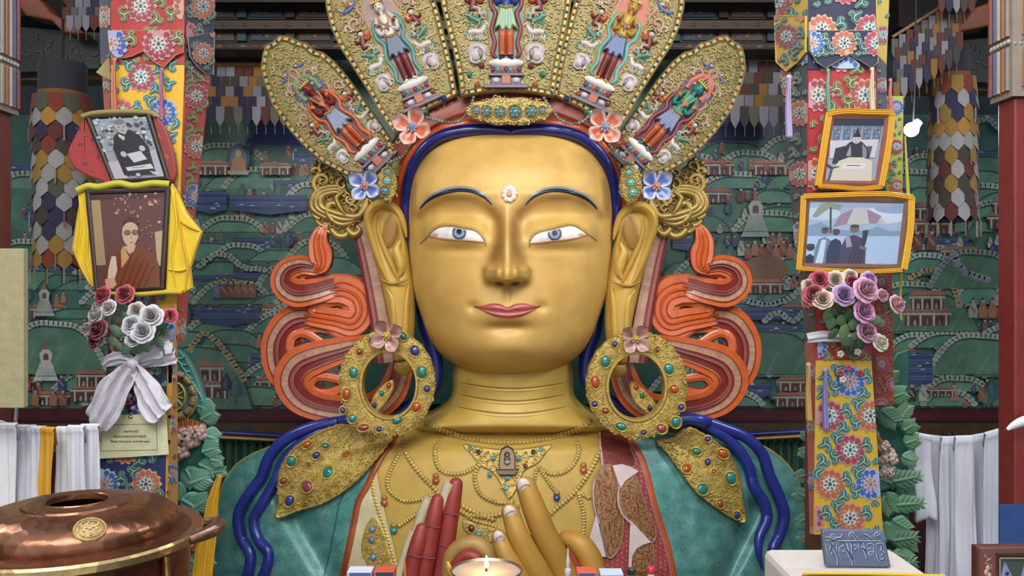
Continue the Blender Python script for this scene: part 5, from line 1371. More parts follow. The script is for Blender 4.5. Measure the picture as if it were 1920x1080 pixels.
# ================================================================ brocade motifs
def lotus(mb, S, cx, cy, r, outer, ring, inner, core, h=2, clip=None):
    def ok(p): return clip is None or inpoly(p[0], p[1], clip)
    def C(pts):
        return pts
    n = 48
    sc = [(cx+r*(1+.09*cos(14*t))*cos(t), cy+r*(1+.09*cos(14*t))*sin(t)) for t in [2*pi*i/n for i in range(n)]]
    if clip:
        f = lambda p: p if ok(p) else clampto(p, (cx, cy), clip)
        if not ok((cx, cy)): return
    else: f = lambda p: p
    mb.fan(S, (cx, cy), [f(p) for p in sc], outer, h=h)
    for k in range(12):
        a = 2*pi*k/12+.2; x, y = cx+r*.74*cos(a), cy+r*.74*sin(a)
        if ok((x+r*.2*cos(a), y+r*.2*sin(a))):
            mb.poly(S, [(x+r*.19*cos(a+q), y+r*.19*sin(a+q)) for q in (0, 1.0, 1.9, 3.6, 4.6, 5.4)], ring, h=h+.8)
            mb.poly(S, [(cx+r*.5*cos(a+q)*e, cy+r*.5*sin(a+q)*e) for q, e in ((-.15, 1), (0, 1.2), (.15, 1), (0, .8))], ring, h=h+.8)
    if ok((cx, cy)):
        mb.fan(S, (cx, cy), [f(p) for p in [(cx+r*.46*(1+.12*cos(7*t))*cos(t), cy+r*.46*(1+.12*cos(7*t))*sin(t)) for t in [2*pi*i/28 for i in range(28)]]], inner, h=h+1.2)
        for k in range(7):
            a = 2*pi*k/7-pi/2; x, y = cx+r*.29*cos(a), cy+r*.29*sin(a)
            if not ok((x, y)): continue
            mb.poly(S, [(x+r*.12*cos(a), y+r*.12*sin(a)), (x-r*.06*sin(a), y+r*.06*cos(a)), (x-r*.12*cos(a), y-r*.12*sin(a)), (x+r*.06*sin(a), y-r*.06*cos(a))], core, h=h+1.8)
        mb.poly(S, [(cx+r*.11*cos(q), cy+r*.13*sin(q)) for q in [k*pi/4 for k in range(8)]], core, h=h+1.8)
def clampto(p, c, poly):
    lo, hi = 0.0, 1.0
    for _ in range(10):
        m = (lo+hi)/2
        if inpoly(c[0]+(p[0]-c[0])*m, c[1]+(p[1]-c[1])*m, poly): lo = m
        else: hi = m
    return (c[0]+(p[0]-c[0])*lo, c[1]+(p[1]-c[1])*lo)
def vine(mb, S, cx, cy, s, rot, edge, core, h=2, clip=None, fl=1):
    def T(x, y): x, y = rot2(x*fl*s, y*s, rot); return (cx+x, cy+y)
    path = [(-12, 6, 2), (-7, 3, 6), (-2, -2, 9), (3, -3, 8), (7, 0, 6), (8, 4, 5), (5, 7, 4), (2, 5, 3)]
    q = cr([T(x, y)+(w_*s,) for x, y, w_ in path], 3)
    lf = cr([T(x, y)+(w_*s,) for x, y, w_ in [(-2, -3, 7), (-5, -9, 6), (-1, -12, 4), (2, -9, 2)]], 3)
    for pts in (q, lf):
        if clip and not all(inpoly(p[0], p[1], clip) for p in pts): continue
        F = [(-1, 0), (0, .4), (1, 0)]
        mb.stroke(S, [(p[0], p[1], p[2]+2.4*s*.8) for p in pts], 0, edge, h=h, th=0, prof=F)
        mb.stroke(S, pts, 0, core, h=h+.8, th=0, prof=F)
        mb.stroke(S, [(p[0], p[1], max(.6, p[2]*.22)) for p in pts], 0, mixc(edge, 'ffffff', .15), h=h+1.3, th=0, prof=F)
def brocade(mb, S, poly, ox, oy, cw, rad, pal, vcol, h=2, sx=1.0):
    "half-drop repeat of lotus medallions and vines inside poly"
    xs = [p[0] for p in poly]; ys = [p[1] for p in poly]
    inn = inset(poly, 1.2)
    j = -1; y = oy
    while y > min(ys)-cw: y -= cw*.84; j -= 1
    k = 0
    while y < max(ys)+cw:
        row = round((y-oy)/(cw*.84)); x = ox+(row % 2)*cw*.5
        while x > min(xs)-cw: x -= cw
        while x < max(xs)+cw:
            if inpoly(x, y, inn): 
                c = pal[(row+int((x-ox)//cw)*2) % len(pal)]; lotus(mb, S, x, y, rad, *c, h=h, clip=inn)
            elif min(xs)-rad*.7 < x < max(xs)+rad*.7 and min(ys)-rad*.6 < y < max(ys)+rad*.6:
                # part medallion cut by the edge
                c = pal[(row+int((x-ox)//cw)*2) % len(pal)]
                q = min(max(xs)-2, max(min(xs)+2, x)), min(max(ys)-2, max(min(ys)+2, y))
                if inpoly(q[0], q[1], inn):
                    pts = [clampto((x+rad*(1+.09*cos(14*t))*cos(t), y+rad*(1+.09*cos(14*t))*sin(t)), q, inn) for t in [2*pi*i/32 for i in range(32)]]
                    mb.fan(S, q, pts, c[0], h=h)
                    for kk in range(12):
                        a = 2*pi*kk/12; u, v = x+rad*.72*cos(a), y+rad*.72*sin(a)
                        if inpoly(u, v, inset(poly, 6)): mb.poly(S, [(u+rad*.17*cos(e), v+rad*.17*sin(e)) for e in (0, 1, 2, 3.6, 4.8)], c[1], h=h+.8)
            vx, vy = x+cw*.5, y
            for (dx, dy, ro, fl) in ((-cw*.10, -cw*.1, 20, 1), (cw*.14, cw*.14, 200, 1), (-cw*.2, cw*.26, 100, -1), (cw*.22, -cw*.27, 290, -1)):
                if inpoly(vx+dx, vy+dy, inn): vine(mb, S, vx+dx, vy+dy, rad/34*1.35, ro, *vcol, h=h, clip=inn, fl=fl)
            x += cw
        y += cw*.84; k += 1
PALR = [('b08088', '8a2f38', 'b8b0a8', '33504c'), ('8f9ac4', '34508c', 'b0a0a8', 'a0683c'), ('b88878', '9c4a3c', 'b0b4b4', '3a4a50')]
PALY = [('b08088', '93343f', 'b4c0c0', '2c5a5c'), ('9aa4cc', '2f5aa0', 'a8a0b0', 'a05a40'), ('c08a70', 'a85a3c', 'b8b8b4', '353a44')]
PALN = [('c09078', 'a86048', 'b0b4b0', '2f3540'), ('a4b0cc', '34609c', 'b4a8a8', 'a8643c'), ('b87880', '98404c', 'a8b8b0', '2c5448')]
VR, VY, VN = ('a08c58', '4f5c34'), ('7fa098', '24605c'), ('7fa090', '285048')
def cloth(mb, S, poly, col, h=0, n=14):
    "cloth panel between its left and right sides; poly = TL, TR, BR, BL (or a finer outline: [left], [right])"
    left, right = poly
    patch(mb, S, left, right, col, h, n, 40)
def panel(S, quad, base, pal, vcol, ox, oy, cw, rad, parent, name='brocade_panel', h=0, th=.012, extra=None):
    TL, TR, BR, BL = quad
    mb = MB()
    L = [(TL[0]+(BL[0]-TL[0])*i/30, TL[1]+(BL[1]-TL[1])*i/30) for i in range(31)]
    R = [(TR[0]+(BR[0]-TR[0])*i/30, TR[1]+(BR[1]-TR[1])*i/30) for i in range(31)]
    rows = patch(mb, S, L, R, base, h, 24, 60)
    mb.grid([[p+Vector((0, th, 0)) for p in r] for r in rows], base)
    brocade(mb, S, [TL, TR, BR, BL], ox, oy, cw, rad, pal, vcol, h=h+1.6)
    return mb.build(name, 'silk', parent)
def hemmed(S, pts, base, pal, vcol, ox, oy, cw, rad, parent, name='pointed_valance', h=8):
    mb = MB(); mb.prism(S, pts, h-2, h, base, .6); brocade(mb, S, pts, ox, oy, cw, rad, pal, vcol, h=h+2.2)
    mb.stroke(S, pts+[pts[0]], 1.6, mixc(base, 'd8c890', .4), h=h, th=1)
    return mb.build(name, 'silk', parent)
def tassel(S, x, y0, y1, w_, col, parent, h=12):
    mb = MB(); pts = cr([(x, y0, w_*.35), (x, y0+10, w_*.5), (x-1, (y0+y1)/2, w_*.8), (x+1, y1, w_)], 5)
    mb.stroke(S, pts, w_, col, h=h, th=w_*.5)
    for k in range(5):
        u = (k-2)/2.6; mb.stroke(S, [(p[0]+u*p[2]/2, p[1]+(3 if i == len(pts)-1 else 0), 1.3) for i, p in enumerate(pts)], 1.3, mixc(col, 'ffffff' if k % 2 else '201010', .22), h=h+w_*.42*(1-u*u)**.5, th=1)
    mb.dome(S, x, y0+3, w_*.4, w_*.4, mixc(col, 'ffffff', .2), h=h, th=w_*.5, n=10)
    return mb.build('tassel', 'silk', parent)

# ---------------- left brocade pillar
D0 = 6.0
PL = thing('brocade_pillar', 'left square pillar wrapped in red, yellow and navy brocade, with white card', 'pillar', (P(265, 540, 6.2).x, -1.8, -2.95))
core = MB(); a, b = P(202, 540, 6.1), P(298, 540, 6.1); core.box((a.x, a.y, -3.0), (b.x, a.y+.34, 6.5), '6a2a26'); core.build('pillar_core', 'wood', PL, smooth=False)
wv = lambda x, y: .0035*sin(x*.07+y*.004)+.002*sin(y*.03)
SF = surf(lambda x, y: D0+wv(x, y))
# side faces are planes running back from the front edge
def side_surf(fx, slope): return surf(lambda x, y: D0+max(0, (fx(y)-x)*slope if slope > 0 else (x-fx(y))*-slope)+wv(x, y))
LFx = lambda y: 346-(y-200)*.045 if y > 200 else 346
SRf = surf(lambda x, y: D0+max(0, x-LFx(y))*.0105+wv(x, y))
def edge_surf(dfun, sg):
    def S(x, y, h=0.0):
        d = dfun(x, y); p = P(x, y, d); p.x += sg*h*d/FPX; return p
    return S
SRf = edge_surf(lambda x, y: D0+max(0, x-LFx(y))*.0105, 1)
SLf = surf(lambda x, y: D0+max(0, 208-x)*.012+wv(x, y))
panel(SF, ((208, -40), (346, -40), (346, 120), (208, 120)), 'a02a26', PALR, VR, 265, 12, 88, 29, PL)
hemmed(SF, [(206, 60), (347, 60), (347, 100), (332, 106), (310, 128), (292, 118), (272, 98), (250, 108), (222, 112), (210, 98)], 'a02a26', PALR, VR, 302, 85, 88, 30, PL)
panel(SF, ((207, 100), (346, 100), (338, 346), (208, 346)), 'd8a41e', PALY, VY, 265, 144, 80, 27, PL, h=-2)
panel(SF, ((208, 340), (338, 340), (328, 640), (206, 640)), 'd0a428', PALY, VY, 268, 560, 80, 27, PL, h=-2)
panel(SF, ((206, 640), (314, 640), (312, 760), (190, 760)), '2a2a44', PALN, VN, 262, 700, 74, 25, PL, h=-1)
panel(SF, ((190, 756), (312, 756), (308, 985), (186, 985)), '1f2a5a', PALN, VN, 275, 907, 78, 28, PL, h=0)
panel(SRf, ((347, -40), (405, -40), (397, 140), (346, 140)), '22304a', PALN, VN, 378, 12, 62, 24, PL)
panel(SRf, ((346, 130), (394, 130), (362, 430), (338, 430)), 'a62c2a', PALR, VR, 366, 180, 56, 23, PL)
panel(SRf, ((338, 430), (362, 430), (346, 640), (326, 640)), 'b03a34', PALR, VR, 345, 500, 70, 20, PL)
panel(SRf, ((314, 640), (331, 640), (333, 1000), (309, 1000)), 'b8842c', PALR, ('a8583a', '8a4a30'), 320, 700, 56, 18, PL)
panel(SLf, ((186, -40), (209, -40), (208, 120), (188, 120)), '28344c', PALN, VN, 196, 32, 66, 20, PL)
panel(SLf, ((190, 110), (208, 110), (207, 220), (196, 220)), 'b04a34', PALR, VR, 198, 160, 50, 14, PL)
mb = MB(); mb.prism(SLf, [(181, 136), (205, 108), (208, 150), (196, 146)], 0, 3, 'b09a60', 1); mb.build('pointed_valance', 'silk', PL)
hemmed(SRf, [(346, 70), (396, 60), (394, 140), (378, 138), (362, 124), (350, 105)], '22304a', PALN, VN, 372, 100, 56, 20, PL, h=6)
tassel(SF, 221, 112, 208, 9, 'b04a22', PL); tassel(SF, 308, 130, 222, 8, '96306a', PL)

# ---------------- right brocade pillar
PR = thing('brocade_pillar', 'right square pillar wrapped in navy, red and yellow brocade, with tassels', 'pillar', (P(1585, 540, 6.2).x, -1.8, -2.95))
core = MB(); a, b = P(1540, 540, 6.1), P(1642, 540, 6.1); core.box((a.x, a.y, -3.0), (b.x, a.y+.34, 6.5), '6a2a26'); core.build('pillar_core', 'wood', PR, smooth=False)
RFx = lambda y: interp([(0, 1515), (350, 1515), (640, 1532), (1000, 1528)], y)
SLr = surf(lambda x, y: D0+max(0, RFx(y)-x)*.0105+wv(x, y))
SLr = edge_surf(lambda x, y: D0+max(0, RFx(y)-x)*.0105, -1)
SRr = surf(lambda x, y: D0+max(0, x-1642)*.012+wv(x, y))
panel(SF, ((1515, -40), (1642, -40), (1642, 130), (1515, 130)), '22243c', PALN, VN, 1540, 56, 90, 28, PR)
hemmed(SF, [(1514, 60), (1643, 60), (1643, 118), (1632, 130), (1590, 104), (1546, 130), (1530, 120), (1514, 96)], '22243c', PALN, VN, 1579, 84, 60, 24, PR)
panel(SF, ((1516, 96), (1643, 96), (1646, 360), (1514, 360)), 'a0242a', PALR, VR, 1534, 178, 88, 30, PR, h=-2)
panel(SF, ((1514, 350), (1646, 350), (1640, 620), (1532, 620)), '93282c', PALR, VR, 1560, 400, 84, 28, PR, h=-2)
panel(SF, ((1532, 610), (1634, 610), (1634, 690), (1530, 690)), 'a0242a', PALR, VR, 1600, 650, 70, 22, PR, h=-1)
panel(SF, ((1530, 676), (1634, 676), (1656, 1002), (1526, 1002)), 'c8a02a', PALY, VY, 1593, 843, 76, 29, PR, h=0)
panel(SLr, ((1454, -40), (1515, -40), (1515, 70), (1456, 70)), 'd0a82c', PALY, VY, 1500, 70, 80, 26, PR)
hemmed(SLr, [(1456, 30), (1515, 30), (1515, 98), (1500, 116), (1478, 134), (1459, 116)], 'd0a82c', PALY, VY, 1482, 68, 60, 23, PR, h=4)
panel(SLr, ((1459, 100), (1515, 100), (1514, 500), (1492, 500)), '1f2540', PALN, VN, 1500, 212, 68, 24, PR, h=-2)
panel(SLr, ((1494, 500), (1514, 500), (1532, 640), (1510, 640)), '2a2c44', PALN, VN, 1512, 560, 60, 18, PR, h=-2)
panel(SLr, ((1510, 640), (1531, 640), (1529, 1002), (1519, 1002)), 'a83a3c', PALR, VR, 1522, 700, 60, 16, PR)
panel(SRr, ((1642, -40), (1669, -40), (1662, 130), (1643, 100)), 'c8a828', PALY, VY, 1655, 66, 60, 17, PR)
panel(SRr, ((1643, 100), (1662, 120), (1664, 214), (1644, 214)), '2a2c40', PALR, VR, 1654, 160, 50, 14, PR)
panel(surf(6.3), ((1662, 180), (1694, 180), (1692, 370), (1662, 370)), 'a8a848', PALY, VY, 1680, 275, 44, 14, PR)
panel(surf(6.3), ((1640, 500), (1672, 500), (1676, 760), (1636, 760)), '8a3a28', [('a07078', '7a3a44', '9a8a8a', '7a3a44')], ('9a6a50', '7a3028'), 1652, 605, 46, 14, PR)
for x, a_, b_, w_, c in ((1475, 145, 258, 13, 'a08ab8'), (1548, 132, 208, 8, '4f8a68'), (1630, 130, 208, 10, 'c8b48c'), (1664, 150, 210, 8, 'b83a34'), (1543, 690, 800, 12, '7a68a8'), (1512, 680, 784, 12, 'b58a38')):
    tassel(SF, x, a_, b_, w_, c, PR)

# white card with writing, pinned to the left pillar
mb = MB(); CSF = surf(lambda x, y: 5.97)
mb.prism(CSF, [(176, 779), (312, 776), (317, 852), (242, 857), (165, 861)], 0, 2, 'cfcda6', .5)
card = mb.build('notice_card', 'matte'); tag(card, 'pale yellow notice card pinned below the white bow', 'sign')
mb = MB()
fr = [(192, 797), (294, 794.5), (296, 843), (190, 845.5)]
for a, b in zip(fr, fr[1:]+fr[:1]): mb.stroke(CSF, [a, b], .9, '4a4838', h=2.3, th=.2)
r = random.Random(5)
def scribble(x0, x1, y, hh):
    mb.stroke(CSF, [(x0, y), (x1, y-.6)], .8, '33322c', h=2.3, th=.2)
    x = x0
    while x < x1: mb.stroke(CSF, [(x, y), (x+r.uniform(-.5, 1.5), y+r.uniform(.6, 1)*hh), (x+1.5, y+hh*.4)], .8, '33322c', h=2.3, th=.2); x += 2.6
    for x in (x0+2, x0+(x1-x0)*.4, x1-4): mb.stroke(CSF, [(x, y), (x+2, y-2)], .8, '33322c', h=2.3, th=.2)
scribble(233, 260, 808, 3.5); scribble(214, 275, 817.5, 3.6)
mb.build('printed_lines', 'matte', card, smooth=False)
def textobj(s, S, x, y, size_px, d, col, parent, name='lettering', width=None, ext=.001):
    c = bpy.data.curves.new('t', 'FONT'); c.body = s; c.size = size_px*d/FPX; c.align_x = 'CENTER'; c.extrude = ext
    o = bpy.data.objects.new('t', c); COL.objects.link(o); bpy.context.view_layer.update()
    me = bpy.data.meshes.new_from_object(o); bpy.data.objects.remove(o)
    xs = [v.co.x for v in me.vertices]; W = (max(xs)-min(xs))/(d/FPX); k = (width/W) if width else 1
    m2 = MB(); vs = [S(x+v.co.x*k/(d/FPX), y-v.co.y/(d/FPX), 0)+Vector((0, -.003-v.co.z, 0)) for v in me.vertices]
    m2.add(vs, [tuple(p.vertices) for p in me.polygons], col); bpy.data.meshes.remove(me)
    return m2.build(name, 'matte', parent, smooth=False)
textobj("Please: Don't pour oil in the Lamp", surf(lambda x, y: 5.96), 244, 828.6, 4.4, 5.96, '33322c', card, width=72)
mb = MB(); mb.dome(CSF, 246, 781, 4.5, 4, 'b8b4ac', h=2, th=4); o = mb.build('thumbtack', 'steel', card)

# ================================================================ framed photographs
def quadT(S, q):
    "unit square (u right, v down) to the picture quad TL,TR,BR,BL"
    (x0, y0), (x1, y1), (x2, y2), (x3, y3) = q
    def T(u, v, h=0):
        x = (x0*(1-u)+x1*u)*(1-v)+(x3*(1-u)+x2*u)*v; y = (y0*(1-u)+y1*u)*(1-v)+(y3*(1-u)+y2*u)*v
        return S(x, y, h)
    return T
def frame(T, fw, fh, col, S, q, parent, back='2a221c', dep=10):
    mb = MB(); o = [(0, 0), (1, 0), (1, 1), (0, 1)]; i = [(fw, fh), (1-fw, fh), (1-fw, 1-fh), (fw, 1-fh)]; m_ = [(fw*.5, fh*.5), (1-fw*.5, fh*.5), (1-fw*.5, 1-fh*.5), (fw*.5, 1-fh*.5)]
    mb.grid([[T(*p, -2) for p in o], [T(*p, dep) for p in o], [T(*p, dep+1.5) for p in m_], [T(*p, dep) for p in i], [T(*p, dep-5) for p in i]], col, close=True)
    mb.add([T(*p, -2) for p in o], [(0, 1, 2, 3)], back)
    return mb.build('picture_frame', 'wood', parent, smooth=False)
def pic(T, parent, draw, bg, a=(0, 0, 1, 1), h=5):
    mb = MB(); mb.add([T(a[0], a[1], h), T(a[2], a[1], h), T(a[2], a[3], h), T(a[0], a[3], h)], [(0, 1, 2, 3)], bg)
    st = [0]
    def pp(pts, c): st[0] += 1; mb.poly(lambda x, y, hh=0: T(a[0]+(a[2]-a[0])*x, a[1]+(a[3]-a[1])*y, hh), pts, c, h=h+.25+st[0]*.03)
    def el(x, y, rx, ry, c, n=18): pp([(x+rx*cos(2*pi*i/n), y+ry*sin(2*pi*i/n)) for i in range(n)], c)
    draw(pp, el)
    return mb.build('photograph', 'photo', parent, smooth=False)
def strip(mb, S, pts, wd, col, th=.004, h=0, wr=0, seed=1):
    "folded cloth strip with a few wrinkles"
    mb.stroke(S, pts, wd, col, h=h, th=4, prof=[(-1, 0), (-.75, .8), (-.45, .3), (-.1, 1), (.2, .4), (.55, 1.1), (.85, .4), (1, 0)])

# upper left: black and white photo of a seated man in dark robe
def draw_bw(pp, el):
    r = random.Random(2)
    for _ in range(90): el(r.random(), r.uniform(0, .55), r.uniform(.02, .05), r.uniform(.015, .04), r.choice(['8f9298', '6f7278', 'b0b2b8', '3c3c40', 'a0a2a8']), 7)
    pp([(0, .72), (.22, .7), (.28, 1), (0, 1)], 'a8a0a8'); pp([(.72, .6), (1, .55), (1, 1), (.85, 1)], '9a9ca4')
    pp([(.22, .95), (.2, .5), (.3, .3), (.45, .2), (.62, .2), (.78, .3), (.88, .5), (.86, .95)], '2c2627')
    pp([(.36, .12), (.40, .06), (.5, .04), (.58, .08), (.6, .2), (.52, .28), (.42, .24)], '9a9694'); el(.48, .07, .10, .045, '6f6a68')
    el(.45, .15, .02, .01, '403c3c', 8); el(.54, .15, .02, .01, '403c3c', 8); pp([(.45, .205), (.54, .205), (.5, .22)], '5a5452')
    pp([(.40, .26), (.5, .32), (.46, .38), (.38, .3)], 'b0aeb0')
    pp([(.42, .6), (.7, .56), (.78, .7), (.5, .75)], 'b4b0b4'); el(.36, .6, .06, .05, 'a8a4a4', 8); el(.75, .52, .06, .05, 'a8a4a4', 8)
    pp([(.3, .82), (.82, .78), (.85, .86), (.32, .88)], 'b4b4b8'); pp([(.42, .83), (.7, .815), (.7, .825), (.42, .84)], '4a4a50')
    el(.5, .95, .05, .03, 'a8a8b0', 8); pp([(.75, .9), (.95, .93), (.9, .98), (.8, .95)], 'a8a8b0')
def hangcloth(name_parent, S, pieces, col, mat='silk', col2=None):
    for pts, c in pieces:
        mb = MB(); mb.prism(S, pts, -6, 3, c, 3)
        return_ = mb
    return None
S1 = surf(5.94)
p1 = thing('framed_photograph', 'black and white photo of robed seated man, wrapped in red brocade', 'picture', (P(247, 540, 5.8).x, -2.25, P(0, 340, 5.8).z))
q1 = [(163, 219), (284, 213), (322, 338), (214, 344)]
frame(quadT(S1, q1), .07, .05, '2c241e', S1, q1, p1)
pic(quadT(S1, q1), p1, draw_bw, '8c8e94', (.085, .06, .93, .95), h=9)
mb = MB()
mb.prism(S1, cr([(160, 216), (154, 230), (146, 248), (134, 272), (129, 288), (136, 308), (150, 322), (180, 336), (214, 344), (205, 320), (185, 275)], 3), -8, 4, '9a2c2a', 3)
mb.prism(S1, cr([(286, 214), (300, 226), (312, 244), (318, 262), (328, 300), (330, 330), (320, 338), (308, 300)], 3), -8, 4, '8a2a2a', 2)
mb.stroke(S1, cr([(158, 220), (180, 214), (230, 211), (284, 213), (296, 220)], 5), 11, '8a7a3c', h=6, th=6)
mb.stroke(S1, cr([(200, 343), (250, 345), (300, 342), (324, 336)], 5), 8, '93302c', h=4, th=5)
for k in range(8): curl(mb, S1, 148+(k % 3)*13+k*2, 240+k*11, 5, k, 1, ['3a4a38', '7a5a34', '4a3050'][k % 3], th=1.5, h=4)
for k in range(6): curl(mb, S1, 298+k*4, 240+k*14, 4.5, k, 1, ['3a5a40', 'b08a3c', '4a3050'][k % 3], th=1.5, h=3)
mb.build('brocade_wrap', 'silk', p1)

def draw_monk(pp, el):
    pp([(0, .06), (.12, .05), (.14, .75), (0, .75)], '9a7f5c'); pp([(.86, .42), (1, .4), (1, .78), (.92, .78)], 'a8946f')
    pp([(0, 0), (1, 0), (1, .05), (0, .06)], '4a3030')
    r = random.Random(4)
    for _ in range(34): el(r.uniform(.3, .95), abs(r.gauss(.1, .09)), r.uniform(.008, .03), r.uniform(.008, .02), r.choice(['b08a70', 'a07058', '8a5a48', 'c0a088']), 7)
    for _ in range(14): el(r.uniform(.62, .85), r.uniform(.28, .62), .02, .012, r.choice(['8a5f50', '7a4a40']), 6)
    pp([(.10, 1), (.14, .86), (.2, .68), (.3, .6), (.4, .56), (.55, .54), (.7, .56), (.88, .66), (.96, .8), (.98, 1)], '6f3a22')
    pp([(.14, 1), (.18, .8), (.24, .66), (.31, .66), (.33, .78), (.26, .92), (.22, 1)], 'c0a898')
    pp([(.36, .62), (.42, .56), (.5, .68), (.44, .74), (.35, .82)], 'b08a50'); pp([(.3, .62), (.38, .58), (.38, .8), (.32, .84)], '6a2f22')
    pp([(.42, .56), (.6, .55), (.56, .63), (.5, .64)], 'b5977c')
    el(.52, .42, .115, .145, 'b8987c'); el(.52, .31, .115, .06, '4a3028'); el(.52, .375, .10, .07, 'b8987c')
    el(.42, .43, .018, .03, 'b0907a', 8)
    for x in (.48, .59): el(x, .415, .048, .03, '4a3430', 12); el(x, .412, .038, .022, '7a5a4c', 12)
    pp([(.50, .52), (.58, .52), (.54, .53)], '8a4a40'); pp([(.535, .43), (.55, .475), (.525, .475)], 'a08064')
    for k in range(5): pp([(.32+.1*k, 1), (.55+.08*k, .62+.04*k), (.56+.08*k, .62+.04*k), (.34+.1*k, 1)], '552a1a')
    pp([(.12, .9), (.26, .88), (.3, .96), (.24, 1), (.13, 1)], 'b8907a')
S2 = surf(5.91)
p2 = thing('framed_photograph', 'sepia photo of monk with dark glasses, wrapped in yellow silk', 'picture', (P(247, 540, 5.7).x, -2.35, P(0, 545, 5.7).z))
q2 = [(164, 357), (322, 352), (310, 542), (182, 548)]
frame(quadT(S2, q2), .055, .04, '3a2a26', S2, q2, p2); pic(quadT(S2, q2), p2, draw_monk, '5c3a38', (.06, .05, .97, .97), h=9)
YL = 'd8b41a'
mb = MB()
def folds(mb, S, pts, c, lines, h0=-8, h1=5):
    mb.prism(S, pts, h0, h1, c, 4)
    for l, cc in lines: mb.stroke(S, cr(l, 4), 6, cc, h=h1, th=5, taper=True)
folds(mb, S2, [(164, 354), (150, 356), (150, 380), (143, 420), (136, 468), (150, 500), (170, 530), (184, 548), (180, 470), (172, 400)], YL, [([(150, 360), (156, 420), (150, 480), (168, 530)], YL), ([(158, 360), (168, 430), (166, 490), (182, 545)], YL), ([(140, 460), (155, 500), (176, 538)], 'c9a012')])
folds(mb, S2, [(322, 344), (335, 366), (350, 400), (378, 435), (366, 470), (356, 502), (360, 540), (340, 552), (312, 545), (316, 460), (318, 400)], YL, [([(322, 350), (334, 420), (326, 480), (334, 545)], YL), ([(336, 412), (356, 425), (376, 434)], 'c99a12'), ([(330, 360), (345, 450), (354, 500), (350, 545)], 'd09c14'), ([(316, 505), (340, 508), (356, 503)], YL)])
mb.stroke(S2, cr([(150, 358), (170, 350), (190, 352), (225, 345), (255, 350), (290, 345), (323, 347)], 5), 13, 'b8b030', h=9, th=7)
mb.stroke(S2, cr([(182, 550), (220, 550), (260, 552), (310, 548), (345, 548)], 5), 10, 'c0a428', h=5, th=6)
mb.build('yellow_silk_wrap', 'silk', p2)

def draw_throne(pp, el):
    pp([(0, 0), (1, 0), (1, .12), (0, .12)], '252838')
    for k in range(5):
        x = .02+k*.19; pp([(x, .12), (x+.17, .12), (x+.16, .36), (x+.02, .36)], '59667a')
        for j in range(6): el(x+.05+.04*(j % 3), .16+.03*j, .018, .012, ['8a98aa', '3a4458'][j % 2], 6)
    pp([(0, .36), (.92, .33), (.9, .62), (.03, .64)], 'b4aab4'); pp([(.12, .48), (.3, .44), (.3, .72), (.1, .72)], '2c2c36'); pp([(.72, .44), (.82, .44), (.8, .6), (.7, .6)], '4a4a54')
    pp([(.2, .66), (.26, .48), (.38, .38), (.5, .34), (.62, .38), (.72, .46), (.8, .62), (.6, .66), (.4, .66)], '2a2930'); pp([(.34, .6), (.4, .42), (.44, .6)], '8a8490'); pp([(.62, .4), (.72, .5), (.74, .62), (.66, .62)], '757684')
    el(.5, .33, .085, .075, 'aaa0a4'); pp([(.42, .3), (.46, .24), (.5, .15), (.54, .24), (.58, .3)], '23222a'); el(.47, .33, .012, .008, '3a3638', 6); el(.54, .33, .012, .008, '3a3638', 6); pp([(.48, .375), (.53, .375), (.5, .385)], '5a4a4c')
    pp([(.22, .68), (.4, .62), (.68, .62), (.86, .68), (.9, .99), (.1, .99), (.14, .8)], 'b8aea0')
    pp([(.3, .72), (.74, .71), (.74, .8), (.3, .81)], 'c0b8bc'); pp([(.38, .745), (.64, .742), (.64, .756), (.38, .758)], '4a464c')
    pp([(0, .72), (.12, .78), (.24, .76), (.24, .78), (.1, .81), (0, .76)], '35353c'); pp([(.08, .82), (.12, .82), (.1, .99), (.06, .99)], '45444c')
S3 = surf(5.94)
p3 = thing('framed_photograph', 'small photo of robed figure on a throne in orange cloth wrap', 'picture', (P(1600, 540, 5.8).x, -2.25, P(0, 355, 5.8).z))
q3 = [(1547, 212), (1671, 213), (1650, 352), (1527, 350)]
T3 = quadT(S3, q3); frame(T3, .12, .09, '7a4430', S3, q3, p3); pic(T3, p3, draw_throne, '8f8f9c', (.11, .08, .90, .93), h=9)
mb = MB(); cyl = 'd09a1c'
for pts, w_ in (([(1548, 216), (1580, 212), (1620, 213), (1670, 214)], 12), ([(1551, 214), (1542, 270), (1530, 350)], 13), ([(1529, 350), (1570, 353), (1610, 356), (1648, 352)], 10), ([(1668, 214), (1662, 270), (1648, 350)], 12)): strip(mb, S3, cr(pts, 6), w_, cyl, h=11)
mb.build('orange_cloth_wrap', 'silk', p3)
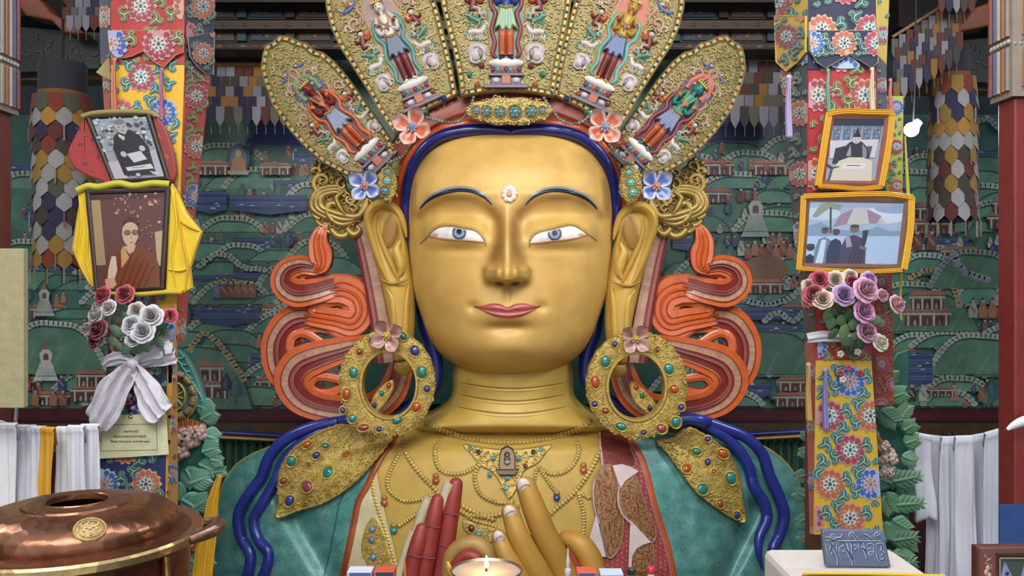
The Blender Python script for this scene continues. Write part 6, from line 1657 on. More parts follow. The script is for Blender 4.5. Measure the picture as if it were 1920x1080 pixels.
def draw_beach(pp, el):
    pp([(0, 0), (1, 0), (1, .45), (0, .45)], '8fa0b8')
    for x, y, rx, ry, c in ((.75, .22, .3, .13, 'b4bcca'), (.15, .2, .2, .1, 'a8b4c4'), (.9, .1, .2, .08, '7f92b0'), (.5, .05, .4, .05, '8a98b0')): el(x, y, rx, ry, c)
    pp([(0, .4), (.15, .33), (.3, .44), (.62, .46), (.75, .38), (.88, .46), (1, .45), (1, .6), (0, .6)], '7088a0'); pp([(0, .55), (1, .53), (1, 1), (0, 1)], '98aec8')
    pp([(.28, .4), (.34, .22), (.45, .12), (.55, .09), (.66, .13), (.78, .24), (.86, .36), (.7, .34), (.6, .36), (.45, .36)], 'a8a8a8'); pp([(.28, .4), (.34, .22), (.48, .11), (.42, .36)], '8a7088'); pp([(.62, .12), (.78, .22), (.74, .34), (.66, .34)], '8a6f86')
    pp([(.05, .25), (.12, .08), (.2, .02), (.36, .06), (.34, .14), (.22, .12), (.1, .26)], '7c8478'); pp([(.23, .1), (.25, .1), (.27, .5), (.25, .5)], '3a4038')
    def fig(x, w_, top, c, hd, hc):
        pp([(x-w_, 1), (x-w_*.95, top+.3), (x-w_*.6, top+.14), (x, top+.1), (x+w_*.6, top+.14), (x+w_, top+.32), (x+w_*1.05, 1)], c); el(x, top, hd, hd*1.25, hc, 14); el(x, top-hd*.7, hd*.95, hd*.55, '3a3a44', 12)
    fig(.06, .07, .72, '20283c', .045, '2c2c34'); fig(.2, .10, .46, '5f708a', .04, '5a4a48'); pp([(.17, .6), (.22, .6), (.2, .98), (.12, .98)], 'a8bccc'); fig(.32, .09, .48, '2a3048', .038, '4a3f42'); fig(.51, .14, .42, '3f3a50', .05, '6a5a5a')
    pp([(.42, .56), (.46, .52), (.5, .7), (.44, .72)], '8f8496'); 
    for k in range(4): pp([(.46+.04*k, 1), (.54+.03*k, .62), (.55+.03*k, .62), (.48+.04*k, 1)], '2f2b40')
    pp([(.58, .68), (.66, .72), (.64, .76), (.58, .73)], '6a5a5a'); pp([(.6, .45), (.66, .44), (.64, .66), (.6, .66)], '2c3440'); pp([(.62, 1), (.8, .95), (.94, .97), (1, 1)], '7f98a8')
S4 = surf(5.91)
p4 = thing('framed_photograph', 'wide photo of monks under an umbrella by water, yellow cloth border', 'picture', (P(1600, 540, 5.7).x, -2.35, P(0, 510, 5.7).z))
q4 = [(1502, 366), (1706, 370), (1690, 508), (1492, 506)]
T4 = quadT(S4, q4); frame(T4, .07, .09, '6a4a3c', S4, q4, p4); pic(T4, p4, draw_beach, '8fa0b8', (.055, .075, .93, .94), h=9)
mb = MB(); cyl = 'd3a01c'
for pts, w_ in (([(1502, 370), (1550, 368), (1610, 366), (1660, 366), (1706, 372)], 11), ([(1503, 368), (1500, 430), (1494, 506)], 11), ([(1492, 504), (1560, 508), (1620, 510), (1686, 507)], 9), ([(1704, 370), (1702, 430), (1690, 505)], 13)): strip(mb, S4, cr(pts, 6), w_, cyl, h=11)
mb.build('yellow_cloth_wrap', 'silk', p4)
mb = MB(); S = surf(6.1)
mb.stroke(S, cr([(1697, 255, 3), (1700, 310, 5), (1703, 366, 7)], 5), 7, 'b8a83c', h=0, th=3); mb.stroke(S, cr([(1690, 508, 4), (1688, 560, 6), (1690, 600, 4)], 5), 6, 'b0a03a', h=0, th=3)
o = mb.build('yellow_ribbon', 'silk'); tag(o, 'thin yellow ribbon hanging from the lamp past the wide photo', 'ribbon')

# ---------------- lamp
lp = thing('light_bulb', 'glowing white LED bulb hanging right of the pillar', 'lamp', P(1712, 250, 7.0))
mb = MB(); c = P(1709, 243, 7.0); ax = (P(1722, 229, 7.0)-c).normalized()
mb.ball(c, .058, 'ffffff', n=18, m=12); mb.tube([c, c+ax*.05, c+ax*.09], [.045, .035, .03], 'ffffff', n=14); bulb_o = mb.build('glowing_globe', 'bulb', lp)
mb = MB(); mb.tube([P(1712, 236, 7.03), P(1716, 150, 7.1), P(1718, -60, 7.2)], .006, '20242a', n=6); mb.build('cord', 'matte', lp)
l = bpy.data.lights.new('bulb_light', 'POINT'); l.energy = 26; l.color = (.75, .87, 1); l.shadow_soft_size = .06
o = bpy.data.objects.new('bulb_light', l); COL.objects.link(o); o.location = P(1709, 243, 6.88)
o.parent = lp; o.matrix_parent_inverse = Matrix.Translation(-lp.location)
# ================================================================ bouquets
def rose(o, x, y, d, r, col, tilt=(0, -1, .25), seed=1, name='rose', open_=1.0):
    rd = random.Random(seed); c = P(x, y, d); R = r*d/FPX; A = Vector(tilt).normalized(); B = A.orthogonal().normalized(); Cc = A.cross(B)
    mb = MB()
    layers = [(3, .16, .9, .95), (3, .32, .8, .85), (4, .52, .62, .9), (5, .74, .42, 1.0), (6, .97, .12, 1.0)]
    for li, (n, rad, up, wd) in enumerate(layers):
        for k in range(n):
            a0 = 2*pi*k/n+li*.7+rd.uniform(-.15, .15); rows = []; vcs = []
            cc = mixc(col, mixc(col, '3a1018', .5), (1-li/4)*.35); sp = 2*pi/n*.72
            for i in range(6):
                s = i/5; row = []; vr = []
                for j in range(7):
                    q = j/3-1; an = a0+q*sp*(.35+.65*s); e = 1-.25*q*q*s
                    rr = R*rad*(.35+.65*s**.6)*open_*(1+.10*s*s)*e+R*.02*li; z = R*(-.35+(up+.35)*s**.8*e)-R*.12*(s**4)*li*.5
                    row.append(c+B*(rr*cos(an))+Cc*(rr*sin(an))+A*z); vr.append(mixc(cc, 'ffffff', .05*s+.07*(s > .9)))
                rows.append(row); vcs.append(vr)
            mb.grid(rows, None, vcol=vcs)
    mb.ball(c-A*R*.2, R*.3, '4a6a44', n=8, m=6)
    return mb.build(name, 'petal', o)
def leafc(mb, x, y, d, l, w_, rot, col):
    S = surf(d); T = xf(S, x, y, rot); rows = []
    for i in range(9):
        s = i/8; ww = w_*sin(pi*min(1, s*.95+.05))**.8*(1+.08*(-1)**i); rows.append([T(-l/2+l*s, ww*q, 5*(1-q*q)+3*sin(s*3)+4*abs(q)) for q in (-1, -.5, 0, .5, 1)])
    mb.grid(rows, col)
def stems(o, pts, d, col='3f5a3a', r=.008):
    mb = MB()
    for a, b in pts: mb.tube([P(a[0], a[1], d), P((a[0]+b[0])/2+2, (a[1]+b[1])/2, d), P(b[0], b[1], d)], r, col, n=6)
    mb.build('stems', 'petal', o)
b1 = thing('bouquet', 'bouquet of white, maroon and pink artificial roses on left pillar', 'flowers', (P(245, 640, 5.7).x, -2.3, P(0, 700, 5.7).z))
WH, MR, PK2 = 'c9c3c4', '7a1f2e', 'b8354f'
for i, (x, y, r, c, dd) in enumerate([(191, 553, 16, 'b03048', 0), (233, 551, 17, 'a82c46', -.03), (203, 576, 14, WH, -.06), (178, 590, 15, 'c8c0bc', -.02), (181, 575, 10, 'c4b8b0', .0), (161, 615, 11, 'bdb6b8', .02), (183, 617, 18, MR, -.06), (178, 637, 16, MR, -.02),
    (255, 581, 15, 'c9bbb8', -.05), (283, 592, 20, WH, -.09), (247, 609, 18, 'bfc0c4', -.1), (267, 621, 20, 'c4c4c8', -.13), (248, 636, 13, 'bcbfc0', -.08), (319, 591, 13, 'c02c58', .0)]):
    rose(b1, x, y, 5.80+dd, r*1.05, c, tilt=((x-240)*.006, -1, .35), seed=i)
mb = MB(); rr = random.Random(3)
for (x, y) in [(218, 600), (222, 625), (235, 590), (300, 615), (312, 620), (215, 640), (290, 630), (240, 655), (262, 655), (225, 648), (205, 600), (232, 575), (275, 648), (300, 640), (215, 615), (305, 600)]: leafc(mb, x, y, 5.86, rr.uniform(22, 30), rr.uniform(6, 9), rr.uniform(0, 360), rr.choice(['6a7a60', '55705a', '7a7f6a', '4a6a58']))
mb.build('leaves', 'petal', b1)
stems(b1, [((190, 560), (240, 690)), ((180, 600), (242, 690)), ((233, 560), (245, 690)), ((283, 600), (248, 690)), ((248, 620), (246, 720)), ((319, 600), (252, 690)), ((262, 640), (248, 720))], 5.95)
mb = MB()
for k, (x, y) in enumerate([(232, 735), (228, 748), (256, 735), (230, 758), (250, 765), (243, 742)]):
    mb.dome(surf(5.93), x, y, 5, 5, ['b86a80', 'c9a8a0', 'b05a70', 'c8b8a8'][k % 4], h=0, th=6, n=8)
mb.build('small_blossoms', 'petal', b1)
# white bow
bw = thing('white_bow', 'white scarf tied in a bow around the left pillar', 'bow', (P(250, 680, 5.6).x, -2.4, P(0, 790, 5.6).z))
def ribbon3(name, pts, o, d=5.55, col='cfcad2', seed=1, amp=5, mat='silk', f=.35):
    "pts (x, y, half-width)"
    mb = MB(); q = cr(pts, 7); rd = random.Random(seed); ph = rd.uniform(0, 6); S = surf(d); rows = []
    for i, p in enumerate(q):
        a, b = q[max(i-1, 0)], q[min(i+1, len(q)-1)]; dx, dy = b[0]-a[0], b[1]-a[1]; l = math.hypot(dx, dy) or 1; nx, ny = -dy/l, dx/l
        rows.append([S(p[0]+nx*p[2]*(j/8-1), p[1]+ny*p[2]*(j/8-1), amp*sin(f*p[2]*(j/8-1)+ph+i*.04)+amp*.6*sin(f*1.9*p[2]*(j/8-1)+i*.09)+(p[3] if len(p) > 3 else 0)) for j in range(17)])
    mb.grid(rows, col); ob = mb.build(name, mat, o); s_ = ob.modifiers.new('s', 'SOLIDIFY'); s_.thickness = .004; return ob
ribbon3('bow_band', [(206, 668, 12), (225, 678, 14), (250, 682, 12), (290, 670, 17), (328, 662, 22)], bw, d=5.93, seed=2)
ribbon3('bow_loop', [(250, 680, 6), (270, 665, 12), (292, 655, 18), (308, 652, 15), (312, 664, 8)], bw, d=5.88, seed=3)
ribbon3('bow_loop', [(250, 680, 6), (228, 672, 12), (206, 676, 12), (194, 684, 6)], bw, d=5.88, seed=4)
ribbon3('bow_tail', [(250, 680, 8), (236, 700, 20), (216, 730, 28), (200, 765, 30), (184, 792, 24), (172, 806, 8)], bw, d=5.86, seed=5, amp=6)
ribbon3('bow_tail', [(250, 682, 8), (262, 705, 16), (278, 735, 24), (294, 765, 28), (306, 778, 22)], bw, d=5.88, seed=6, amp=6)
mb = MB(); mb.dome(surf(5.88), 250, 681, 11, 10, 'cdc9d2', h=2, th=10); mb.build('knot', 'silk', bw)
b2 = thing('bouquet', 'bouquet of pink, red and cream artificial roses on right pillar', 'flowers', (P(1585, 600, 5.7).x, -2.3, P(0, 660, 5.7).z))
for i, (x, y, r, c, dd) in enumerate([(1537, 524, 17, 'b03050', -.02), (1567, 524, 16, 'c8b8a4', -.03), (1517, 535, 13, 'c8b09c', 0), (1527, 552, 19, '9c2438', -.06), (1517, 560, 12, 'a02a40', -.03), (1543, 560, 17, 'd0b8a4', -.1), (1598, 530, 14, 'a02038', -.02), (1595, 518, 13, 'c4b4a8', .02),
    (1583, 552, 19, 'b088b8', -.1), (1625, 543, 22, 'c890a8', -.12), (1622, 584, 19, 'c080b0', -.1), (1656, 553, 11, 'c890a0', 0), (1683, 570, 16, 'c8909c', 0), (1627, 622, 18, 'b07a98', -.08), (1630, 524, 15, 'b88ac0', -.02), (1652, 642, 15, 'd0c8b0', -.06)]):
    rose(b2, x, y, 5.80+dd, r*1.08, c, tilt=((x-1590)*.006, -1, .35), seed=i+30)
mb = MB()
for (x, y) in [(1560, 585), (1575, 600), (1590, 590), (1600, 610), (1555, 605), (1610, 600), (1580, 622), (1600, 630), (1560, 625), (1660, 570), (1605, 575), (1590, 640), (1570, 568), (1615, 640), (1640, 600), (1550, 590)]: leafc(mb, x, y, 5.86, rr.uniform(24, 34), rr.uniform(7, 10), rr.uniform(0, 360), rr.choice(['3f5c40', '4a6a44', '5a7a50', '385238']))
mb.build('leaves', 'petal', b2)
stems(b2, [((1540, 540), (1590, 650)), ((1567, 540), (1592, 670)), ((1583, 560), (1593, 670)), ((1625, 560), (1596, 670)), ((1622, 590), (1600, 680)), ((1683, 575), (1610, 620)), ((1543, 565), (1590, 660))], 5.95)
mb = MB()
for k, (x, y) in enumerate([(1576, 664), (1608, 660), (1575, 700), (1612, 700), (1590, 690), (1580, 712)]):
    for j in range(5): a = j*2*pi/5; mb.dome(surf(5.93), x+4*cos(a), y+4*sin(a), 3.4, 3.4, ['c8ccb0', 'c8ccb0', '9a3a44', '9a3a44', 'a84a50', 'c8b8b8'][k], h=0, th=4, n=8)
mb.build('small_blossoms', 'petal', b2)
tb = thing('white_tie', 'white scarf band tied around the right pillar under roses', 'scarf', (P(1585, 630, 5.6).x, -2.4, P(0, 650, 5.6).z))
ribbon3('band', [(1514, 634, 9), (1545, 630, 10), (1580, 632, 9), (1620, 634, 7), (1645, 636, 5)], tb, d=5.94, seed=8, amp=2)
ribbon3('band_end', [(1640, 636, 3), (1650, 640, 8), (1660, 646, 13)], tb, d=5.90, seed=9, amp=3, col='d0ccb8')

# ================================================================ carved torana foliage beside the pillars
def acanthus(mb, S, x, y, l, w_, rot, col, tip='9aa882', h=0, fl=1, lobes=5):
    T = xf(S, x, y, rot, 1, fl)
    for k in range(lobes):
        s = (k+.3)/lobes; L = l*s; ll = w_*(1.15-.55*s)
        for sg in (-1, 1):
            pts = cr([(L-l*.10, 0, ll*.45), (L+ll*.25, sg*ll*.45, ll*.75), (L+ll*.62, sg*ll*.85, ll*.55), (L+ll*.95, sg*ll*1.0, ll*.08)], 3)
            mb.stroke(T, pts, ll*.7, mixc(col, tip, .06+.16*k/lobes), h=h+k*.8, th=ll*.25)
            mb.stroke(T, [(p[0], p[1], 1.2) for p in pts], 1.2, mixc(col, tip, .6), h=h+k*.8+ll*.22, th=.8)
    mb.stroke(T, cr([(-l*.05, 0, w_*.45), (l*.5, 0, w_*.5), (l*.95, 0, w_*.25), (l*1.15, w_*.1, w_*.05)], 4), w_*.4, mixc(col, tip, .2), h=h+3, th=w_*.25)
def peony(o, S, x, y, r, seed, c1='c8a8a0', c2='a85a50', name='carved_peony'):
    mb = MB(); rd = random.Random(seed)
    for k in range(11):
        a = k*2.4; q = r*.82*sqrt((k+.4)/11); px, py = x+q*cos(a), y+q*sin(a); rr = r*.42
        mb.dome(S, px, py, rr, rr, c1, h=10-k*.7, th=8, n=12, c2=mixc(c1, 'ffffff', .1)); 
        mb.stroke(S, [(px+rr*.75*cos(t), py+rr*.75*sin(t)) for t in [a-.9+.3*i for i in range(7)]], rr*.3, c2, h=14-k*.7, th=1.5)
    for k in range(3): mb.dome(S, x+rd.uniform(-.4, .4)*r, y+rd.uniform(-.4, .4)*r, r*.1, r*.12, '3a2420', h=19, th=1.5, n=8)
    return mb.build(name, 'satin', o)
def torana(label, fl, cx):
    base = surf(6.75); S = base if fl == 1 else mirror(base, cx)
    o = thing('carved_foliage_panel', label, 'carving', (S(350, 540).x, -1.2, -2.95))
    mb = MB()
    for x0, y0, x1, y1 in ((322, 660, 372, 1120),): mb.prism(S, [(322, 655), (345, 662), (362, 690), (376, 740), (388, 800), (386, 900), (384, 1120), (322, 1120)], -30, -4, '35665a', 3)
    mb.build('backboard', 'satin', o)
    mb = MB(); G1, G2 = '5a9a8c', '4c8c78'
    Ls = [(372, 760, 26, 13, 20), (380, 785, 28, 14, -30), (385, 815, 26, 13, 15), (384, 845, 28, 12, -15), (375, 870, 30, 13, 25), (360, 905, 34, 15, -20), (345, 935, 36, 16, 30), (368, 950, 30, 14, -35), (350, 985, 36, 15, 10), (372, 1000, 30, 13, -20), (350, 1040, 34, 15, 35), (375, 1050, 28, 12, -10), (350, 880, 30, 14, 60),
          (335, 905, 26, 12, 100), (336, 1010, 26, 12, 120), (398, 860, 22, 9, 10), (402, 885, 22, 9, -8), (355, 1075, 30, 12, 0)]
    for i, (x, y, l, w_, ro) in enumerate(Ls): acanthus(mb, S, x, y, l, w_*1.25, ro, [G1, G2, '66a696'][i % 3], h=i % 4*2)
    mb.build('carved_leaves', 'satin', o)
    return o, S
toL, SL_ = torana('carved green foliage with peonies and a wheel beside the left pillar', 1, 0)
mb = MB(); mb.prism(SL_, cr([(320, 650), (345, 662), (368, 700), (388, 762), (372, 765), (350, 770), (322, 765)], 3), -6, 6, '4f8f84', 3)
for k in range(7): mb.stroke(SL_, cr([(325+k*8, 660+k*12), (338+k*7, 672+k*12), (350+k*5, 668+k*14)], 4), 4, '6aa598', h=6, th=3)
mb.build('wave_scroll', 'satin', toL)
mb = MB()
for i in range(26):
    t = -pi/2+pi*i/25*1.0; mb.dome(SL_, 331+34*cos(t), 742+40*sin(t), 6, 6, ['3a4a7a', 'b09a58', 'a89458', 'b07a58'][i % 4], h=10, th=4, n=10)
mb.stroke(SL_, [(331+34*cos(t), 742+40*sin(t)) for t in [-pi/2+pi*i/24 for i in range(25)]], 18, 'b59c58', h=4, th=5)
mb.stroke(SL_, [(331+20*cos(t), 742+26*sin(t)) for t in [-pi/2+pi*i/24 for i in range(25)]], 5, 'c4ac60', h=8, th=5)
mb.prism(SL_, [(331, 718)]+[(331+18*cos(t), 742+24*sin(t)) for t in [-pi/2+pi*i/16 for i in range(17)]]+[(331, 766)], 2, 5, '34508c', 1)
for t in (-1, -.4, .2, .8): mb.stroke(SL_, [(331, 742), (331+19*cos(t), 742+25*sin(t))], 4, 'c4ac60', h=6, th=3)
mb.build('carved_wheel', 'gild', toL)
mb = MB()
for k in range(12): mb.stroke(SL_, [(330+k*4.2, 808-2*k*.2, 3), (326+k*4.6, 782+abs(k-5)*1.2, 4.6)], 4, 'b8653a' if k % 2 else 'c08a3c', h=5, th=4)
mb.build('shell_fan', 'satin', toL)
peony(toL, SL_, 352, 822, 24, 3); peony(toL, SL_, 375, 812, 17, 4); peony(toL, SL_, 338, 846, 18, 6); peony(toL, SL_, 362, 1020, 18, 5, 'b5683c', '9a3f2c', 'orange_blossom'); peony(toL, SL_, 372, 985, 11, 7, 'b0a090', '8a6a60')
toR, SR_ = torana('carved green foliage with white peonies beside the right pillar', -1, 1014.5)
S = surf(6.65); mb = MB()
for i, (x, y, l, w_, ro) in enumerate([(1655, 720, 30, 13, -60), (1665, 745, 30, 13, -20), (1650, 770, 34, 14, 40), (1672, 790, 28, 12, -40), (1688, 780, 24, 10, -60), (1690, 805, 24, 11, -30), (1695, 830, 24, 11, -20), (1690, 855, 24, 10, 20), (1672, 900, 50, 12, -12), (1680, 945, 48, 12, -4), (1672, 975, 34, 12, 30),
     (1670, 1010, 46, 12, -8), (1660, 930, 30, 14, 70), (1655, 980, 30, 14, 80), (1668, 1055, 46, 11, -6), (1655, 700, 24, 10, -80), (1675, 1035, 30, 12, 20)]): acanthus(mb, S, x, y, l, w_*1.25, ro, ['4f8c6a', '5c9876', '458068'][i % 3], h=4+i % 3*2)
mb.build('carved_leaves', 'satin', toR)
mb = MB()
for i, (x, y, l, w_, ro) in enumerate([(1518, 850, 22, 10, 190), (1512, 890, 24, 11, 170), (1510, 930, 24, 11, 200), (1514, 970, 22, 10, 160), (1516, 1010, 22, 10, 200), (1516, 820, 18, 8, 200)]): acanthus(mb, surf(6.9), x, y, l, w_, ro, ['4a8478', '3f7a70'][i % 2], h=2)
mb.build('carved_leaves', 'satin', toR)
S = surf(6.5)
mb = MB()
for k in range(9): mb.stroke(S, cr([(1640+k*3.2, 812+k*4, 4), (1648+k*2.4, 828+k*1.5, 5)], 3), 5, 'b0602c' if k % 2 else 'c07a38', h=6, th=4)
mb.build('shell_fan', 'satin', toR)
peony(toR, S, 1664, 858, 17, 8, 'c0b0a0', 'a07a68'); peony(toR, S, 1660, 884, 14, 9, 'c0b0a0', 'a07a68'); peony(toR, S, 1656, 838, 12, 10, 'b8a898', '7a4a40'); 
for i, (x, y) in enumerate([(1648, 710), (1648, 756)]): peony(toR, S, x, y, 9, 20+i, 'b88a78', 'a86a50', 'orange_blossom')
# yellow silk hanging at the statue's elbow
mb = MB(); ob = None
ribbon3('yellow_hanging_silk', [(412, 890, 6), (402, 930, 9), (394, 980, 13), (384, 1030, 17), (376, 1100, 20)], None, d=6.55, col='c8960f', seed=12, amp=4)
o = bpy.data.objects['yellow_hanging_silk']; tag(o, 'golden-yellow silk length hanging at the statue\'s left edge', 'scarf')

# ================================================================ copper cauldron
cp = thing('copper_lamp_pot', 'big hammered copper butter-lamp pot with domed lid and brass crest', 'pot', (0, 0, 0))
cD = 2.75; k = cD/FPX; c0 = P(145, 1000, cD)
cp.location = Vector((c0.x, c0.y, -.35))
zr = c0.z; cc = Vector((c0.x, c0.y, 0)); R = 224*k
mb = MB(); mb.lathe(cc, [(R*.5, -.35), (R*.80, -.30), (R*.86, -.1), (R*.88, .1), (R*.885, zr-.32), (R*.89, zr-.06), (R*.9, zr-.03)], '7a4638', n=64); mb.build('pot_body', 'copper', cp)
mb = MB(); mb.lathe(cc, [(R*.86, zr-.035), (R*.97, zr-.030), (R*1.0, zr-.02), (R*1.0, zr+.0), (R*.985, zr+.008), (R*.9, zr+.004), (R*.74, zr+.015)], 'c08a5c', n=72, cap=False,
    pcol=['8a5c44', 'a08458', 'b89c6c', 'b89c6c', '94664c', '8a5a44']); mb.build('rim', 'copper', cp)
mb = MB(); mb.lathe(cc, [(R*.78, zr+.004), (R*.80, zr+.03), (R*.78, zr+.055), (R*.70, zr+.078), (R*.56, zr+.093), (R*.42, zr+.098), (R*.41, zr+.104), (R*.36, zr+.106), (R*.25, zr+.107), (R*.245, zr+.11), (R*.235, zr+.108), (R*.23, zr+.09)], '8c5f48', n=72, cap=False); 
mb.lathe(cc, [(R*.235, zr+.07), (.001, zr+.07)], '8a5038', n=32, cap=False); mb.build('domed_lid', 'copper', cp)
# brass crest on the lid's near side
mb = MB(); an = -.98; nrm = Vector((cos(an), sin(an), 1.1)).normalized(); ctr = cc+Vector((cos(an)*R*.72, sin(an)*R*.72, zr+.078)); e1 = Vector((-sin(an), cos(an), 0)).normalized(); e2 = nrm.cross(e1).normalized()
def CS(x, y, h=0): return ctr+e1*(x*.001)+e2*(y*.001)+nrm*(h*.001)
mb.dome(CS, 0, 0, 46, 40, 'a8885a', h=-6, th=10, n=28, rings=4)
mb.stroke(CS, [(43*cos(t), 37*sin(t)) for t in [2*pi*i/28 for i in range(28)]], 6, 'c9b078', h=0, th=6, closed=True); mb.stroke(CS, [(33*cos(t), 28*sin(t)) for t in [2*pi*i/28 for i in range(28)]], 4, 'c9b078', h=3, th=4, closed=True)
for x, y, r_, a, sg in ((-12, -4, 12, 0, 1), (12, -4, 12, 3, -1), (0, 12, 9, 1.5, 1), (-18, 10, 7, 2, 1), (18, 10, 7, 1, -1), (0, -16, 7, 4, 1)): curl(mb, CS, x, y, r_, a, sg, 'd0b880', th=5, h=4)
mb.build('brass_crest', 'gild', cp)
mb = MB()
for a in (.15,): 
    pth = [cc+Vector((R*(.98+.16*sin(q*pi))*cos(a+(-.25+.5*q)), R*(.98+.16*sin(q*pi))*sin(a+(-.25+.5*q)), zr-.01+.015*sin(q*pi))) for q in [i/10 for i in range(11)]]
    mb.tube(pth, [.016+.008*sin(pi*i/10) for i in range(11)], '8a6a58', n=10)
mb.build('handle', 'copper', cp)
mb = MB(); pts = [cc+Vector((R*.93*cos(a), R*.93*sin(a), zr-z)) for a, z in ((-.35, .03), (-.33, .12), (-.36, .22), (-.34, .34))]; mb.tube(pts, .010, 'b08a50', n=8); mb.build('side_seam', 'copper', cp)

# ================================================================ offering table with bottles, boxes, lamp, stone
tt = thing('offering_table', 'cloth-covered offering table along the bottom edge of the view', 'table', (0, -4.6, -.1))
TZ = P(0, 1160, 3.4).z
mb = MB(); a, b = P(560, 1120, 3.0), P(1330, 1120, 3.9); mb.box((P(560, 0, 3.4).x, -5.0, TZ-.05), (P(1330, 0, 3.4).x, -4.5, TZ), '6a4a34'); mb.build('tabletop', 'wood', tt, smooth=False)
for sx in (P(580, 0, 3.4).x, P(1300, 0, 3.4).x):
    for sy in (-4.95, -4.6): m = MB(); m.box((sx, sy, -3.0), (sx+.06, sy+.06, TZ-.05), '5a3a28'); m.build('leg', 'wood', tt, smooth=False)
def lath(name, label, cat, x, d, parts, group=None):
    c = P(x, 1120, d); c.z = TZ; o = thing(name, label, cat, c, group)
    for nm, prof, col, mt in parts: m = MB(); m.lathe(c, [(a*.98, b*1.48) for a, b in prof], col, n=24); m.build(nm, mt, o)
    return o, c
k = 3.5/FPX
lath('plastic_bottle', 'green plastic bottle with a dark screw cap', 'bottle', 1184, 3.38, [('bottle_body', [(.036, 0), (.040, .01), (.040, .05), (.038, .095), (.026, .112), (.014, .121), (.013, .126)], '4a9a4a', 'gem'), ('screw_cap', [(.016, .124), (.017, .125), (.017, .139), (.014, .1405)], '20302c', 'paint')])
lath('plastic_bottle', 'clear plastic bottle with a red screw cap', 'bottle', 1221, 3.38, [('bottle_body', [(.036, 0), (.040, .01), (.040, .045), (.038, .09), (.026, .108), (.014, .121), (.013, .128)], 'b8b4b4', 'gem'), ('screw_cap', [(.015, .127), (.0165, .128), (.0165, .143), (.013, .145)], 'c02c34', 'paint')])
lath('plastic_bottle', 'short bottle top with pale green cap, rightmost of the table', 'bottle', 1250, 3.38, [('bottle_body', [(.03, 0), (.032, .06), (.02, .08)], '8fa090', 'gem'), ('screw_cap', [(.021, .078), (.021, .094), (.018, .096)], '7fae88', 'paint')])
def offering(label, x, d, col, n, s, cat='offering ornament'):
    c = P(x, 1120, d); c.z = TZ; o = thing('tiered_offering', label, cat, c); m = MB(); prof = [(.03*s, 0), (.03*s, .02)]
    z = .02
    for i in range(n): rr = (.024-.016*i/n)*s; prof += [(rr, z), (rr*1.15, z+.008*s), (rr*.9, z+.018*s), (rr*.5, z+.02*s)]; z += .036*s
    prof += [(.006*s, z), (.007*s, z+.01), (.001, z+.06*s)]
    m.lathe(c, prof, col, n=20); m.build('tiers', 'satin', o)
offering('orange tiered offering cone left of the big butter lamp', 759, 3.4, 'c07a4c', 5, .92); offering('white tiered offering cone right of the big butter lamp', 1065, 3.4, 'c4bcc4', 5, 1.1)
def carton(label, x0, x1, ytop, d, col, col2, cat='box', stripe=None):
    a, b = P(x0, ytop, d), P(x1, ytop, d); m = MB(); m.box((a.x, a.y-.02, TZ), (b.x, a.y+.05, a.z), col); o = m.build('carton', 'satin', smooth=False, bevel=.003); tag(o, label, cat)
    m = MB(); S = surf(d-.022); m.prism(S, [(x0+3, ytop+5), (x1-3, ytop+5), (x1-3, ytop+40), (x0+3, ytop+40)], 0, .5, col2, .2); m.build('printed_face', 'satin', o, smooth=False)
carton('white and blue carton standing left on the offering table', 652, 698, 1069, 3.3, 'c0c0cc', '4a5a9a'); carton('orange and navy snack box beside the white carton', 702, 740, 1068, 3.3, 'c05034', '2a3050')
carton('orange and blue box right of the white cone', 1082, 1118, 1070, 3.3, 'c8583c', '3a4a8a'); carton('pale blue and white carton before the green bottle', 1125, 1168, 1073, 3.3, 'b8c4d8', '8fb0d0')
# butter lamp
bl = thing('butter_lamp', 'wide silver bowl butter lamp with a burning flame', 'lamp', P(912, 1110, 2.9))
c = P(912, 1068, 2.9); k = 2.9/FPX; r = 68*k; zz = c.z; c = Vector((c.x, c.y, 0)); TZ2 = TZ
mb = MB(); mb.lathe(c, [(r*.4, zz-.16), (r*.45, zz-.15), (r*.2, zz-.10), (r*.6, zz-.05), (r*.92, zz-.02), (r, zz), (r*.97, zz+.002), (r*.93, zz-.008)], '8a8480', n=48, cap=False); mb.build('bowl', 'steel', bl)
mb = MB(); mb.lathe(c, [(r*.95, zz-.006), (.001, zz-.006)], '8a8078', n=40, cap=False); mb.build('butter', 'satin', bl)
mb = MB(); mb.tube([Vector((c.x, c.y-.0, zz-.006)), Vector((c.x, c.y, zz+.008))], .003, '2a2018', n=8); mb.build('wick', 'matte', bl)
mb = MB(); mb.lathe(c, [(.001, zz+.004), (.006, zz+.010), (.0075, zz+.018), (.005, zz+.032), (.001, zz+.048)], 'ffd890', n=14); mb.build('flame', 'flame', bl)
l = bpy.data.lights.new('flame_light', 'POINT'); l.energy = 1.2; l.color = (1, .6, .25); l.shadow_soft_size = .02
o = bpy.data.objects.new('flame_light', l); COL.objects.link(o); o.location = Vector((c.x, c.y-.01, zz+.06)); o.parent = bl; o.matrix_parent_inverse = Matrix.Translation(-bl.location)
mb = MB(); ribbon_s = surf(2.95); mb.stroke(ribbon_s, cr([(838, 1055, 4), (842, 1068, 10), (852, 1085, 14), (870, 1100, 14)], 5), 14, 'c08a2c', h=-8, th=4); o = mb.build('yellow_cloth_corner', 'silk'); tag(o, 'yellow cloth corner behind the rim of the butter lamp', 'cloth')

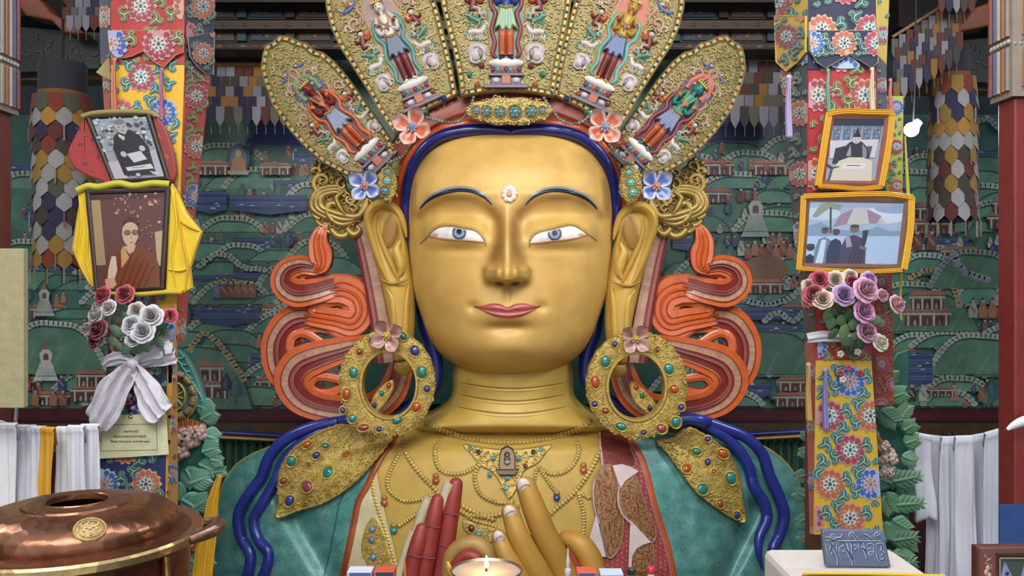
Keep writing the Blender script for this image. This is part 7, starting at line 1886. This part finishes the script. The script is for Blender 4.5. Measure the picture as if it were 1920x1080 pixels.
# right altar with white cloth and carved slate
al = thing('white_draped_altar', 'altar draped in white cloth with a yellow edge, lower right', 'altar', (P(1620, 0, 3.6).x, -4.4, -3.0))
zt = P(0, 1068, 3.6).z
mb = MB(); x0, x1 = P(1492, 0, 3.45).x, P(1765, 0, 3.45).x
mb.box((x0, -4.56, -3.0), (x1, -4.1, zt), 'c4bcb4'); mb.build('draped_top', 'cloth', al, smooth=False, bevel=.03)
S = surf(3.38); mb = MB(); mb.stroke(S, cr([(1502, 1074, 5), (1560, 1074, 6), (1650, 1075, 6), (1770, 1079, 6)], 4), 6, 'c8a428', h=3, th=5)
mb.stroke(S, cr([(1502, 1082, 8), (1560, 1081, 8), (1650, 1083, 8), (1770, 1087, 8)], 4), 8, '8a5a2c', h=1, th=4); mb.build('yellow_edging', 'cloth', al)
sl = thing('carved_slate', 'blue-grey slate tablet carved with six syllables on the altar', 'tablet', P(1605, 1064, 3.62))
S = surf(lambda x, y: 3.62+(1064-y)*.0004)
mb = MB(); mb.prism(S, [(1541, 993), (1655, 995), (1660, 1020), (1669, 1062), (1548, 1060), (1543, 1020)], -8, 4, '56607a', 2); mb.build('slab', 'stone', sl)
mb = MB(); LC = 'a4adc0'; DK = '34405c'
def g(pts, w_=1.7):
    pts = [(1530+p[0]/12, 980+p[1]/12) for p in pts]
    mb.stroke(S, cr(pts, 5), w_+2.2, LC, h=4, th=.8); mb.stroke(S, cr(pts, 5), w_, DK, h=5, th=.5)
def gl(pts, w_=2.0): pts = [(1530+p[0]/12, 980+p[1]/12) for p in pts]; mb.stroke(S, pts, w_+1.6, LC, h=4, th=.8); mb.stroke(S, pts, w_, DK, h=5, th=.5)
def ringg(x, y, r_): mb.stroke(S, [(1530+(x+r_*cos(t))/12, 980+(y+r_*sin(t))/12) for t in [2*pi*i/14 for i in range(14)]], 3.4, LC, h=4, th=.8, closed=True); mb.stroke(S, [(1530+(x+r_*cos(t))/12, 980+(y+r_*sin(t))/12) for t in [2*pi*i/14 for i in range(14)]], 1.6, DK, h=5, th=.5, closed=True)
gl([(195, 400), (430, 400)]); gl([(480, 405), (1440, 405)], 1.6)
g([(195, 330), (280, 335), (360, 375), (450, 335), (540, 335), (590, 250)], 3); ringg(350, 285, 30)
g([(220, 430), (240, 560), (270, 680), (330, 710), (370, 660), (330, 620)], 2.6); g([(270, 430), (330, 480), (310, 600)], 3); g([(400, 430), (350, 540)], 2.4); g([(380, 540), (440, 660), (480, 760), (485, 940)], 3.2); g([(460, 430), (470, 640)], 2)
g([(520, 430), (620, 430)], 3); ringg(580, 580, 65); g([(610, 440), (650, 560), (710, 650), (760, 780)], 3); g([(700, 440), (730, 560), (790, 830)], 2.6)
g([(770, 310), (740, 260), (790, 220), (850, 280), (900, 370)], 2.6); g([(750, 430), (870, 430)], 2.8); ringg(850, 550, 48); g([(800, 450), (800, 600), (815, 940)], 2.6)
g([(930, 430), (1000, 430)], 2.6); g([(960, 450), (960, 540), (1040, 560), (1090, 640), (1140, 790)], 3); g([(1060, 430), (1090, 540), (1120, 700)], 2.4)
g([(1040, 260), (1120, 290), (1200, 350)], 3.4); g([(1140, 490), (1220, 470), (1290, 540), (1300, 650)], 2.6); g([(1140, 590), (1220, 580)], 2.4); ringg(1220, 680, 42)
g([(1340, 490), (1420, 460), (1470, 500), (1450, 620)], 2.8); g([(1350, 640), (1380, 760), (1430, 830), (1520, 800), (1500, 740)], 3); g([(1430, 640), (1500, 660), (1450, 740)], 2.2)
ringg(1350, 255, 38); g([(1240, 265), (1330, 320), (1430, 265)], 2)
mb.build('carved_syllables', 'stone', sl)
# small painted frame at the lower right corner
pf = thing('small_painted_frame', 'small red painted shrine frame at the lower right corner', 'picture', P(1900, 1075, 4.4))
S = surf(4.4); mb = MB(); q = [(1832, 1026), (1990, 1024), (1990, 1150), (1832, 1150)]
mb.prism(S, q, -20, 0, '5a2c28', 2); mb.grid([[S(*p, 0) for p in q], [S(*p, 10) for p in q], [S(*p, 10) for p in [(1860, 1034), (1980, 1033), (1980, 1140), (1860, 1140)]], [S(*p, 2) for p in [(1870, 1044), (1972, 1044), (1972, 1130), (1870, 1130)]]], '6a4a40', close=True)
mb.build('frame', 'wood', pf, smooth=False)
mb = MB(); mb.prism(S, [(1835, 1030), (1857, 1036), (1857, 1140), (1835, 1140)], 9, 11, '8a3c38', .5)
for x, y, a in ((1842, 1040, 60), (1848, 1046, -30), (1845, 1054, 20), (1853, 1060, 80)): mb.stroke(S, [(x-6*cos(math.radians(a)), y-6*sin(math.radians(a)), 1), (x, y, 4), (x+6*cos(math.radians(a)), y+6*sin(math.radians(a)), 1)], 4, '5a9a84', h=11, th=1.5)
for x, y in ((1846, 1062), (1843, 1070), (1849, 1076)): mb.dome(S, x, y, 4, 6, 'c0a89c', h=11, th=2)
mb.stroke(S, [(1870, 1044), (1972, 1044)], 2, 'b0a078', h=8, th=2); mb.stroke(S, [(1870, 1044), (1870, 1130)], 2, 'b0a078', h=8, th=2)
mb.build('painted_flowers', 'satin', pf)
mb = MB(); mb.prism(S, [(1872, 1046), (1970, 1046), (1970, 1130), (1872, 1130)], 2, 3, '46504a', .3)
mb.prism(S, [(1882, 1052), (1895, 1078), (1898, 1130), (1874, 1130), (1874, 1080)], 3, 4, '8a92c0', .3); mb.prism(S, [(1920, 1052), (1930, 1078), (1933, 1130), (1912, 1130), (1912, 1080)], 3, 4, '8a92c0', .3)
mb.dome(S, 1886, 1074, 4, 4, '34304c', h=4, th=1); mb.build('picture', 'photo', pf, smooth=False)
